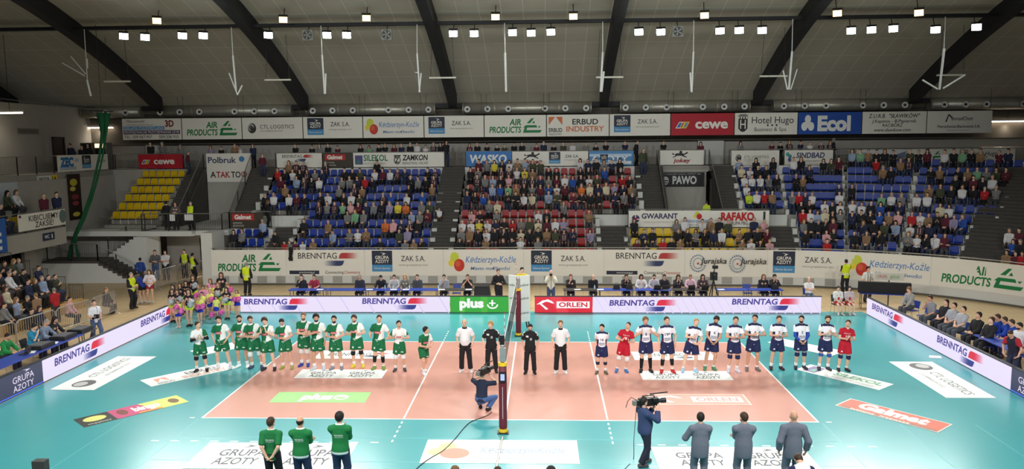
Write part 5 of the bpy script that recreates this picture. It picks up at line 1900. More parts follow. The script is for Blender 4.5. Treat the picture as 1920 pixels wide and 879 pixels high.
WT = 'players of the white and navy team'
player('player number sixteen with arms behind the back, leftmost of the white team', (1127.5, 700), (1129, 607), J(A_['behind'], dict(head=(-20, 6, 0))), white_top, G_NAVY, ['calf_navy', 'socks'], (96, 90, 74), WT, 0, .3, 0, ('short', 'dark'), None, '16')
player('player in red jersey number one with white knee pads and blue shoes', (1165, 697), (1179, 602), J(A_['clap'], dict(hl=(.1, -.24, .2), hr=(-.12, -.24, .22), head=(-30, 0, 0))), red_top, G_RED, ['pads_white', 'socks_low'], (64, 116, 180), WT, 0, .32, 0, ('crop', 'brown'), None, '1')
player('tall player number eight with raised open palms and long black socks', (1211, 697), (1210, 593), J(A_['claphi'], dict(hl=(.15, -.22, .38), hr=(-.15, -.22, .38), head=(10, 8, 0))), white_top, G_NAVY, ['long_black'], (36, 36, 38), WT, 0, .3, 1, ('full', 'light'), None, '8')
player('player number nineteen with hanging arms and red shoes', (1251, 698), (1250, 593), J(A_['side'], dict(head=(10, 0, 0))), white_top, G_NAVY, ['calf_black', 'socks_low'], (190, 40, 48), WT, 0, .34, 0, ('short', 'brown'), None, '19*')
player('leaning player with one forearm raised and pale blue shoes', (1292, 697), (1306, 595), J(A_['belly'], dict(hr=(-.02, -.25, .26), hdr=(.4, -.3, .8), hl=(.12, -.2, .04), head=(14, 4, 0))), white_top, G_NAVY, ['socks_low'], (150, 196, 220), WT, 0, .4, 2, ('crop', 'blond'), None, '9')
player('bearded player number six looking down with clasped hands and green shoes', (1330, 693), (1344, 590), J(A_['low'], dict(head=(-6, 24, 0))), white_top, G_NAVY, ['socks_low'], (70, 130, 90), WT, 0, .28, 3, ('full', 'dark'), 'dark', '6')
player('clapping player number seventeen with navy knee pads', (1374, 697), (1380, 593), J(A_['clap'], dict(hl=(.07, -.26, .22), hr=(-.07, -.26, .22), head=(-12, 0, 0))), white_top, G_NAVY, ['pads_navy', 'socks'], (200, 202, 214), WT, 0, .26, 1, ('short', 'brown'), None, '17')
player('tall player clapping at the right end line with black and white shoes', (1410, 694), (1416, 589), J(A_['claplo'], dict(hl=(.13, -.27, .24), hr=(-.1, -.27, .24), head=(-24, 0, 0))), white_top, G_NAVY, ['socks_low'], (110, 104, 104), WT, 0, .32, 3, ('short', 'dark'), None, '4')
player('clapping player with dark red shoes, first outside the orange court', (1455, 692), (1461, 591), J(A_['clap'], dict(hl=(.08, -.26, .2), hr=(-.06, -.26, .22), head=(-4, 4, 0))), white_top, G_NAVY, ['socks'], (64, 34, 44), WT, 0, .32, 1, ('short', 'brown'), None, '7')
player('player number two with blue arm sleeves and lowered clasped hands', (1500, 691), (1503, 591), J(A_['low'], dict(head=(-24, 0, 0))), white_top, G_NAVY, ['pads_navy', 'socks', 'elbow_blue'], (48, 44, 60), WT, 0, .28, 1, ('short', 'dark'), 'dark', '2')
player('player with palms pressed together and blue knee pads', (1544, 693), (1553, 591), J(A_['clap'], dict(head=(-14, 4, 0))), white_top, G_NAVY, ['pads_blue', 'socks'], (58, 56, 62), WT, 0, .28, 0, ('full', 'brown'), 'brown')
player('player in red jersey number ten with navy knee pads, last of the white team row', (1580, 695), (1591, 599), J(A_['clap'], dict(hl=(.06, -.27, .22), hr=(-.06, -.27, .22), head=(-26, 0, 0))), red_top, G_RED, ['pads_navy', 'socks_low'], (60, 30, 36), WT, 0, .28, 0, ('short', 'brown'), None, '10')


def black_polo(x, y, z):
    return (226, 226, 226) if abs(x) > .17 and z > .4 and y > -.04 else (34, 34, 36)


def white_polo(x, y, z):
    return (44, 44, 48) if z > .53 and abs(x) < .08 else (232, 232, 234)


RG = 'officials standing beside the net'
for lab, feet, head, top, hd, hr, sk_, shoe_, eh in (('balding official in white polo and black trousers, left of the net', (874, 697), (870.5, 598), white_polo, -10, ('ring', 'brown'), 0, (222, 220, 216), 0), ('fair haired referee in black polo beside the near net post', (922, 697.5), (920, 602), black_polo, -24, ('full', 'blond'), 2, (40, 40, 42), 0),
                                                 ('bearded referee in black polo looking down, right of the net', (994, 700), (994, 606), black_polo, 4, ('short', 'dark'), 1, (40, 40, 42), 0), ('tall official in white polo and black trousers, right of the net', (1051, 699), (1051, 600), white_polo, 0, ('short', 'light'), 0, (226, 226, 224), 0)):
    loc, H, p = fit(feet, head, J(ARM['side'], dict(hl=(.23, -.07, -.02), hr=(-.23, -.07, -.02), head=(hd, 20 if 'down' in lab else 2, 0))), 0, .3)
    wear = [('polo_shirt', 'top', (.75, .024, -.04, .085, 0, .03 if 'balding' in lab else 0), top), ('trousers', 'bottom', (1.92, .022, .014, .1), (34, 33, 36)), ('shoe', 'shoes', (), shoe_), ('collar', 'collar', (), (30, 30, 32)), ('belt', 'legband', (0, 0, 0), (0, 0, 0))][:4]
    if top is black_polo:
        wear += [('badge', 'decal', ('polo_shirt', 0, .03, .26, .08, .07, False), (170, 174, 172)), ('badge', 'decal', ('polo_shirt', 0, -.1, .36, .06, .09, False), (222, 222, 222))]
    person(lab, loc, 0, H, p, wear, sk_, hr, .021, RG, beard='dark' if 'bearded' in lab else None)


# ---- people with their backs to the camera along the near edge
def near(label, head, z, yaw, pose, wear, skin, hair, group, beard=None, broad=1.06):
    loc = gp(head[0], head[1], z)
    loc[2] = 0.0
    person(label, loc, math.radians(yaw), z, J(pose, dict(broad=broad)), wear, skin, hair, .016, group, beard=beard)


def green_jacket(x, y, z):
    return (224, 228, 226) if z < -.03 or z > .57 else (30, 116, 62)


TXT = [('lettering', 'decal', None, None)]
gl = lambda tgt: [('lettering', 'decal', (tgt, 'INDYKPOL', 0, .33, .034, .2, True), (214, 226, 216)), ('lettering', 'decal', (tgt, 'AZS OLSZTYN', 0, .295, .022, .19, True), (180, 206, 188))]
jeans = (44, 54, 84)
NG = 'staff in green at the near edge'
near('man in green t-shirt with hands clasped behind the back, left of the three', (507, 780), 1.84, 180, J(ARM['behind'], dict(head=(-22, 0, 0))), [('t_shirt', 'top', (.85, .022, -.14), lambda x, y, z: (224, 228, 224) if z > .565 else (30, 112, 62)), ('trousers', 'bottom', (1.95, .02, .012, .08), (34, 32, 38)), ('shoe', 'shoes', (), (40, 40, 44))] + gl('t_shirt'), 0, ('short', 'brown'), NG)
near('balding man in green jacket with folded arms, middle of the three', (562, 779), 1.84, 180, J(ARM['cross'], dict(head=(0, 4, 0))), [('jacket', 'top', (1.7, .03, -.09, .08, .01), green_jacket), ('jeans', 'bottom', (1.95, .022, .012, .06), jeans), ('shoe', 'shoes', (), (70, 60, 54))] + gl('jacket'), 3, ('ring', 'dark'), NG)
near('tall dark haired man in green jacket touching the chin, right of the three', (636, 770), 1.9, 180, J(ARM['cross'], dict(hl=(-.02, -.2, .42), hdl=(-.3, .1, .9), head=(-16, 0, 0))), [('jacket', 'top', (1.7, .03, -.09, .08, .01), green_jacket), ('jeans', 'bottom', (1.95, .022, .012, .06), jeans), ('shoe', 'shoes', (), (70, 60, 54))] + gl('jacket'), 0, ('full', 'dark'), NG)
suit = (106, 110, 124)
SG = 'men in grey suits at the near edge'
sw = lambda: [('suit_jacket', 'top', (1.88, .034, -.21, .07, .008, .022), suit), ('suit_trousers', 'bottom', (1.95, .022, .016, .06), (102, 106, 120)), ('shirt_collar', 'collar', (), (214, 216, 224)), ('shoe', 'shoes', (), (40, 34, 32))]
near('man in grey suit clapping beside the cameraman, left of the three', (1314, 771), 1.82, 180, J(ARM['claplo'], dict(hl=(.2, -.3, .22), hr=(.04, -.28, .2), polel=(1, .6, -1), poler=(-1, .5, -.8), hdl=(-.2, -.5, .9), head=(-6, 0, 0))), sw(), 0, ('short', 'dark'), SG)
near('man in grey suit with folded arms and head turned, middle of the three', (1396, 771), 1.84, 180, J(ARM['cross'], dict(head=(24, 4, 0))), sw(), 1, ('short', 'brown'), SG, 'brown')
near('bald broad man in grey suit with hanging arms, right of the three', (1489, 768), 1.9, 180, J(ARM['side'], dict(hl=(.29, -.02, -.06), hr=(-.29, -.02, -.06))), sw(), 3, ('bald', 'brown'), SG, None, 1.16)
# heads and shoulders at the very bottom edge
bl_ = gp(1502, 866, 1.4)
person('person in white and navy jacket bending at the bottom edge', (bl_[0], bl_[1] - .3, 0), math.radians(180), 1.82, J(ARM['side'], dict(lean=48, head=(0, 20, 0), P=(0, .1, .93))), [('jacket', 'top', (1.8, .034, -.09), lambda x, y, z: (40, 44, 84) if abs(x) > .15 or z < .12 else (230, 230, 234)), ('trousers', 'bottom', (1.95, .02, .012), (40, 42, 60)), ('shoe', 'shoes', (), (60, 60, 64))], 0, ('short', 'brown'), .016)
for hx, hy, lab, hr in ((853, 872, 'fair haired head just showing at the bottom edge, left of the net', ('full', 'light')), (933, 873, 'dark haired head just showing at the bottom edge below the net post', ('short', 'brown')), (1033, 873, 'curly dark head just showing at the bottom edge, right of the net', ('curly', 'dark'))):
    near(lab, (hx, hy), 1.78, 180, J(ARM['side']), [('t_shirt', 'top', (.8, .022, -.1), (60, 66, 90)), ('trousers', 'bottom', (1.95, .02, .012), (44, 44, 54)), ('shoe', 'shoes', (), (60, 60, 64))], 0, hr, 'heads at the bottom edge')

# ---- cameramen
cam_loc = gp(905, 770)
person('crouching cameraman in dark blue shirt and jeans beside the near net post', cam_loc, math.radians(170), 1.8,
       dict(P=(0, .1, .42), lean=8, head=(0, -6, 0), fl=(.12, -.2, .085), fr=(-.16, .02, .1), kpl=(.5, -1, .9), kpr=(-.6, -1, .4), hl=(.12, -.2, .62), hr=(-.22, -.18, .62), hdl=(-.2, -.8, .6), hdr=(.4, -.6, .7), polel=(1, .1, -.6), poler=(-1, -.1, -.4)),
       [('t_shirt', 'top', (.9, .024, -.1), (36, 42, 62)), ('jeans', 'bottom', (1.93, .022, .01, .06), (72, 100, 150)), ('shoe', 'shoes', (), (40, 38, 40))], 0, ('crop', 'grey'), .019, 'cameramen')
st_loc = gp(1208, 872)
person('standing cameraman in dark blue sweater with camera on the shoulder', st_loc, math.radians(118), yp(1202, 741, st_loc[1])[2],
       dict(lean=-4, fl=(.1, -.12, .085), fr=(-.08, .16, .085), P=(0, 0, .93), head=(0, 2, 0), hl=(.06, -.34, .47), hr=(-.16, -.3, .5), hdl=(-.2, -.6, .8), hdr=(.2, -.5, .8), polel=(.4, .1, -1), poler=(-.5, .1, -1)),
       [('sweater', 'top', (1.85, .036, -.1, .085, .01, .05), (56, 68, 104)), ('trousers', 'bottom', (1.95, .022, .012, .06), (38, 42, 56)), ('shoe', 'shoes', (), (84, 82, 84))], 0, ('short', 'dark'), .016, 'cameramen')


def video_camera(label, loc, yaw, k=1.0, pitch=0):
    r = empty('video_camera', loc, yaw)
    r.scale = (k, k, k)
    MB().box((-.07, -.22, -.09), (.07, .24, .09)).box((-.06, .24, -.07), (.06, .32, .06)).build('camera_body', BLACK, r)
    MB().tube([(0, -.22, 0), (0, -.3, 0), (0, -.31, 0), (0, -.42, 0)], [.05, .05, .06, .065], 14).build('lens', mat('lens_barrel', (32, 32, 36), .35), r)
    MB().tube([(0, .18, .09), (0, .16, .15), (0, -.12, .15), (0, -.14, .09)], .014, 6).build('carry_handle', BLACK, r)
    MB().box((-.13, -.2, .02), (-.07, -.06, .1)).build('viewfinder', BLACK, r)
    MB().tube([(.06, -.05, .16), (.06, -.5, .17)], .016, 8).build('microphone', mat('mic_foam', (48, 48, 50), .9), r)
    MB().box((-.05, .32, -.06), (.05, .4, .05)).build('battery', mat('battery_grey', (120, 120, 112), .6), r)
    MB().tube([(.03, .3, .05), (.06, .42, .12), (.08, .5, .02), (.06, .55, -.12)], .009, 5).build('antenna_cable', BLACK, r)
    return tag(r, label, 'camera', 'shoulder video cameras')


c2 = Vector(st_loc) + Vector((.10, .06, 1.62))
video_camera('black video camera on the standing cameraman\'s shoulder', c2, math.radians(106), 1.05)
c1 = Vector(cam_loc) + Vector((.08, -.02, 1.25))
video_camera('black and grey video camera held by the crouching cameraman', c1, math.radians(150), 1.0)
def cable(label, pts, r=.012):
    o = empty('cable', pts[0])
    q = [np.array(p, float) - np.array(pts[0], float) for p in pts]
    out = []
    for i in range(len(q) - 1):      # Catmull-Rom
        p0, p1, p2, p3 = q[max(i - 1, 0)], q[i], q[i + 1], q[min(i + 2, len(q) - 1)]
        for t in np.linspace(0, 1, 7)[:-1]:
            out.append(.5 * ((2 * p1) + (p2 - p0) * t + (2 * p0 - 5 * p1 + 4 * p2 - p3) * t * t + (3 * p1 - p0 - 3 * p2 + p3) * t ** 3))
    out.append(q[-1])
    MB().tube(out, r, 6).build('wire', mat('black_cable', (34, 34, 36), .6), o)
    return tag(o, label, 'cable')


gz = lambda x, y, z=.014: gp(x, y, z)
cable('black camera cable across the floor beside the near net post', [gz(922, 772), gz(915, 778), gz(900, 784), gz(882, 791), gz(868, 804), gz(850, 826), gz(830, 845), gz(808, 858), gz(788, 872), gz(770, 890)])
cable('thin camera cable hanging from the standing cameraman to the floor', [tuple(c2 + Vector((-.28, .1, -.05))), tuple(c2 + Vector((-.36, -.05, -.9))), gz(1188, 860), gz(1178, 872), gz(1160, 890)], .008)
# ================================================================ net, referee stand, tables, chairs, fences, the left side
def net_post(label, y, near_):
    x = gp(943, 815)[0] if near_ else gp(972, 631)[0]
    r = empty('net_post', (x, y, 0))
    maroon = mat('maroon_padding', (96, 26, 42), .55, noise=.08)
    MB().lathe([(.1, .1), (.115, .2), (.11, .8), (.115, 1.4), (.11, 1.96)], n=16).build('pad', maroon, r, True)
    yl = mat('yellow_band', (226, 186, 40), .6)
    MB().lathe([(.125, .05), (.125, .14)], n=16).build('band', yl, r)
    MB().lathe([(.125, 1.93), (.125, 2.02)], n=16).build('band', yl, r)
    MB().lathe([(.06, .0), (.06, 2.5), (.05, 2.52)], n=14).build('steel_tube', STEEL_L, r, True)
    MB().box((-.07, -.1, 2.06), (.09, .0, 2.44)).build('net_winch', mat('winch_grey', (150, 156, 156), .45, .4), r)
    MB().box((-.16, -.12, .0), (.16, .12, .03)).build('base_plate', STEEL_D, r)
    if near_:
        MB().box((-.1, -.16, 1.5), (.1, -.11, 1.78)).build('display_box', BLACK, r)
        MB().box((-.05, -.166, 1.55), (.06, -.161, 1.73)).build('display_screen', mat('display', (150, 160, 200), .3, emit=.6, noise=0), r)
        MB().box((-.07, -.05, 2.52), (.06, .05, 2.78)).box((-.1, -.03, 2.6), (-.07, .03, 2.72)).build('net_camera', BLACK, r)
        MB().add([(-.004, -.118, .45), (.004, -.118, .45), (.004, -.118, 1.35), (-.004, -.118, 1.35)], [(0, 1, 2, 3)]).build('seam', WHITE_LINE, r)
    return tag(r, label, 'net post', 'net posts')


net_post('maroon padded net post in the foreground with a small display', -5.5, True)
net_post('maroon padded net post in front of the white referee stand', 5.45, False)
nr = empty('volleyball_net', (0, 0, 0))
MB().box((-.004, -4.75, 2.36), (.004, 4.75, 2.43)).build('top_tape', WHITE_LINE, nr)
MB().box((-.004, -4.75, 1.43), (.004, 4.75, 1.48)).build('bottom_tape', WHITE_LINE, nr)
nm = MB()
for i in range(1, 95):
    y = -4.75 + i * .1
    nm.box((-.0015, y - .0015, 1.48), (.0015, y + .0015, 2.36))
for k in range(1, 9):
    nm.box((-.0015, -4.75, 1.48 + k * .098 - .0015), (.0015, 4.75, 1.48 + k * .098 + .0015))
nm.build('netting', mat('net_cord', (48, 48, 50), .8), nr)
for s_ in (-1, 1):
    MB().box((-.004, s_ * 4.5 - .025, 1.43), (.004, s_ * 4.5 + .025, 2.43)).build('side_band', WHITE_LINE, nr)
    a = MB()
    for k in range(18):
        a.tube([(.012, s_ * 4.53, 1.43 + k * .1), (.012, s_ * 4.53, 1.53 + k * .1)], .006, 6, 0, (200, 40, 44) if k % 2 else (236, 236, 236))
    a.build('antenna', PRINT(), nr)
    MB().tube([(0, s_ * 4.75, 2.4), (0, s_ * 5.42, 2.4)], .006, 5).build('tension_cord', STEEL_D, nr)
    MB().tube([(0, s_ * 4.75, 1.45), (0, s_ * 5.4, 1.45)], .006, 5).build('tension_cord', STEEL_D, nr)
tag(nr, 'volleyball net across the court between the padded posts', 'net')
MB_ = MB().tube([gp(939, 826, .03) - gp(941, 818), (0, 0, 0)], .03, 6)
q0 = gp(942, 819, .02)
r = empty('floor_bar', q0)
MB().tube([(0, 0, 0), gp(930, 879, .02) - q0], .028, 8).build('bar', STEEL_L, r)
tag(r, 'grey bar on the floor in front of the near net post', 'bar')

# referee stand with white padded panels
px_ = gp(972, 631)[0]
r = empty('referee_stand', (px_, 6.0, 0))
white_pad = (226, 230, 226)
for sx in (-1, 1):
    fr = flat_frame((px_ - .44, 6.42, .42), (.4, -.34, 0)) if sx < 0 else flat_frame((px_ + .03, 6.08, .42), (.44, .3, 0))
    m = MB()
    o = np.array(r.location)
    W, H = .53, 2.0
    v = [fr(a, b, c) - o for c in (-.05, 0) for a, b in ((0, 0), (W, 0), (W, H), (0, H))]
    m.add(v, [(3, 2, 1, 0), (4, 5, 6, 7), (0, 1, 5, 4), (1, 2, 6, 5), (2, 3, 7, 6), (3, 0, 4, 7)], 0, white_pad)
    p_ = m.build('padded_panel', [PRINT()], r)
    for z in (.35, .98, 1.55):
        tv, tf = text_shape('polbruk', .02)
        MB().add([fr(.06 + q[0] * .09, z + q[1] * .09, .006) - o for q in tv], tf, 0, (110, 130, 120)).build('lettering', [PRINT()], p_)
    MB().tube([np.array((sx * .4, .25, .42)), np.array((sx * .46, .3, 0))], .03, 6).build('leg', STEEL_D, r)
    MB().tube([np.array((sx * .2, .8, .9)), np.array((sx * .32, 1.0, 0))], .03, 6).build('leg', STEEL_D, r)
MB().box((-.35, .4, .88), (.35, 1.0, .95)).build('platform', STEEL_D, r)
tag(r, 'referee stand with white padded panels behind the far net post', 'referee stand')
person('referee on the white stand with only head and shoulders showing', (px_ + .12, 6.72, .95), 0, 1.78, J(ARM['side'], dict(head=(20, 10, 0))), [('polo_shirt', 'top', (.8, .024, -.1), (206, 186, 40)), ('trousers', 'bottom', (1.93, .02, .012), (40, 40, 46)), ('shoe', 'shoes', (), (40, 40, 42))], 0, ('short', 'dark'), .026)

# ---- tables and chairs
BLUE_T = mat('blue_table_top', (38, 62, 150), .45, noise=.06)
DARK_T = mat('dark_table_top', (58, 54, 52), .5, noise=.1)


def table(label, loc, rz, L, D, top, group):
    r = empty('folding_table', loc, rz)
    MB().box((-L / 2, -D / 2, .71), (L / 2, D / 2, .745)).build('table_top', top, r)
    for sx in (-1, 1):
        for sy in (-1, 1):
            MB().tube([(sx * (L / 2 - .08), sy * (D / 2 - .06), .71), (sx * (L / 2 - .08), sy * (D / 2 - .06), 0)], .016, 6).build('leg', STEEL_D, r)
        MB().tube([(sx * (L / 2 - .08), -(D / 2 - .06), .2), (sx * (L / 2 - .08), D / 2 - .06, .2)], .012, 5).build('leg_bar', STEEL_D, r)
    return tag(r, label, 'table', group)


_CH = {}


def chair(label, loc, rz, col=(38, 62, 150), group=None):
    if col not in _CH:
        r = empty('chair', loc, rz)
        cm = mat('chair_shell_%d_%d_%d' % col, col, .45, noise=.06)
        MB().prism([(-.22, .41), (.2, .39), (.2, .42), (-.22, .44)], 'x', -.21, .21).build('seat', cm, r)
        MB().prism([(.2, .5), (.27, .82), (.295, .82), (.225, .5)], 'x', -.2, .2).build('backrest', cm, r)
        for sx in (-1, 1):
            MB().tube([(sx * .19, -.18, .44), (sx * .2, -.21, 0)], .013, 6).build('leg', STEEL_L, r)
            MB().tube([(sx * .19, .28, .8), (sx * .19, .2, .44), (sx * .2, .26, 0)], .013, 6).build('leg', STEEL_L, r)
        _CH[col] = r
    else:
        r = dup(_CH[col], loc, rz)
    return tag(r, label, 'chair', group)


TY = 12.0
LT, RT = 'tables behind the far led boards, left side', 'tables behind the far led boards, right side'
for i, (a, b) in enumerate(((545, 613), (615, 683), (686, 752), (755, 823), (826, 900))):
    x0, x1 = gp(a, 541, .745)[0], gp(b, 541, .745)[0]
    table('%s table behind the led board, %s from left in the left half' % ('blue' if i != 4 else 'dark', ORD[i]), ((x0 + x1) / 2, TY, 0), 0, x1 - x0 - .02, .62, BLUE_T if i != 4 else DARK_T, LT)
for i, (a, b) in enumerate(((1056, 1120), (1122, 1190), (1192, 1260), (1262, 1330), (1344, 1404), (1406, 1470))):
    x0, x1 = gp(a, 544, .745)[0], gp(b, 544, .745)[0]
    table('%s table behind the led board, %s from left in the right half' % ('dark' if i in (0, 3) else 'blue', ORD[i]), ((x0 + x1) / 2, TY, 0), 0, x1 - x0 - .02, .62, DARK_T if i in (0, 3) else BLUE_T, RT)

SEAT_WEAR = lambda top, col, leg=(40, 42, 56), sl=1.8, shoe_=(50, 48, 48): [(top, 'top', (sl, .026, -.1), col), ('trousers', 'bottom', (1.93, .02, .012), leg), ('shoe', 'shoes', (), shoe_)]


def seated(label, loc, yaw, pose, col, hair, skin=0, top='sweater', leg=(40, 42, 56), sl=1.8, group=None, vox=.03, H=1.76, fem=False, beard=None):
    return person(label, loc, math.radians(yaw), H, J(SIT, pose), SEAT_WEAR(top, col, leg, sl), skin, hair, vox, group, fem=fem, beard=beard)


NT = [(566, 'dark jacket holding a telephone to the ear, leftmost at the far tables', 'chin', (44, 46, 52), ('short', 'dark'), 0, 0, 'jacket', 1.8), (590, 'dusty red shirt leaning over papers at the far tables', 'table', (150, 50, 70), ('short', 'dark'), 0, 0, 'shirt', .9),
      (675, 'dark blazer over striped shirt, grey haired at the far tables', 'lap', (52, 54, 66), ('crop', 'grey'), 0, 0, 'blazer', 1.8), (715, 'black top looking down at the table edge', 'table', (34, 36, 44), ('short', 'dark'), 30, 0, 'jacket', 1.8),
      (740, 'pale grey top with a lowered head at the far tables', 'table', (176, 176, 178), ('short', 'brown'), 14, 0, 'jumper', 1.8), (760, 'grey striped top with blond hair reading a paper', 'table', (110, 112, 110), ('long', 'blond'), 6, 1, 'jumper', 1.8),
      (783, 'dark grey jacket right of the blond woman at the far tables', 'lap', (74, 76, 82), ('short', 'brown'), 6, 0, 'jacket', 1.8), (833, 'grey sweater with a hand on the forehead at the far tables', 'chin', (150, 152, 160), ('short', 'dark'), 8, 0, 'sweater', 1.8),
      (877, 'black t-shirt with both hands before the mouth, last of the left tables', 'face', (38, 38, 42), ('short', 'brown'), 0, 0, 't_shirt', .8),
      (1070, 'dark dress leaning on the first right hand table', 'chin', (50, 44, 46), ('bun', 'red'), 0, 1, 'dress_top', 1.6), (1112, 'black suit with bald head at the second right hand table', 'lap', (34, 34, 38), ('ring', 'grey'), 8, 0, 'suit_jacket', 1.8),
      (1174, 'black cardigan over white with both elbows raised', 'face', (40, 38, 42), ('full', 'dark'), 0, 1, 'cardigan', 1.8), (1202, 'white cardigan with long dark hair beside laptops', 'table', (206, 202, 204), ('long', 'dark'), 6, 1, 'cardigan', 1.8),
      (1226, 'pale shirt behind the open laptop, bearded', 'table', (176, 172, 182), ('short', 'dark'), 10, 0, 'shirt', 1.8), (1245, 'black shirt behind the dark laptop', 'table', (44, 42, 48), ('short', 'dark'), 10, 0, 'shirt', 1.8),
      (1271, 'black top with long brown hair and clasped hands', 'face', (52, 50, 56), ('long', 'brown'), 16, 1, 'top', 1.8), (1294, 'pink shirt looking down behind a laptop', 'table', (206, 168, 182), ('crop', 'light'), 14, 0, 'shirt', 1.8),
      (1317, 'dark floral blouse beside the tripod camera', 'table', (74, 62, 68), ('long', 'dark'), 4, 1, 'blouse', 1.8), (1431, 'black blazer with long fair hair at the last right hand table', 'lap', (44, 42, 44), ('long', 'light'), 0, 1, 'blazer', 1.8),
      (1451, 'black blazer with short dark hair at the last right hand table', 'face', (42, 40, 44), ('full', 'dark'), 8, 1, 'blazer', 1.8)]
for px, d, ap, col, hr, pitch, fem, top, sl in NT:
    x = yp(px, 530, TY + .62)[0]
    seated('seated %s in %s' % ('woman' if fem else 'man', d), (x, TY + .66, 0), 0, J(ARM[ap], dict(head=(0, pitch, 0), lean=8)), col, hr, rnd.randrange(4), top, sl=sl, group='people at the far tables', fem=bool(fem), beard='dark' if 'bearded' in d else None)
    chair('blue chair under the %s' % ' '.join(('woman' if fem else 'man') + ' in ' + d.split(',')[0] if 0 else (('woman' if fem else 'man') + ' in ' + d).split()[:10]).rstrip(','), (x, TY + .7, 0), 0, group='chairs at the far tables')
for px, lab in ((856, 'empty blue chair between the tables left of the loudspeaker'), (1402, 'empty blue chair left of the last two women')):
    chair(lab, (yp(px, 540, TY + .7)[0], TY + .7, 0), 0, group='chairs at the far tables')
# things on the tables
def laptop(label, loc, rz):
    r = empty('laptop', loc, rz)
    MB().box((-.17, -.12, 0), (.17, .12, .018)).build('keyboard_base', BLACK, r)
    MB().prism([(-.12, .018), (-.19, .24), (-.178, .244), (-.108, .02)], 'x', -.17, .17).build('lid', BLACK, r)
    return tag(r, label, 'laptop', 'laptops on the tables')


for px, lab in ((1232, 'black laptop in front of the bearded man in pale shirt'), (1247, 'black laptop in front of the man in black shirt'), (1296, 'black laptop in front of the man in pink shirt'), (1321, 'black laptop in front of the woman in floral blouse')):
    laptop(lab, (yp(px, 540, TY - .05)[0], TY - .05, .745), 0)
for px, lab in ((600, 'sheet of paper before the man in dusty red shirt'), (693, 'sheet of paper right of the grey haired man'), (738, 'sheet of paper before the person in pale grey'), (761, 'sheet of paper before the blond woman'), (828, 'sheet of paper before the man in grey sweater'), (879, 'stack of paper before the man in black t-shirt'), (1083, 'sheet of paper before the woman in dark dress'), (1126, 'sheet of paper right of the bald man'), (1248, 'sheet of paper among the laptops'), (1352, 'sheet of paper right of the tripod camera')):
    r = empty('paper', (yp(px, 541, TY - .12)[0], TY - .12, .746), .15)
    MB().box((-.16, -.12, 0), (.16, .12, .006)).build('sheet', mat('white_paper', (232, 232, 230), .7, noise=.02), r)
    tag(r, lab, 'paper', 'papers on the tables')
for px, lab in ((722, 'clear water bottle right of the man looking down'), (737, 'clear water bottle before the person in pale grey'), (768, 'clear water bottle beside the blond woman'), (822, 'clear water bottle left of the man in grey sweater'), (1115, 'clear water bottle before the bald man'), (1199, 'clear water bottle left of the white cardigan')):
    r = empty('water_bottle', (yp(px, 540, TY)[0], TY, .745))
    MB().lathe([(.03, 0), (.033, .02), (.033, .15), (.014, .19), (.014, .21)], n=10).build('bottle_body', mat('clear_plastic', (176, 200, 216), .15, noise=0), r, True)
    MB().lathe([(.016, .205), (.016, .225)], n=8).build('cap', BLUE_T, r)
    tag(r, lab, 'bottle', 'water bottles on the tables')
for px, lab in ((1156, 'black handbag on the second right hand table'), (1180, 'black camera bag before the woman with raised elbows'), (1453, 'dark bag at the end of the last right hand table')):
    r = empty('handbag', (yp(px, 540, TY - .02)[0], TY - .02, .745))
    MB().prism([(-.17, 0), (.17, 0), (.15, .18), (.1, .24), (-.1, .24), (-.15, .18)], 'y', -.08, .08).build('bag_body', BLACK, r)
    MB().tube([(-.08, 0, .23), (-.06, 0, .32), (.06, 0, .32), (.08, 0, .23)], .01, 5).build('bag_handle', BLACK, r)
    tag(r, lab, 'bag', 'bags on the tables')
# loudspeaker wedge and tripod camera
r = empty('loudspeaker', (yp(903, 545, 11.2)[0], 11.4, 0))
MB().prism([(-.42, .0), (.5, .0), (.36, 1.05), (-.34, 1.05)], 'y', -.3, .3).build('cabinet', BLACK, r)
MB().prism([(-.34, .1), (.4, .1), (.3, .98), (-.28, .98)], 'y', -.32, -.3).build('front_grille', mat('speaker_grille', (40, 40, 42), .8, noise=.3, scale=80), r)
tag(r, 'black loudspeaker standing behind the led board right of the left hand tables', 'loudspeaker')
tx = yp(1337, 555, 11.2)[0]
r = empty('tripod_camera', (tx, 11.2, 0))
for a in (90, 210, 330):
    MB().tube([(0, 0, 1.35), (.42 * math.cos(math.radians(a)), .42 * math.sin(math.radians(a)), 0)], .03, 6).build('tripod_leg', BLACK, r)
MB().box((-.14, -.16, 1.35), (.16, .16, 1.72)).build('camera_head', BLACK, r)
MB().tube([(0, -.1, 1.6), (0, -.5, 1.6)], .08, 10).build('lens', BLACK, r)
MB().tube([(0, 0, 1.72), (.06, 0, 1.92)], .025, 6).box((-.06, -.06, 1.9), (.2, .06, 2.05)).build('viewfinder', BLACK, r)
MB().tube([(0, .1, 1.5), (-.3, .3, 1.2)], .012, 5).build('pan_handle', BLACK, r)
tag(r, 'black television camera on a tripod behind the right hand tables', 'camera')


def stand(label, px, py_head, y, yaw, pose, wear, hair, H=1.78, skin=0, group=None, vox=.026, fem=False, beard=None, z=0.0):
    x = yp(px, py_head, y)[0]
    return person(label, (x, y, z), math.radians(yaw), H, pose, wear, skin, hair, vox, group, fem=fem, beard=beard)


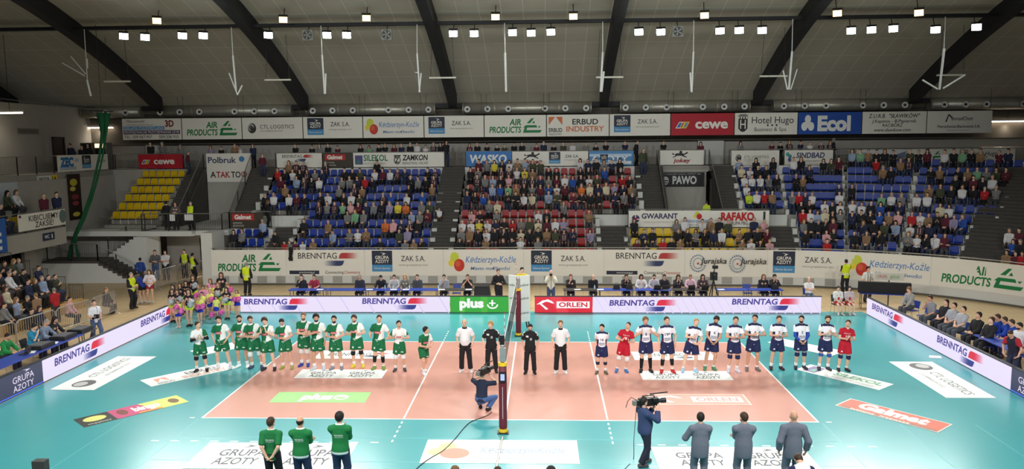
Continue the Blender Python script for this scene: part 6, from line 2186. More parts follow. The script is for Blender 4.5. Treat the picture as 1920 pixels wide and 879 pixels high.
W2 = lambda n, col, leg, sl=1.8, leglen=1.94, g=.026: [(n, 'top', (sl, g, -.12), col), ('trousers', 'bottom', (leglen, .02, .012), leg), ('shoe', 'shoes', (), (46, 44, 44))]
hv = lambda x, y, z: ((206, 226, 40) if abs(x) < .19 else (34, 34, 40)) if not (.04 < z < .08 or .12 < z < .15) or abs(x) > .19 else (210, 214, 206)
stand('man all in black standing with folded hands left of the referee stand', 934, 492, 11.4, 10, J(ARM['belly'], dict(head=(10, 0, 0), fl=(.1, .05, .085), fr=(-.02, -.06, .085))), W2('jacket', (36, 34, 38), (32, 32, 36)), ('short', 'brown'), 1.88)
stand('photographer in cream jacket holding a camera to the face behind the led gap', 1033, 499, 11.4, 0, J(ARM['face'], dict(hl=(.08, -.24, .52), hr=(-.08, -.24, .52))), W2('jacket', lambda x, y, z: (60, 50, 46) if abs(x) < .018 else (206, 200, 182), (62, 72, 100)), ('ring', 'grey'), 1.84)
r = empty('photo_camera', (yp(1033, 505, 11.1)[0], 11.1, 1.62))
MB().box((-.07, -.04, -.05), (.07, .04, .06)).tube([(0, -.04, 0), (0, -.16, 0)], .04, 10).build('camera_body', BLACK, r)
tag(r, 'black photo camera in front of the face of the man in cream', 'camera', 'photo cameras')
stand('steward in yellow vest seen from behind, near the left board wall', 462, 511, 14.05, 180, ARM['side'], W2('hi_vis_vest', hv, (34, 34, 38)), ('crop', 'grey'), 1.84, group='stewards in yellow vests')
stand('steward in yellow vest seen from behind, near the curved wall', 1586, 507, 14.6, 180, J(ARM['cross']), W2('hi_vis_vest', hv, (40, 40, 48)), ('crop', 'dark'), 1.86, group='stewards in yellow vests')
stand('photographer in white shirt with camera straps beside the right led board', 1627, 525, 12.6, 10, J(ARM['side'], dict(hl=(.24, -.14, .02), hr=(-.16, -.2, .1))), W2('shirt', lambda x, y, z: (60, 60, 60) if .05 < abs(x) < .075 and y < 0 and z > 0 else (220, 220, 214), (78, 78, 90), .9), ('full', 'dark'), 1.8)
seated('man in white t-shirt with crossed arms at the right end of the far led board', (yp(1517, 540, 11.6)[0], 11.6, 0), 0, J(ARM['cross'], dict(lean=-6)), (224, 222, 222), ('ring', 'brown'), 0, 't_shirt', (92, 104, 128), .9)
chair('blue chair under the man in white t-shirt', (yp(1517, 540, 11.6)[0], 11.65, 0), 0)
for px, fy, lab, col, hr in ((1575, 590, 'seated girl in white t-shirt with red print at the right court corner', (226, 222, 222), ('full', 'brown')), (1596, 590, 'seated girl with long dark hair at the right court corner', (196, 180, 186), ('long', 'dark'))):
    p = gp(px, fy)
    p[1] += .35
    person(lab, p, 0, 1.6, J(SIT, ARM['lap'], dict(head=(0, 6, 0))), [('t_shirt', 'top', (.9, .03, -.1), lambda x, y, z, c=col: (190, 60, 50) if abs(x) < .06 and .12 < z < .28 and y < 0 else c), ('shorts', 'bottom', (.6, .02, .02), (186, 50, 60)), ('shoe', 'shoes', (), (206, 206, 204))], 2, hr, .022, 'girls seated at the court corner', fem=True)
    chair('chair under the %s' % lab.split(' at ')[0], (p[0], p[1] + .05, 0), 0, (52, 56, 60), 'chairs of the two girls')
r = empty('folded_banner', (yp(1668, 552, 10.4)[0], 11.0, .745), math.radians(-14))
MB().box((-1.15, -.12, 0), (1.15, .12, .52)).build('black_cover', mat('black_cover', (30, 30, 32), .8, noise=.2), r)
tag(r, 'long black covered box on the table behind the right led board corner', 'box')
table('blue table under the long black box', (yp(1668, 552, 10.4)[0], 11.0, 0), math.radians(-14), 2.2, .6, BLUE_T, None)
fl_ = sign('flower_board', 'small pale board with red and green lettering above the black box', 'sign', flat_frame((yp(1640, 525, 11.6)[0], 11.6, 1.28), (1, -.2, 0)), 1.3, .36, (206, 200, 186), [T('ORLEN', .9, .3, .4, (190, 60, 60), w=1.2), T('plus', 2.5, .3, .5, (90, 160, 80), w=1.1)], None, .03)
MB().tube([np.array((.0, .02, 0)), np.array((0, .02, -1.28))], .03, 6).build('stand_pole', STEEL_D, fl_)

# ---- substitutes' bench on the right
RB = [((1706, 562), 'grey hooded sweater leaning on the knees, first behind the right led board', 'knees', (150, 152, 150), ('full', 'light'), 1.8), ((1746, 573), 'grey t-shirt with chin in hand behind the right led board', 'chin', (140, 142, 148), ('short', 'brown'), .9), ((1768, 576), 'black top with long dark ponytail behind the right led board', 'lap', (40, 38, 42), ('tail', 'dark'), 1.2),
      ((1783, 580), 'grey t-shirt with folded hands behind the right led board', 'lap', (158, 160, 166), ('short', 'dark'), .9), ((1801, 576), 'grey polo shirt, tall among the seated row on the right', 'lap', (164, 164, 170), ('short', 'dark'), .9), ((1829, 588), 'black tracksuit, left of two behind the right led board', 'lap', (34, 34, 36), ('full', 'dark'), 1.8), ((1853, 596), 'black tracksuit, right of two behind the right led board', 'lap', (34, 34, 36), ('full', 'brown'), 1.8)]
for (px, py), d, ap, col, hr, sl in RB:
    p = xp(px, py, 17.5)
    seated('seated player in %s' % d, (17.55, p[1], 0), -72, J(ARM[ap], dict(lean=-8 if 'lap' == ap else 10)), col, hr, rnd.randrange(4), 'sweatshirt', (70, 76, 84) if 'grey' in d else (34, 34, 38), sl, 'people on the right hand bench', .026, 1.86)
    chair('blue chair under the player in %s' % ' '.join(d.split()[:8]).rstrip(','), (17.6, p[1], 0), math.radians(-72), group='chairs of the right hand bench')
chair('empty blue chair between the grey hooded player and the others', (17.6, xp(1729, 585, 17.5)[1], 0), math.radians(-72), group='chairs of the right hand bench')
for (px, py), d in (((1875, 604), 'left of three with hand at the chin'), ((1888, 612), 'middle of three'), ((1901, 620), 'right of three')):
    p = xp(px, py, 18.3)
    seated('man in bright blue jacket, %s' % d, (18.35, p[1], 0), -100, J(ARM['chin' if 'chin' in d else 'table'], dict(lean=10)), (30, 64, 160), ('short', 'brown'), rnd.randrange(4), 'jacket', (40, 46, 80), 1.8, 'men in blue jackets on the right', .026, 1.84)
    chair('chair under the man in bright blue jacket, %s' % d, (18.4, p[1], 0), math.radians(-100), group='chairs of the men in blue')
ya, yb = xp(1830, 625, 17.3)[1], xp(1925, 665, 17.3)[1]
table('long blue table behind the right led board', (17.55, (ya + yb) / 2 - .5, 0), math.radians(90), max(2.4, ya - yb + 1.0), .7, BLUE_T, None)
p = xp(1903, 628, 16.9)
person('man in navy and red polo leaning over the right led board', (16.85, p[1] - .1, 0), math.radians(-60), 1.8, J(ARM['low'], dict(lean=20, head=(0, 24, 0), hl=(.24, -.2, -.02), hr=(-.24, -.2, -.02))), [('polo_shirt', 'top', (.75, .026, -.12), lambda x, y, z: (170, 40, 54) if abs(x) > .14 and z > .3 else (38, 36, 52)), ('trousers', 'bottom', (1.93, .02, .012), (40, 44, 64)), ('shoe', 'shoes', (), (40, 40, 44))], 1, ('crop', 'brown'), .022)
p = xp(1915, 622, 17.9)
person('bearded man in white top at the right picture edge', (17.3, p[1] - .9, 0), math.radians(-80), 1.84, J(ARM['side'], dict(head=(-10, 8, 0))), W2('shirt', (214, 212, 216), (44, 48, 66), .9), 1, ('short', 'dark'), .026, beard='dark')
# ================================================================ cheerleaders, stewards and everything left of the court
LIME, SKIRT, PINK = (222, 226, 116), (34, 50, 176), (236, 118, 192)
CH = 'cheerleaders at the left corner of the court'
SILV = (196, 200, 204)


def pom(label, loc, col, r_=.15):
    m = MB()
    rr = random.Random(int(loc[0] * 1000))
    for i in range(90):
        a, b = rr.uniform(0, 6.283), math.acos(rr.uniform(-1, 1))
        d = np.array((math.sin(b) * math.cos(a), math.sin(b) * math.sin(a), math.cos(b)))
        e = np.cross(d, (.3, .5, .8))
        e /= np.linalg.norm(e)
        L = r_ * rr.uniform(.75, 1.05)
        m.add([e * .028 + d * .02, -e * .028 + d * .02, d * L - e * .035, d * L + e * .035], [(0, 1, 2, 3)], 0, tuple(min(255, int(c * rr.uniform(.85, 1.1))) for c in col))
    m.ball((0, 0, 0), r_ * .72, 0, col, 6)
    o = m.build('pom_pom', [CLOTH()], None, False, tuple(loc))
    return tag(o, label, 'pom-pom', 'pom-poms of the cheerleaders')


def cheer(d, head, feet, y, kid, pose, hair, poms, poml):
    if feet:
        loc = gp(*feet)
        H = yp(head[0], head[1], loc[1])[2]
    else:
        q = yp(head[0], head[1], y)
        loc, H = np.array((q[0], y, 0)), q[2]
    H = min(max(H, 1.15), 1.85)
    top, bot = (LIME if kid != 2 else (236, 150, 190), SKIRT) if kid else ((36, 34, 40), (196, 222, 60))
    yaw = rnd.uniform(-.2, .35)
    p = J(ARM[pose], dict(head=(rnd.uniform(-12, 20), 4, 0), broad=.88, fl=(.06, 0, .085), fr=(-.06, 0, .085)))
    person('%s' % d, loc, yaw, H, p, [('sleeveless_top', 'top', (0, .018, -.05), top), ('skirt', 'bottom', (.5, .02, .02, .1, .2), bot) if kid else ('shorts', 'bottom', (.34, .018, .012, .08), bot), ('shoe', 'shoes', (), (40, 38, 42) if not kid else (190, 186, 182))], 1, hair, .024, CH, fem=not kid)
    for i, (px, py) in enumerate(poms):
        q = yp(px, py, loc[1] - .3)
        pom('%s pom-pom %s' % ('pink' if kid else 'silver', poml[i]), q, PINK if kid else SILV, .15 if kid else .17)


CHL = [
    ('dark haired cheerleader in black top and lime skirt, leftmost of the corner group', (320, 540), (326, 603), 0, 0, 'lap', ('long', 'brown'), [(321, 565)], ['held by the leftmost dark haired cheerleader']),
    ('dark haired cheerleader standing second row behind the leftmost one', (324, 532), None, 8.9, 0, 'side', ('long', 'dark'), [], []),
    ('brown haired cheerleader in black top behind the girl with two pink pom-poms', (332, 541), None, 8.0, 0, 'lap', ('long', 'brown'), [(337, 561)], ['behind the front left girl in yellow']),
    ('long haired cheerleader in black top, third head from left in the back row', (337, 529), None, 9.4, 0, 'side', ('long', 'brown'), [], []),
    ('dark curly cheerleader at the fence, left of the tallest one', (348, 525), None, 10.0, 0, 'side', ('long', 'dark'), [], []),
    ('big brown haired cheerleader with silver pom-poms in the front left', (353, 540), (357, 611), 0, 0, 'clap', ('long', 'brown'), [(358, 566), (357, 570)], ['in the right hand of the front brown haired cheerleader', 'in the left hand of the front brown haired cheerleader']),
    ('tallest cheerleader in black top raised behind the others', (361, 514), None, 10.4, 0, 'clap', ('long', 'brown'), [(365, 535)], ['held by the tallest cheerleader']),
    ('brown haired woman seen from behind at the right of the cheerleaders', (414, 509), None, 11.2, 0, 'side', ('long', 'brown'), [], []),
    ('cheerleader in black top with scarf of silver strands', (409, 528), None, 9.5, 0, 'clap', ('long', 'light'), [(408, 551)], ['held by the cheerleader beside the LED end']),
    ('curly dark cheerleader with silver pom-poms near the end of the far board', (419, 537), (427, 598), 0, 0, 'clap', ('long', 'dark'), [(422, 562)], ['held by the curly dark cheerleader']),
    ('brown haired girl behind the group in the middle', (394, 521), None, 10.6, 2, 'side', ('long', 'light'), [], []),
    ('girl in yellow top and blue skirt with two pink pom-poms, front left', (331, 561), (336, 614), 0, 1, 'lap', ('bun', 'brown'), [(331, 576), (340, 583)], ['upper one of the front left girl in yellow', 'lower one of the front left girl in yellow']),
    ('girl in yellow top with pink pom-poms in the front middle', (372, 554), (376, 606), 0, 1, 'lap', ('bun', 'light'), [(371, 576), (380, 574)], ['right hand one of the front middle girl', 'left hand one of the front middle girl']),
    ('girl in yellow top behind the front middle girl', (378, 546), None, 8.3, 1, 'lap', ('bun', 'brown'), [], []),
    ('fair haired girl in yellow top with pink pom-pom at her waist', (393, 541), (396, 597), 0, 1, 'lap', ('bun', 'blond'), [(396, 561)], ['at the waist of the fair haired girl']),
    ('girl in yellow top holding two pink pom-poms low at her sides', (404, 554), (407, 601), 0, 1, 'side', ('bun', 'brown'), [(397, 590), (415, 586)], ['low on the left of the girl with spread hands', 'low on the right of the girl with spread hands']),
    ('fair girl in front of the far led board end with raised pink pom-poms', (442, 542), (446, 593), 0, 1, 'clap', ('long', 'light'), [(440, 561), (447, 561)], ['on the left before the fair girl at the far led board', 'on the right before the fair girl at the far led board']),
    ('small girl in pink in the second row of the group', (380, 534), None, 9.4, 2, 'side', ('bun', 'brown'), [(368, 553)], ['behind the front middle girl']),
    ('small girl with tied hair in the second row middle', (387, 534), None, 9.2, 2, 'side', ('bun', 'light'), [], []),
    ('dark haired girl in yellow in the back row middle', (397, 530), None, 9.8, 1, 'side', ('bun', 'dark'), [], []),
    ('girl at the right of the group with a raised pink pom-pom', (428, 531), None, 9.9, 2, 'clap', ('bun', 'light'), [(432, 543)], ['raised at the right end of the group']),
]
for c in CHL:
    cheer(*c)

stand('steward in yellow vest looking left beside the fence', 245, 512, 10.8, 75, J(ARM['belly']), W2('hi_vis_vest', hv, lambda x, y, z: (34, 34, 40)), ('crop', 'grey'), 1.84, group='stewards in yellow vests')
stand('girl in blue sweater and black shorts beside the fence', 266, 527, 12.2, -120, J(ARM['belly']), [('sweater', 'top', (1.6, .026, -.08), (44, 66, 160)), ('shorts', 'bottom', (.45, .022, .02), (30, 30, 36)), ('shoe', 'shoes', (), (200, 200, 200))], ('long', 'dark'), 1.66, fem=True, group='two girls by the fence')
stand('girl in white top with long brown hair beside the girl in blue', 280, 516, 12.2, 10, J(ARM['belly']), [('t_shirt', 'top', (.9, .026, -.1), (220, 214, 222)), ('shorts', 'bottom', (.4, .022, .02), (150, 44, 60)), ('shoe', 'shoes', (), (206, 204, 200))], ('long', 'brown'), 1.74, fem=True, group='two girls by the fence')
stand('man in grey jacket and jeans leaning at the white stair wall', 290, 471, 18.9, 20, J(ARM['belly']), W2('jacket', (92, 92, 94), (64, 84, 124)), ('short', 'dark'), 1.84)
stand('man in white t-shirt with shoulder strap at the entrance', 309, 466, 18.8, 10, J(ARM['cross']), W2('t_shirt', (206, 204, 210), (34, 34, 38), .9), ('short', 'dark'), 1.84)
stand('boy in blue tracksuit at the foot of the corner stair', 262, 479, 17.2, 190, J(ARM['side']), W2('tracksuit_top', (44, 70, 140), (44, 60, 110)), ('short', 'dark'), 1.62)
stand('steward in yellow vest inside the dark entrance', 345, 470, 19.6, 0, J(ARM['side']), W2('hi_vis_vest', hv, (32, 32, 36)), ('short', 'brown'), 1.76, group='stewards in yellow vests')
stand('steward in yellow vest behind the fence at the entrance', 361, 483, 18.0, 150, J(ARM['belly']), W2('hi_vis_vest', hv, (32, 32, 36)), ('short', 'dark'), 1.78, group='stewards in yellow vests')
stand('man in black coat on the platform below the yellow seats', 311, 374, 19.9, 170, J(ARM['side']), W2('coat', (32, 32, 36), (34, 34, 38)), ('short', 'dark'), 1.8, z=2.9)
stand('woman in grey holding a white sheet on the platform', 328, 376, 19.9, 10, J(ARM['belly']), W2('jacket', (92, 86, 84), (40, 40, 44)), ('long', 'brown'), 1.74, fem=True, z=2.9)
stand('steward in yellow vest with a white sheet on the platform', 357, 378, 19.8, 0, J(ARM['low']), W2('hi_vis_vest', hv, (32, 32, 36)), ('crop', 'grey'), 1.76, z=2.9, group='stewards in yellow vests')
for px, py, w, lab in ((323, 408, .32, 'white paper sheet held by the woman on the platform'), (354, 407, .55, 'wide white paper sheet held by the steward on the platform')):
    q = yp(px, py, 19.55)
    MB_ = MB().box((-w / 2, -.01, -.2), (w / 2, .01, .2))
    o = MB_.build('paper', mat('white_paper', (232, 232, 230), .7, noise=.02), None, False, tuple(q))
    tag(o, lab, 'paper')
railing('railing', 'dark railing at the edge of the platform below the yellow seats', [(-23.1, 19.35, 2.9), (-18.2, 19.35, 2.9)])
railing('railing', 'dark sloping railing of the upper corner flight', [(-25.3, 19.42, 1.4), (-22.95, 19.42, 2.9)])
railing('railing', 'dark railing of the corner stair landing and lower flight', [(-29.6, 17.82, 1.33), (-25.05, 17.82, 1.33), (-22.85, 17.82, .12)], 1.0)
railing('railing', 'dark railing round the small blue block at the left end', [(-18.2, 19.4, 2.9), (-18.2, 20.5, 2.9), (-15.6, 20.5, 2.9)])
sign('railing_banner', 'brown railing banner with small red label above the small blue block', 'banner', flat_frame((-18.15, 20.46, 2.95), (1, 0, 0)), 2.1, .95, (66, 58, 50), L_galmet(), None, .015)
railing('railing', 'dark sloping railing beside the blue block stair', [(-18.75, 22.0, 2.9), (-18.75, 26.1, 6.4)])
railing('railing', 'dark sloping railing left of the stairwell wall', [(8.62, 21.8, 2.9), (8.62, 26.1, 6.4)])
railing('railing', 'dark sloping railing right of the stairwell wall', [(12.0, 21.5, 2.9), (12.0, 25.8, 6.4)])
railing('railing', 'dark sloping railing beside the yellow corner seats', [(-22.1, 22.0, 2.9), (-22.1, 26.1, 6.4)])

# ---- steel crowd fences
_FN = []


def fence(label, a, b):
    a, b = np.array(a, float), np.array(b, float)
    L = np.linalg.norm(b - a)
    ang = math.atan2(b[1] - a[1], b[0] - a[0])
    r = empty('crowd_barrier', (a + b) / 2, ang)
    h = L / 2 - .04
    MB().tube([(-h, 0, .16), (-h, 0, 1.0), (-h + .12, 0, 1.1), (h - .12, 0, 1.1), (h, 0, 1.0), (h, 0, .16), (-h, 0, .16)], .026, 7).build('frame', STEEL_L, r)
    n = int(L / .13)
    for i in range(1, n):
        x = -h + 2 * h * i / n
        MB().tube([(x, 0, .16), (x, 0, 1.09)], .013, 5).build('bar', STEEL_L, r)
    for sx in (-1, 1):
        MB().tube([(sx * h * .8, -.28, .0), (sx * h * .8, -.2, .06), (sx * h * .8, 0, .18), (sx * h * .8, .2, .06), (sx * h * .8, .28, 0)], .016, 6).build('foot', STEEL_L, r)
    return tag(r, label, 'barrier', 'steel crowd barriers')


F1 = [(-20.1, 1.0), (-19.95, 3.25), (-19.75, 5.5), (-19.5, 7.7), (-19.5, 9.8)]
for i in range(len(F1) - 1):
    fence('steel crowd barrier along the wooden bleachers, %s from the camera' % ORD[i], (*F1[i], 0), (*F1[i + 1], 0))
g1, g2, g3, g4 = gp(250, 557), gp(289, 541), gp(322, 532), gp(386, 524)
fence('steel crowd barrier beside the steward looking left', g1, g2)
fence('steel crowd barrier in front of the two men at the entrance', gp(291, 545), gp(333, 532))
fence('steel crowd barrier between the stewards and the cheerleaders', gp(334, 532), gp(384, 522))

# ---- wooden bleachers and their crowd
BX, BH = .8, .42
for k in range(6):
    x1 = -21.9 - BX * k
    b = MB().box((x1 - BX, -14, 0 if k == 0 else BH * k - .05), (x1, 11.2 - .12 * k, BH * (k + 1) - .06))
    o = b.build('bleacher_step', PLY)
    tag(o, 'wooden bleacher step of the left stand, %s from the floor' % ORD[k], 'bleacher', 'wooden bleacher steps')
    MB().box((x1 - .36, -14, BH * (k + 1) - .06), (x1 - .02, 11.2 - .12 * k, BH * (k + 1))).build('bench_board', PLY, o)
    r = empty('end_guard', (x1 - .4, 11.12 - .12 * k, BH * (k + 1)))
    MB().tube([(-.36, 0, 0), (-.36, 0, .72), (.36, 0, .72), (.36, 0, 0)], .02, 6).build('frame', STEEL_D, r)
    for i in range(6):
        MB().tube([(-.28 + .11 * i, 0, .02), (-.28 + .11 * i, 0, .7)], .008, 4).build('bar', STEEL_D, r)
    tag(r, 'black end guard of the wooden bleachers, %s step' % ORD[k], 'guard rail', 'end guards of the bleachers')

q = yp(313, 452, 19.2)
r = empty('wall_lamp', (-18.25, 20.2, 2.2))
MB().box((-.1, -.16, -.2), (.1, .16, .2)).build('lamp_shade', mat('lamp_glass', (255, 240, 214), .4, emit=1.6, noise=0), r)
MB().box((.05, -.2, -.24), (.1, .2, .24)).build('lamp_base', WHITE_M, r)
tag(r, 'small pale wall lamp in the entrance under the platform', 'lamp')
pl_ = spot('entrance_lamp', (-18.7, 20.3, 2.3), (-21.5, 20.6, 0), 26, (1, .94, .84), 160, 1.0, .15)

q = yp(545, 477, 17.15)
m = MB()
for i in range(7):
    w = (.2, .24, .22, .2, .18, .24, .2)[i] * .5
    z = .42 - .13 * i
    m.v += [(-w + .02 * math.sin(i), -.03 - .02 * (i % 2), z), (w + .02 * math.sin(i), -.05, z), (w + .02 * math.sin(i), .03, z), (-w + .02 * math.sin(i), .03, z)]
for i in range(6):
    for k in range(4):
        m.f.append((4 * i + k, 4 * i + 4 + k, 4 * i + 4 + (k + 1) % 4, 4 * i + (k + 1) % 4))
m.f += [(0, 1, 2, 3), (27, 26, 25, 24)]
m.m, m.c = [0] * len(m.f), [None] * len(m.f)
tag(m.build('jacket', mat('black_fabric', (28, 28, 32), .9, noise=.3), None, True, (q[0], 17.17, q[2])), 'black jacket hanging over the front rail between two white boards', 'jacket')
# ================================================================ spectators
PAL = {'k': ((34, 34, 38), 'black'), 'n': ((40, 46, 74), 'navy'), 'b': ((44, 80, 160), 'blue'), 'l': ((146, 162, 190), 'bluegrey'), 'g': ((122, 122, 122), 'grey'), 'w': ((214, 212, 214), 'white'),
       'r': ((176, 38, 44), 'red'), 'm': ((92, 36, 50), 'maroon'), 's': ((58, 50, 56), 'stripes'), 'o': ((214, 112, 52), 'orange'), 'y': ((214, 196, 70), 'yellow'), 't': ((142, 112, 84), 'tan'),
       'e': ((120, 166, 130), 'mint'), 'd': ((70, 74, 56), 'olive'), 'p': ((214, 160, 166), 'pink'), 'v': ((150, 140, 170), 'lilac'), 'c': ((206, 194, 166), 'cream'), 'L': ((196, 216, 60), 'lime')}
CM = {k: mat('crowd_cloth_%s' % v[1].replace(' ', '_'), v[0], .85, noise=.25, scale=14) for k, v in PAL.items()}
LEGM = [mat('crowd_trousers_%s' % n, c, .85, noise=.2, scale=14) for n, c in (('black', (32, 32, 36)), ('denim', (50, 58, 84)), ('grey', (70, 70, 74)), ('brown', (66, 56, 48)))]
HM = [mat('crowd_hair_%s' % n, c, .7, noise=.2, scale=40) for n, c in (('dark', (32, 26, 24)), ('brown', (62, 44, 34)), ('fair', (136, 106, 70)), ('grey', (130, 126, 120)))]
SKM = [mat('crowd_skin_%d' % i, c, .55, noise=.05) for i, c in enumerate(SKINS[:3])]


def scarf_mat():
    m = mat('striped_scarf', (190, 40, 50), .9, noise=0)
    nt = m.node_tree
    b = nt.nodes['Principled BSDF']
    tc = nt.nodes.new('ShaderNodeTexCoord')
    sp = nt.nodes.new('ShaderNodeSeparateXYZ')
    nt.links.new(tc.outputs['Object'], sp.inputs[0])
    a = nt.nodes.new('ShaderNodeMath'); a.operation = 'MULTIPLY'; a.inputs[1].default_value = 11
    f = nt.nodes.new('ShaderNodeMath'); f.operation = 'FRACT'
    g = nt.nodes.new('ShaderNodeMath'); g.operation = 'GREATER_THAN'; g.inputs[1].default_value = .5
    nt.links.new(sp.outputs[2], a.inputs[0]); nt.links.new(a.outputs[0], f.inputs[0]); nt.links.new(f.outputs[0], g.inputs[0])
    mx = nt.nodes.new('ShaderNodeMix'); mx.data_type = 'RGBA'
    nt.links.new(g.outputs[0], mx.inputs[0])
    mx.inputs[6].default_value = (*lin((176, 40, 52)), 1)
    mx.inputs[7].default_value = (*lin((220, 216, 214)), 1)
    nt.links.new(mx.outputs[2], b.inputs['Base Color'])
    return m


SCARF = scarf_mat()
_TPL = {}


def template(pose_name, longhair, vox):
    """skin 0, top 1, legs 2, hair 3, scarf 4 - one mesh"""
    key = (pose_name, longhair, vox)
    if key in _TPL:
        return _TPL[key]
    sit = not pose_name.startswith('st_')
    p = J(SIT if sit else dict(P=(0, 0, .94)), ARM[pose_name.replace('st_', '')], dict(lean=6 if pose_name in ('knees', 'chin') else -2 if sit else 4, head=(0, 4, 0), curl=.3, broad=.95))
    p['polel'], p['poler'] = (.3, .45, -.85), (-.3, .45, -.85)
    if sit:
        p['fl'], p['fr'] = (.09, -.32, .085), (-.09, -.32, .085)
    s = Skel(p)
    g = Geo()
    fn, lo, hi = body_field(s)
    g.add(*surface(fn, lo, hi, vox), 0)
    if vox < .04:
        for i in (0, 1):
            d = s.W[i] - s.E[i]
            dz = p.get('hd' + 'lr'[i])
            v, f = place_hand(s.W[i], s.R @ np.array(dz, float) if dz else d, s.R @ np.array((-1 if i == 0 else 1, -.1, 0)), i == 0, .3, .016)
            g.add(v, f, 0)
        face_bits(g, s, (60, 44, 36))
    tf = torso_shell(s, .03, -.12)
    sf = [sleeve(s, i, 1.82, .026) for i in (0, 1)]
    f2 = lambda P: smin(smin(tf(P), sf[0](P), .02), sf[1](P), .02)
    lo, hi = bbox_of(*s.S, *s.E, *s.W, s.P, s.N, pad=.24)
    g.add(*surface(f2, lo, hi, vox), 1)
    lo, hi = bbox_of(*s.H, *s.K, *s.A, s.P, pad=.24)
    g.add(*surface(bottoms(s, 1.95, .022, .012), lo, hi, vox), 2)
    lo, hi = bbox_of(s.HC, s.N, pad=.24)
    g.add(*surface(hair_field(s, 'long' if longhair else 'short'), lo, hi, min(vox, .03)), 3)
    for i in (0, 1):
        lo, hi = bbox_of(s.A[i], s.T[i], pad=.12)
        g.add(*surface(shoe(s, i), lo, hi, min(vox, .03)), 2)

    def sc(P):
        d = np.maximum(d_cone(P, s.N + s.R @ np.array((0, -.01, -.03)), s.N + s.R @ np.array((0, -.01, .03)), .095, .085, 3), -d_cone(P, s.N, s.HC, .05, .05))
        for sx in (1, -1):
            d = np.minimum(d, d_cone(P, s.tl(sx * .07, -.11, .46), s.tl(sx * .06, -.145, .14), .032, .036))
        return d
    lo, hi = bbox_of(s.N, s.C, s.P, pad=.22)
    g.add(*surface(sc, lo, hi, min(vox, .028)), 4)
    me = g.mesh('spectator', [SKM[0], CM['k'], LEGM[0], HM[0], CM['k']])
    _TPL[key] = (me, g)
    return _TPL[key]


QUEUE = []   # (distance, loc, yaw, scale, pose, long, top, label, group)


def spectator(loc, yaw, top, label, group, poses=('lap', 'knees', 'clap', 'cross', 'chin', 'lap'), scale=None):
    QUEUE.append((float(np.linalg.norm(np.array(loc) - CAM)), tuple(float(a) for a in loc), yaw + rnd.uniform(-.22, .22), scale or rnd.uniform(.93, 1.03), rnd.choice(poses), rnd.random() < .3, top, label, group))


def raw_spectator(q, i):
    me, _ = template(q[4], q[5], .032)
    o = bpy.data.objects.new('person', me)
    COL.objects.link(o)
    o.location, o.rotation_euler, o.scale = q[1], (0, 0, q[2]), (q[3],) * 3
    r_ = random.Random(i)
    sm = (r_.choice(SKM), CM[q[6]], r_.choice(LEGM), r_.choice(HM[:3] if q[5] else HM), SCARF if q[6] == 's' else CM[q[6]])
    for k in range(5):
        o.material_slots[k].link = 'OBJECT'
        o.material_slots[k].material = sm[k]
    return tag(o, q[7], 'person', q[8])


# ---- seats
def seat_mesh(col, nm):
    m = MB()
    shell = mat('seat_plastic_' + nm, col, .36, noise=.06, spec=.25)
    out = [(-.21, .45), (-.215, .6), (-.2, .74), (-.15, .8), (.15, .8), (.2, .74), (.215, .6), (.21, .45)]
    n = len(out)
    v = [(x, .0 + (z - .45) * .14, z) for x, z in out] + [(x * .97, .045 + (z - .45) * .14, z) for x, z in out]
    m.add(v, [tuple(range(n)), tuple(range(2 * n - 1, n - 1, -1))] + [(i, n + i, n + (i + 1) % n, (i + 1) % n) for i in range(n)], 0)
    m.prism([(-.4, .39), (-.36, .42), (.0, .40), (.03, .44), (.03, .37), (-.36, .38)], 'x', -.21, .21, 0)
    for sx in (-.235, .235):
        m.tube([(sx, .06, 0), (sx, .06, .44), (sx, .09, .68)], .013, 5, 1)
        m.tube([(sx, .06, .38), (sx, -.34, .38)], .013, 5, 1)
    m.tube([(-.235, .06, .36), (.235, .06, .36)], .013, 5, 1)
    return m.mesh('seat', [shell, WHITE_M])


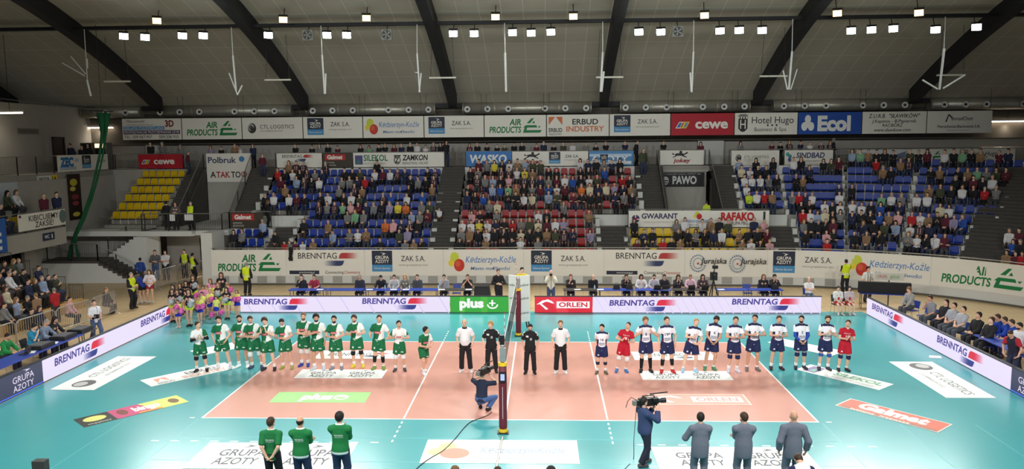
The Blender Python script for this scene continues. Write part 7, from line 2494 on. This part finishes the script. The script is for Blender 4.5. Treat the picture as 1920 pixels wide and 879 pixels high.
SEATS = {'blue': seat_mesh((14, 48, 142), 'blue'), 'red': seat_mesh((150, 14, 24), 'red'), 'yellow': seat_mesh((214, 178, 14), 'yellow')}
SEATQ = []
BLK = {'A': 'yellow corner block', 'B': 'blue block left of red seats', 'C': 'red block', 'D': 'low yellow block', 'E': 'blue block beside stairwell', 'F': 'second blue block past stairwell', 'G': 'third blue block past stairwell', 'H': 'blue block beside wide stair', 'S': 'small blue end block', 'T': 'top blue row of curved corner'}
ROWS = [
    ('B', 'blue', -16.85, -5.8, {9: '.tss..s......k........', 8: 'rkwksgn..kkd.wmwsn..ks', 7: '.m.lskw..ggnrk....kgks', 6: '..t......g.st.....k..t', 5: 'kw.wmk.kw.kwd..sb.w.b.'}),
    ('B', 'blue', -13.7, -5.75, {4: '.sgsepmngkvyo.gd', 3: '.....geg.....lgm', 2: 'k..t......opnsk.', 1: '....l.gwt...dv..', 0: '..t.......k..gtk'}),
    ('C', 'red', -3.98, 6.75, {9: '.mgykwtldd....wnkgnk.', 8: 'kg..sswyt.kk..kk.b.k.', 7: '.sglkp.ssngmwbkwd..rk', 6: 'k..lbetkgmbwm.ocncvnt', 5: 'nkb..kkwc.ld.mkkk.ngk'}),
    ('C', 'red', -4.05, 4.05, {4: '...gc.......g...', 3: '.pk.g....wk....t', 2: 'wwywnkrgdcmwv...', 1: 'gtkwkkkckktdsn.v', 0: 'k..t.kkw.g......'}),
    ('D', 'yellow', 6.15, 14.05, {2: 'k....gw.wtkd..np', 1: '.nk..kkgknw.tkkm', 0: 'mk.rkt......twkp'}),
    ('E', 'blue', 13.35, 15.0, {9: 'l.k.k', 8: 'cwkk.', 7: 'wwwgk', 6: 'w....', 5: 'Lwrt.'}),
    ('F', 'blue', 15.2, 17.4, {9: '.wk..kdm', 8: '...n....', 7: '.kt.....', 6: '.......n', 5: 'grnw...w'}),
    ('F', 'blue', 15.5, 17.45, {4: 'kk.wkw', 3: 'rwlckg', 2: 'gkkkm.', 1: 'k..pk.', 0: '...r..'}),
    ('G', 'blue', 17.6, 19.85, {9: '...r..ts', 8: '....tk..', 7: '.......', 6: 'k......', 5: '...ewg', 4: 'wwkb.n', 3: 'nkkbtp', 2: '.nkdl', 1: 'ktk.'}),
    ('H', 'blue', 20.05, 23.1, {9: '..........', 8: '.kt.ktegdm', 7: '....kkmkw.', 6: '.tdkwkrg', 5: 'ww......'}),
    ('H', 'blue', 20.05, 22.35, {4: '...cw..', 3: 'rwtkmvb', 2: 'wsn...', 1: 'gwkwm.'}),
    ('T', 'blue', 17.6, 23.2, {10: 'letkkk.dkm.wkekt.mn.'}),
    ('A', 'yellow', -26.35, -23.35, {k: '......' for k in range(4, 10)}),
    ('S', 'blue', -17.75, -15.7, {2: '...l', 1: 'kg..'}),
]
for b, col, t0, t1, rows in ROWS:
    for n, s_ in rows.items():
        for i, c in enumerate(s_):
            t = t0 + (i + .5) * (t1 - t0) / len(s_)
            off = row_off(n) + .65
            x, y, a = path(t, off)
            pos = 'row %s' % n
            SEATQ.append((float(np.linalg.norm(np.array((x, y, row_z(n))) - CAM)), (x, y, row_z(n)), -a, col, c == '.', '%s row up, %s from left, %s' % (ORD[n], ORD[i], BLK[b]), b))
            if c != '.':
                x2, y2, a2 = path(t, off - .19)
                spectator((x2, y2, row_z(n)), -a2, c, 'spectator in %s, %s row up, %s seat from left, %s' % (PAL[c][1], ORD[n], ORD[i], BLK[b]), 'spectators in the %s' % BLK[b])
# far corner beyond the wide stair
for i, (px, py, c) in enumerate(((1893, 440, 'w'), (1911, 428, 'm'), (1899, 462, 'b'), (1914, 458, 'k'), (1887, 480, 't'), (1904, 478, 'm'), (1916, 482, 'r'))):
    for n in range(5):
        t = t_at(50)
        R = ARC_R + row_off(n) + .46
        d = ray(px, py)[:2]
        o2 = CAM[:2] - np.array(ARC_C)
        A_q, B_q, C_q = d @ d, 2 * o2 @ d, o2 @ o2 - R * R
        tt = (-B_q + math.sqrt(max(0, B_q * B_q - 4 * A_q * C_q))) / (2 * A_q)
        q = CAM + ray(px, py) * tt
        if q[2] < row_z(n) + 1.5:
            break
    al = math.atan2(q[0] - ARC_C[0], q[1] - ARC_C[1])
    spectator((q[0], q[1], row_z(n)), -al, c, 'spectator in %s beyond the wide corner stair, %s in the row' % (PAL[c][1], ORD[i]), 'spectators beyond the wide stair')
# standing along the upper railing
UPL = [(282, 264, 'k'), (304, 264, 'g'), (338, 270, 'g'), (395, 272, 'v'), (415, 274, 'k'), (440, 268, 't'), (448, 272, 'w'), (474, 269, 'n'), (554, 269, 'k'), (585, 271, 'k'), (599, 269, 'g'), (615, 268, 'k'), (633, 272, 'm'), (676, 270, 'k'), (692, 273, 'e'), (711, 269, 'k'), (722, 268, 'k'), (739, 269, 'm'), (753, 268, 'n'), (769, 266, 'k'), (782, 266, 'w'), (798, 271, 'w'), (813, 266, 's'), (826, 266, 'k'),
       (880, 268, 's'), (895, 266, 'k'), (913, 268, 'k'), (932, 270, 'k'), (946, 269, 'd'), (964, 266, 'k'), (979, 265, 'k'), (1006, 268, 'm'), (1019, 263, 'n'), (1038, 268, 'k'), (1056, 265, 'd'), (1074, 265, 'w'), (1099, 265, 'g'), (1117, 268, 'k'), (1136, 264, 'k'), (1172, 263, 'n'), (1244, 263, 'k'), (1314, 265, 'm'), (1388, 264, 'g'), (1447, 268, 'm'), (1463, 266, 'k'), (1480, 262, 's'), (1501, 263, 'n'), (1519, 265, 'w'), (1540, 265, 's'), (1556, 263, 's')]
for i, (px, py, c) in enumerate(UPL):
    yy = 26.95 + rnd.uniform(0, .5)
    q = yp(px, py, yy)
    spectator((q[0], yy, WALK_Z), 0, c, 'spectator in %s at the upper railing, %s from left' % (PAL[c][1], ORD[i] if i < 24 else ORD[49 - i] + ' counted from the far end' if i >= 26 else ORD[i - 24] + ' past the first stair'), 'spectators standing at the upper railing', ('st_lap', 'st_cross', 'st_low', 'st_clap'), max(.86, min(1.06, (q[2] - WALK_Z) / 1.8)))
# people standing or moving on stairs and beside the blocks
for px, py, y, z, yaw, c, lab in ((1193, 262, 26.9, WALK_Z, 60, 'k', 'spectator in black at the head of the stair beside the short railing'), (1206, 276, 25.2, 5.7, 20, 'd', 'spectator in dark jacket walking down the upper stair beside the stairwell'), (1562, 258, 26.9, WALK_Z, 100, 'k', 'tall spectator in black leaning past the last railing banner'), (836, 262, 26.9, WALK_Z, 40, 'k', 'spectator in black leaning at the head of the first stair'),
                                  (492, 300, 25.4, 5.9, 20, 'm', 'spectator in dark purple at the head of the stair beside the corner banner'), (500, 374, 21.5, 2.9, 120, 'k', 'man in black turned to the seats on the blue block landing'), (352, 302, 25.6, 6.1, 90, 'm', 'spectator in dark red on the stair beside the yellow corner seats'), (517, 445, 19.0, 1.4, 0, 'k', 'woman in black suit on the lower stair beside the small blue block'),
                                  (1325, 376, 21.2, 2.9, 180, 'L', 'steward in yellow vest on the landing above the low yellow seats'), (1868, 338, 23.0, 4.6, 100, 'k', 'spectator in black descending the wide corner stair'), (1853, 346, 22.4, 4.4, 60, 'g', 'spectator in grey jacket at the edge of the wide corner stair'),
                                  (76, 268, 25.5, WALK_Z, 180, 'n', 'man in navy seen from behind on the side walkway'), (132, 268, 25.2, WALK_Z, 0, 'n', 'man in navy with white stripes leaning on the side walkway railing'), (153, 272, 25.6, WALK_Z, 10, 'k', 'man in black leaning beside the green net top'), (164, 268, 25.9, WALK_Z, 10, 'k', 'second man in black leaning beside the green net top')):
    q = yp(px, py, y)
    spectator((q[0], y, z), math.radians(yaw), c, lab, None, ('st_lap', 'st_side', 'st_low'), max(.85, min(1.08, (q[2] - z) / 1.8)))
for i, (px, c) in enumerate(((533, 'r'), (543, 'g'), (553, 'm'), (567, 'w'))):
    q = yp(px, 456, 17.95)
    spectator((q[0], 18.0, 1.12), 0, c, 'child in %s looking over the rail below the blue block, %s from left' % (PAL[c][1], ORD[i]), 'children at the front rail', ('st_lap', 'st_cross'), .76)
spectator((-5.35, 21.4, 3.05), 0, 'w', 'child in white sitting on the stair step beside the blue block', None, ('lap',), .7)
# wooden bleachers on the left
BLC = [(70, 105, 'w'), (150, 115, 'k'), (235, 75, 'k'), (185, 200, 'k'), (310, 190, 'g'), (365, 150, 'd'), (545, 190, 'n'), (180, 245, 'w'), (230, 335, 'k'), (300, 320, 'k'), (515, 415, 'n'), (590, 465, 'k'), (632, 335, 'l'), (755, 298, 'd'), (860, 290, 'k'), (75, 485, 'c'), (220, 600, 'l'), (350, 575, 'k'), (25, 700, 'g'), (20, 230, 'p'), (15, 330, 'k'), (90, 330, 'r'), (20, 560, 'm'), (120, 400, 'k')]
BL_ = []
for zx, zy, c in BLC:
    px, py = zx / 7.325, 470 + zy / 7.325
    best = None
    for k in range(6):
        q = xp(px, py, -21.9 - BX * k - .2)
        e = abs(q[2] - (BH * (k + 1) + .86))
        if best is None or e < best[0]:
            best = (e, k, q)
    _, k, q = best
    BL_.append((k, min(q[1], 10.6 - .12 * k), q[0], c))
BL_.sort(key=lambda q: (q[0], -q[1]))
for i, (k, y, x, c) in enumerate(BL_):
    m = sum(1 for q in BL_[:i] if q[0] == k)
    if m and BL_[i - 1][1] - y < .5:
        y = BL_[i - 1][1] - .5
        BL_[i] = (k, y, x, c)
    spectator((x, y, BH * (k + 1) - .42), math.pi / 2, c, 'spectator in %s on the %s wooden bleacher step, %s from the far end' % (PAL[c][1], ORD[k], ORD[m]), 'spectators on the wooden bleachers')
for zx, zy, c, lab, yaw in ((500, 575, 't', 'person in beige hooded jacket standing with back to the court at the bleachers', 100), (745, 505, 'r', 'person in red jacket standing with back to the court at the bleachers', 120)):
    q = xp(zx / 7.325, 470 + zy / 7.325, -21.2)
    spectator((-21.2, q[1], 0), math.radians(-yaw), c, lab, None, ('st_low',), max(.9, min(1.1, q[2] / 1.8)))
for px, py, x, c, lab in ((56, 583, -20.5, 'k', 'boy in black behind the fence, left of two'), (71, 581, -20.5, 'n', 'boy in dark blue behind the fence, right of two'), (128, 573, -20.4, 'p', 'child in pale pink behind the fence'), (196, 543, -20.0, 'k', 'bald man in black sitting sideways with an arm on the fence')):
    q = xp(px, py, x)
    spectator((x, q[1], max(-.1, q[2] - 1.32)), math.pi / 2, c, lab, None, ('knees',), .95)
# side balcony
for px, py, x, z, c, lab, ps in ((8, 337, -27.9, 4.1, 'd', 'spectator in dark green on the side balcony', ('knees',)), (25, 336, -27.9, 4.1, 'w', 'spectator in white on the side balcony', ('knees',)), (0, 368, -27.0, 3.5, 'k', 'spectator in black on the lower balcony row', ('lap',)), (80, 357, -26.6, 3.5, 'm', 'woman in dark jacket standing at the balcony rail', ('st_low',)), (104, 351, -26.6, 3.5, 'n', 'man in navy leaning on the balcony rail', ('st_low',))):
    q = xp(px, py, x)
    spectator((x, q[1], z), math.pi / 2 if ps[0] != 'st_low' else math.pi / 3, c, lab, None, ps, max(.85, min(1.1, (q[2] - z) / (1.8 if ps[0] == 'st_low' else 1.36))))

QUEUE.sort(key=lambda q: q[0])
n_named = sum(1 for o in bpy.data.objects if o.get('category') == 'person')
N_IND = max(0, 300 - n_named)
seen = {}
for i, q in enumerate(QUEUE[:N_IND]):
    raw_spectator(q, i)
far = Geo()
for i, q in enumerate(QUEUE[N_IND:]):
    _, g = template(q[4], q[5], .05)
    ca, sa = math.cos(q[2]), math.sin(q[2])
    Rz = np.array(((ca, -sa, 0), (sa, ca, 0), (0, 0, 1.0)))
    r_ = random.Random(i)
    leg = r_.choice(((32, 32, 36), (50, 58, 84), (70, 70, 74)))
    hc = r_.choice(((32, 26, 24), (62, 44, 34), (110, 84, 58), (126, 122, 118)))
    for v, f, m in zip(g.v, g.f, g.m):
        pass
    V = np.concatenate(g.v) @ Rz.T * q[3] + np.array(q[1])
    base = far.n
    first = True
    for f, m in zip(g.f, g.m):
        k = int(m[0])
        if k == 4 and q[6] != 's':
            continue
        if k == 4:
            fz = (V[f - 0].mean(1)[:, 2] * 11) % 1 > .5
            c = np.where(fz[:, None], np.array((220, 216, 214.)), np.array((176, 40, 52.)))
        else:
            c = np.array((SKINS[i % 3], PAL[q[6]][0], leg, hc)[k], float)
        far.add(V if first else np.zeros((0, 3)), f, 0, c) if first else (far.f.append(f + base), far.m.append(np.zeros(len(f), np.int32)), far.c.append(np.tile(c, (len(f), 1)) if c.ndim == 1 else c))
        if first:
            far.f[-1] = f + base
        first = False
fo = bpy.data.objects.new('crowd', far.mesh('crowd', [CLOTH()]))
COL.objects.link(fo)
tag(fo, 'mass of small spectators filling the upper seat rows', 'crowd', None, 'stuff')

SEATQ.sort(key=lambda q: q[0])
emp = [q for q in SEATQ if q[4]]
for q in emp[:300]:
    o = bpy.data.objects.new('stadium_seat', SEATS[q[3]])
    COL.objects.link(o)
    o.location, o.rotation_euler = q[1], (0, 0, q[2])
    tag(o, 'empty %s seat, %s' % (q[3], q[5]), 'seat', 'empty seats in the %s' % BLK[q[6]])
rest = emp[300:] + [q for q in SEATQ if not q[4]]
for col in SEATS:
    me = SEATS[col]
    bv = np.array([v.co for v in me.vertices])
    polys = [tuple(p.vertices) for p in me.polygons]
    pm = [p.material_index for p in me.polygons]
    mb = MB()
    for q in rest:
        if q[3] != col:
            continue
        M_ = np.array(Matrix.Rotation(q[2], 3, 'Z'))
        b = len(mb.v)
        mb.v += [tuple(p) for p in bv @ M_.T + np.array(q[1])]
        mb.f += [tuple(b + i for i in f) for f in polys]
        mb.m += pm
        mb.c += [None] * len(polys)
    if mb.v:
        o = mb.build('seating', [me.materials[0], me.materials[1]])
        tag(o, '%s seats hidden under spectators or far up the stand' % col, 'seats', None, 'stuff')
# ================================================================ left wall signs, green net, broadcast table
def wall_sign(name, label, cat, px0, px1, pytop, pybot, x, bg, els, dw, group=None, xoff=0.02):
    a, b = xp(px0, (pytop + pybot) / 2, x), xp(px1, (pytop + pybot) / 2, x)
    z1, z0 = xp((px0 + px1) / 2, pytop, x)[2], xp((px0 + px1) / 2, pybot, x)[2]
    W, H = b[1] - a[1], z1 - z0
    k = (W / H) / dw
    e2 = []
    for e in els:
        if e[0] == 't':
            e = ('t', e[1], e[2] * k, e[3], e[4], e[5], e[6] * k, *e[7:])
        elif e[0] == 'r':
            e = ('r', e[1] * k, e[2], e[3] * k, e[4], e[5])
        elif e[0] == 'e':
            e = ('e', e[1] * k, e[2], e[3] * k, e[4], e[5])
        e2.append(e)
    return sign(name, label, cat, flat_frame((x + xoff, a[1], z0), (0, 1, 0)), W, H, bg, e2, group, .015)


wall_sign('railing_banner', 'white banner with big black slogan on the side balcony rail', 'banner', 33, 122, 397, 428, -25.95, WH, [T('KIBICUJEMY', 1.75, .52, .33, (44, 40, 44), w=2.1, b=.01), T('ZAKSIE!', 1.75, .12, .33, (44, 40, 44), w=1.3, b=.01), ('r', .05, .8, .2, .95, (110, 40, 50)), ('e', 3.1, .55, .26, .42, (96, 116, 112))], 3.3)
wall_sign('wall_sign', 'dark blue toilet sign under the balcony banner', 'sign', 80, 102, 436, 450, -25.98, (40, 50, 76), [T('WC', .5, .28, .44, (226, 226, 224), w=.62, b=.02), ('e', 1.15, .66, .08, .12, (226, 226, 224)), ('r', 1.08, .2, 1.22, .56, (226, 226, 224))], 1.5)
wall_sign('wall_sign', 'white sign with yellow square numbered fourteen on the pale balcony wall', 'sign', 69, 107, 329, 343, -28.48, (216, 216, 212), [T('SEKTOR', .95, .26, .5, (50, 46, 44), w=1.45, b=.02), ('r', 1.9, 0, 2.8, 1, (222, 190, 40)), T('14', 2.34, .22, .6, (50, 46, 44), w=.55, b=.02)], 2.8)
wall_sign('wall_sign', 'white sign with yellow square numbered thirteen on the lower white wall', 'sign', 8, 37, 441, 455, -26.9, (216, 212, 200), [T('SEKTOR', .95, .26, .5, (50, 46, 44), w=1.45, b=.02), ('r', 1.9, 0, 2.8, 1, (214, 190, 90)), T('13', 2.34, .22, .6, (50, 46, 44), w=.55, b=.02)], 2.8)
wall_sign('wall_banner', 'blue banner with white bars at the left picture edge', 'banner', -40, 12, 412, 478, -25.8, (46, 92, 166), [('r', .75, .1, 1.2, .2, (226, 226, 226)), ('r', .75, .3, 1.2, .4, (226, 226, 226)), ('r', .75, .5, 1.2, .6, (226, 226, 226))], 1.5)
wall_sign('railing_banner', 'white banner with blue block letters on the side walkway rail', 'banner', 107, 202, 290, 320, -28.4, WH, L_zet(), 5.0)
wall_sign('wall_sign', 'small grey lettered board high on the side wall', 'sign', 33, 72, 241, 251, -31.55, (120, 114, 108), [T('KAWIARNIA INTERNETOWA', 1.8, .25, .5, (80, 76, 72), w=3.2)], 3.8)
wall_sign('poster', 'tall dark poster with yellow shapes on the corner wall', 'poster', 128, 152, 326, 412, -28.35, (44, 34, 32), [('e', .25, .82, .16, .08, (190, 180, 60)), ('e', .2, .68, .12, .05, (206, 190, 90)), ('e', .28, .5, .16, .06, (130, 50, 60)), ('e', .28, .36, .14, .05, (150, 60, 70)), ('e', .28, .12, .16, .05, (206, 196, 80))], .55)
# balcony rail, seats
railing('railing', 'dark railing at the front of the side balcony', [(-26.05, 0, 3.5), (-26.05, 16.45, 3.5)])
st = MB().box((-28.5, -14, 3.5), (-27.4, 14.6, 4.05)).build('floor_balcony_step', CONC)
struct(st, 'raised step of the side balcony')
k = 0
for row, (x, z) in enumerate(((-26.9, 3.5), (-27.8, 4.05))):
    for i in range(9):
        o = bpy.data.objects.new('stadium_seat', SEATS['yellow'])
        COL.objects.link(o)
        o.location, o.rotation_euler = (x - .15, 9.9 + .5 * i, z), (0, 0, math.pi / 2)
        tag(o, 'yellow seat on the side balcony, %s row, %s towards the corner' % (('front', 'back')[row], ORD[i]), 'seat', 'yellow seats on the side balcony')
# gathered green net
r = empty('green_net', (*yp(190, 208, 18.0)[:2], yp(190, 208, 18.0)[2]))
o = np.array(r.location)
gm_ = mat('green_netting', (16, 84, 48), .8, noise=.35, scale=12)
tp = [yp(a, b, 18.0) - o for a, b in ((190, 212), (192, 250), (187, 290), (178, 330), (168, 370), (154, 410), (141, 440), (134, 462), (131, 486))]
t2 = [yp(a, b, 18.05) - o for a, b in ((200, 212), (199, 245), (193, 290), (184, 330), (172, 372), (157, 412), (142, 442), (143, 465), (149, 484))]
MB().tube(tp, [.26, .1, .07, .065, .07, .08, .09, .12, .16], 10).build('net_bundle', gm_, r, True)
MB().tube(t2, [.22, .08, .06, .06, .065, .07, .08, .08, .1], 10).build('net_bundle', gm_, r, True)
MB().tube([yp(168, 207, 18.0) - o, yp(212, 209, 18.0) - o], .03, 6).build('top_pole', STEEL_D, r)
MB().tube([yp(-20, 182, 18.0) - o, yp(190, 207, 18.0) - o], .02, 5).build('support_wire', STEEL_L, r)
MB().tube([yp(190, 207, 18.0) - o, np.array((yp(190, 207, 18.0)[0], 18.0, zc(18)) - o)], .015, 5).build('hanging_cord', STEEL_D, r)
tag(r, 'gathered green net hanging in the left corner', 'net')
# vending machines in the corner
for (a, b, lab, lit) in ((119, 265, 'dark vending machine with pale side in the corner', False), (141, 262, 'vending machine with lit top in the corner', True)):
    q = yp(a, 285, 27.6)
    r = empty('vending_machine', (-30.9 if not lit else -29.9, 27.6, WALK_Z + .002))
    MB().box((-.42, -.4, 0), (.42, .4, 1.85)).build('cabinet', mat('vending_side', (120, 116, 108), .5), r)
    MB().box((-.36, -.42, .3), (.36, -.4, 1.45)).build('front_window', BLACK, r)
    MB().box((-.36, -.43, 1.5), (.36, -.4, 1.78)).build('top_panel', mat('lit_panel', (255, 214, 170), .4, emit=2.0, noise=0) if lit else BLACK, r)
    tag(r, lab, 'vending machine')
# broadcast table along the left board
ya, yb = xp(0, 705, -17.2)[1] - 2.0, xp(140, 628, -17.2)[1]
table('long blue table behind the left led board', (-17.2, (ya + yb) / 2, 0), math.radians(90), yb - ya, .8, BLUE_T, None)
yc = xp(160, 622, -17.2)[1]
table('dark equipment table at the end of the long blue table', (-17.25, (yb + yc) / 2 + .15, 0), math.radians(90), yc - yb + .2, .8, DARK_T, None)
BT = [((10, 652), 'green striped jacket at the laptop', (36, 130, 70), 'table', ('short', 'dark'), 0), ((58, 608), 'teal t-shirt with headset', (40, 130, 166), 'chin', ('full', 'dark'), 0), ((81, 603), 'grey blue sweater with headset', (128, 142, 164), 'table', ('crop', 'grey'), 0), ((97, 594), 'black top with long dark hair', (44, 42, 46), 'table', ('long', 'dark'), 1)]
for (px, py), d, c, ap, hr, fem in BT:
    p = xp(px, py, -18.1)
    seated('commentator in %s at the left table' % d, (-18.15, p[1], 0), 90, J(ARM[ap], dict(lean=12, head=(0, 10, 0))), c, hr, rnd.randrange(4), 'sweater', sl=.9 if 't-shirt' in d else 1.8, group='commentators at the left table', vox=.024, fem=bool(fem), H=1.8)
    chair('chair under the commentator in %s' % d, (-18.2, p[1], 0), math.radians(90), (44, 44, 48), group='chairs at the left table')
laptop('open black laptop on the left table before the green jacket', (-17.2, xp(45, 655, -17.2)[1], .745), math.radians(90))
for (px, py), lab in (((75, 640), 'black mixer case on the left table beside the headset man'), ((118, 620), 'black equipment case on the dark table'), ((150, 612), 'flat black equipment rack at the table end')):
    q = xp(px, py, -17.2)
    r = empty('equipment_case', (-17.2, q[1], .745))
    MB().box((-.3, -.4, 0), (.3, .4, .14)).build('case_body', BLACK, r)
    for kx in range(5):
        MB().box((-.24 + .1 * kx, -.3, .14), (-.2 + .1 * kx, .3, .155)).build('control_strip', mat('grey_controls', (110, 110, 114), .5), r)
    tag(r, lab, 'equipment case', 'broadcast equipment on the tables')
for (px, py), lab in (((63, 672), 'white papers on the blue table beside the laptop'), ((103, 632), 'white papers on the left table before the grey sweater'), ((128, 627), 'white papers on the dark table end')):
    q = xp(px, py, -17.05)
    rr_ = empty('paper', (-17.1, q[1], .746), .4)
    MB().box((-.12, -.18, 0), (.12, .18, .006)).build('sheet', mat('white_paper', (232, 232, 230), .7, noise=.02), rr_)
    tag(rr_, lab, 'paper', 'papers on the tables')
ph = gp(187, 640)
p = xp(178, 560, -17.3)
person('photographer in white t-shirt and jeans walking behind the left led board', (-17.35, p[1], 0), math.radians(60), p[2] if p[2] < 1.95 else 1.86, J(ARM['side'], dict(hr=(-.12, -.24, .12), hdr=(.5, -.6, .2), hl=(.26, .04, .0), fl=(.1, -.2, .085), fr=(-.1, .2, .085), P=(0, 0, .92), head=(-20, 0, 0))), [('t_shirt', 'top', (.85, .026, -.12), lambda x, y, z: (50, 50, 54) if abs(x - .04) < .012 and y < 0 else (226, 224, 228)), ('jeans', 'bottom', (1.94, .02, .012), (70, 88, 120)), ('shoe', 'shoes', (), (90, 80, 70))], 0, ('short', 'brown'), .022)
r = empty('photo_camera', (-17.1, p[1] - .3, 1.12))
MB().box((-.09, -.05, -.08), (.09, .05, .08)).tube([(0, -.05, 0), (0, -.26, -.04)], .055, 10).build('camera_body', BLACK, r)
tag(r, 'black photo camera at the hip of the walking photographer', 'camera', 'photo cameras')
# dark post top at the lower left edge
q = gp(76, 872, 1.0)
r = empty('marker_post', (q[0], q[1], 0))
MB().box((-.14, -.09, 0), (.14, .09, 1.12)).build('post', mat('dark_grey_post', (64, 62, 60), .6), r)
MB().box((-.16, -.11, 0), (.16, .11, .05)).build('base', BLACK, r)
tag(r, 'dark grey post at the lower left picture edge', 'post')
for px, py, lab in ((1752, 670, 'white plastic sheet on the floor before the right led board'),):
    q = gp(px, py)
    o = MB().prism([(-.25, -.1), (.2, -.16), (.28, .12), (-.1, .18)], 'z', .0, .03).build('plastic_sheet', mat('white_plastic', (226, 230, 232), .3), None, False, (q[0], q[1], .001))
    tag(o, lab, 'plastic sheet')
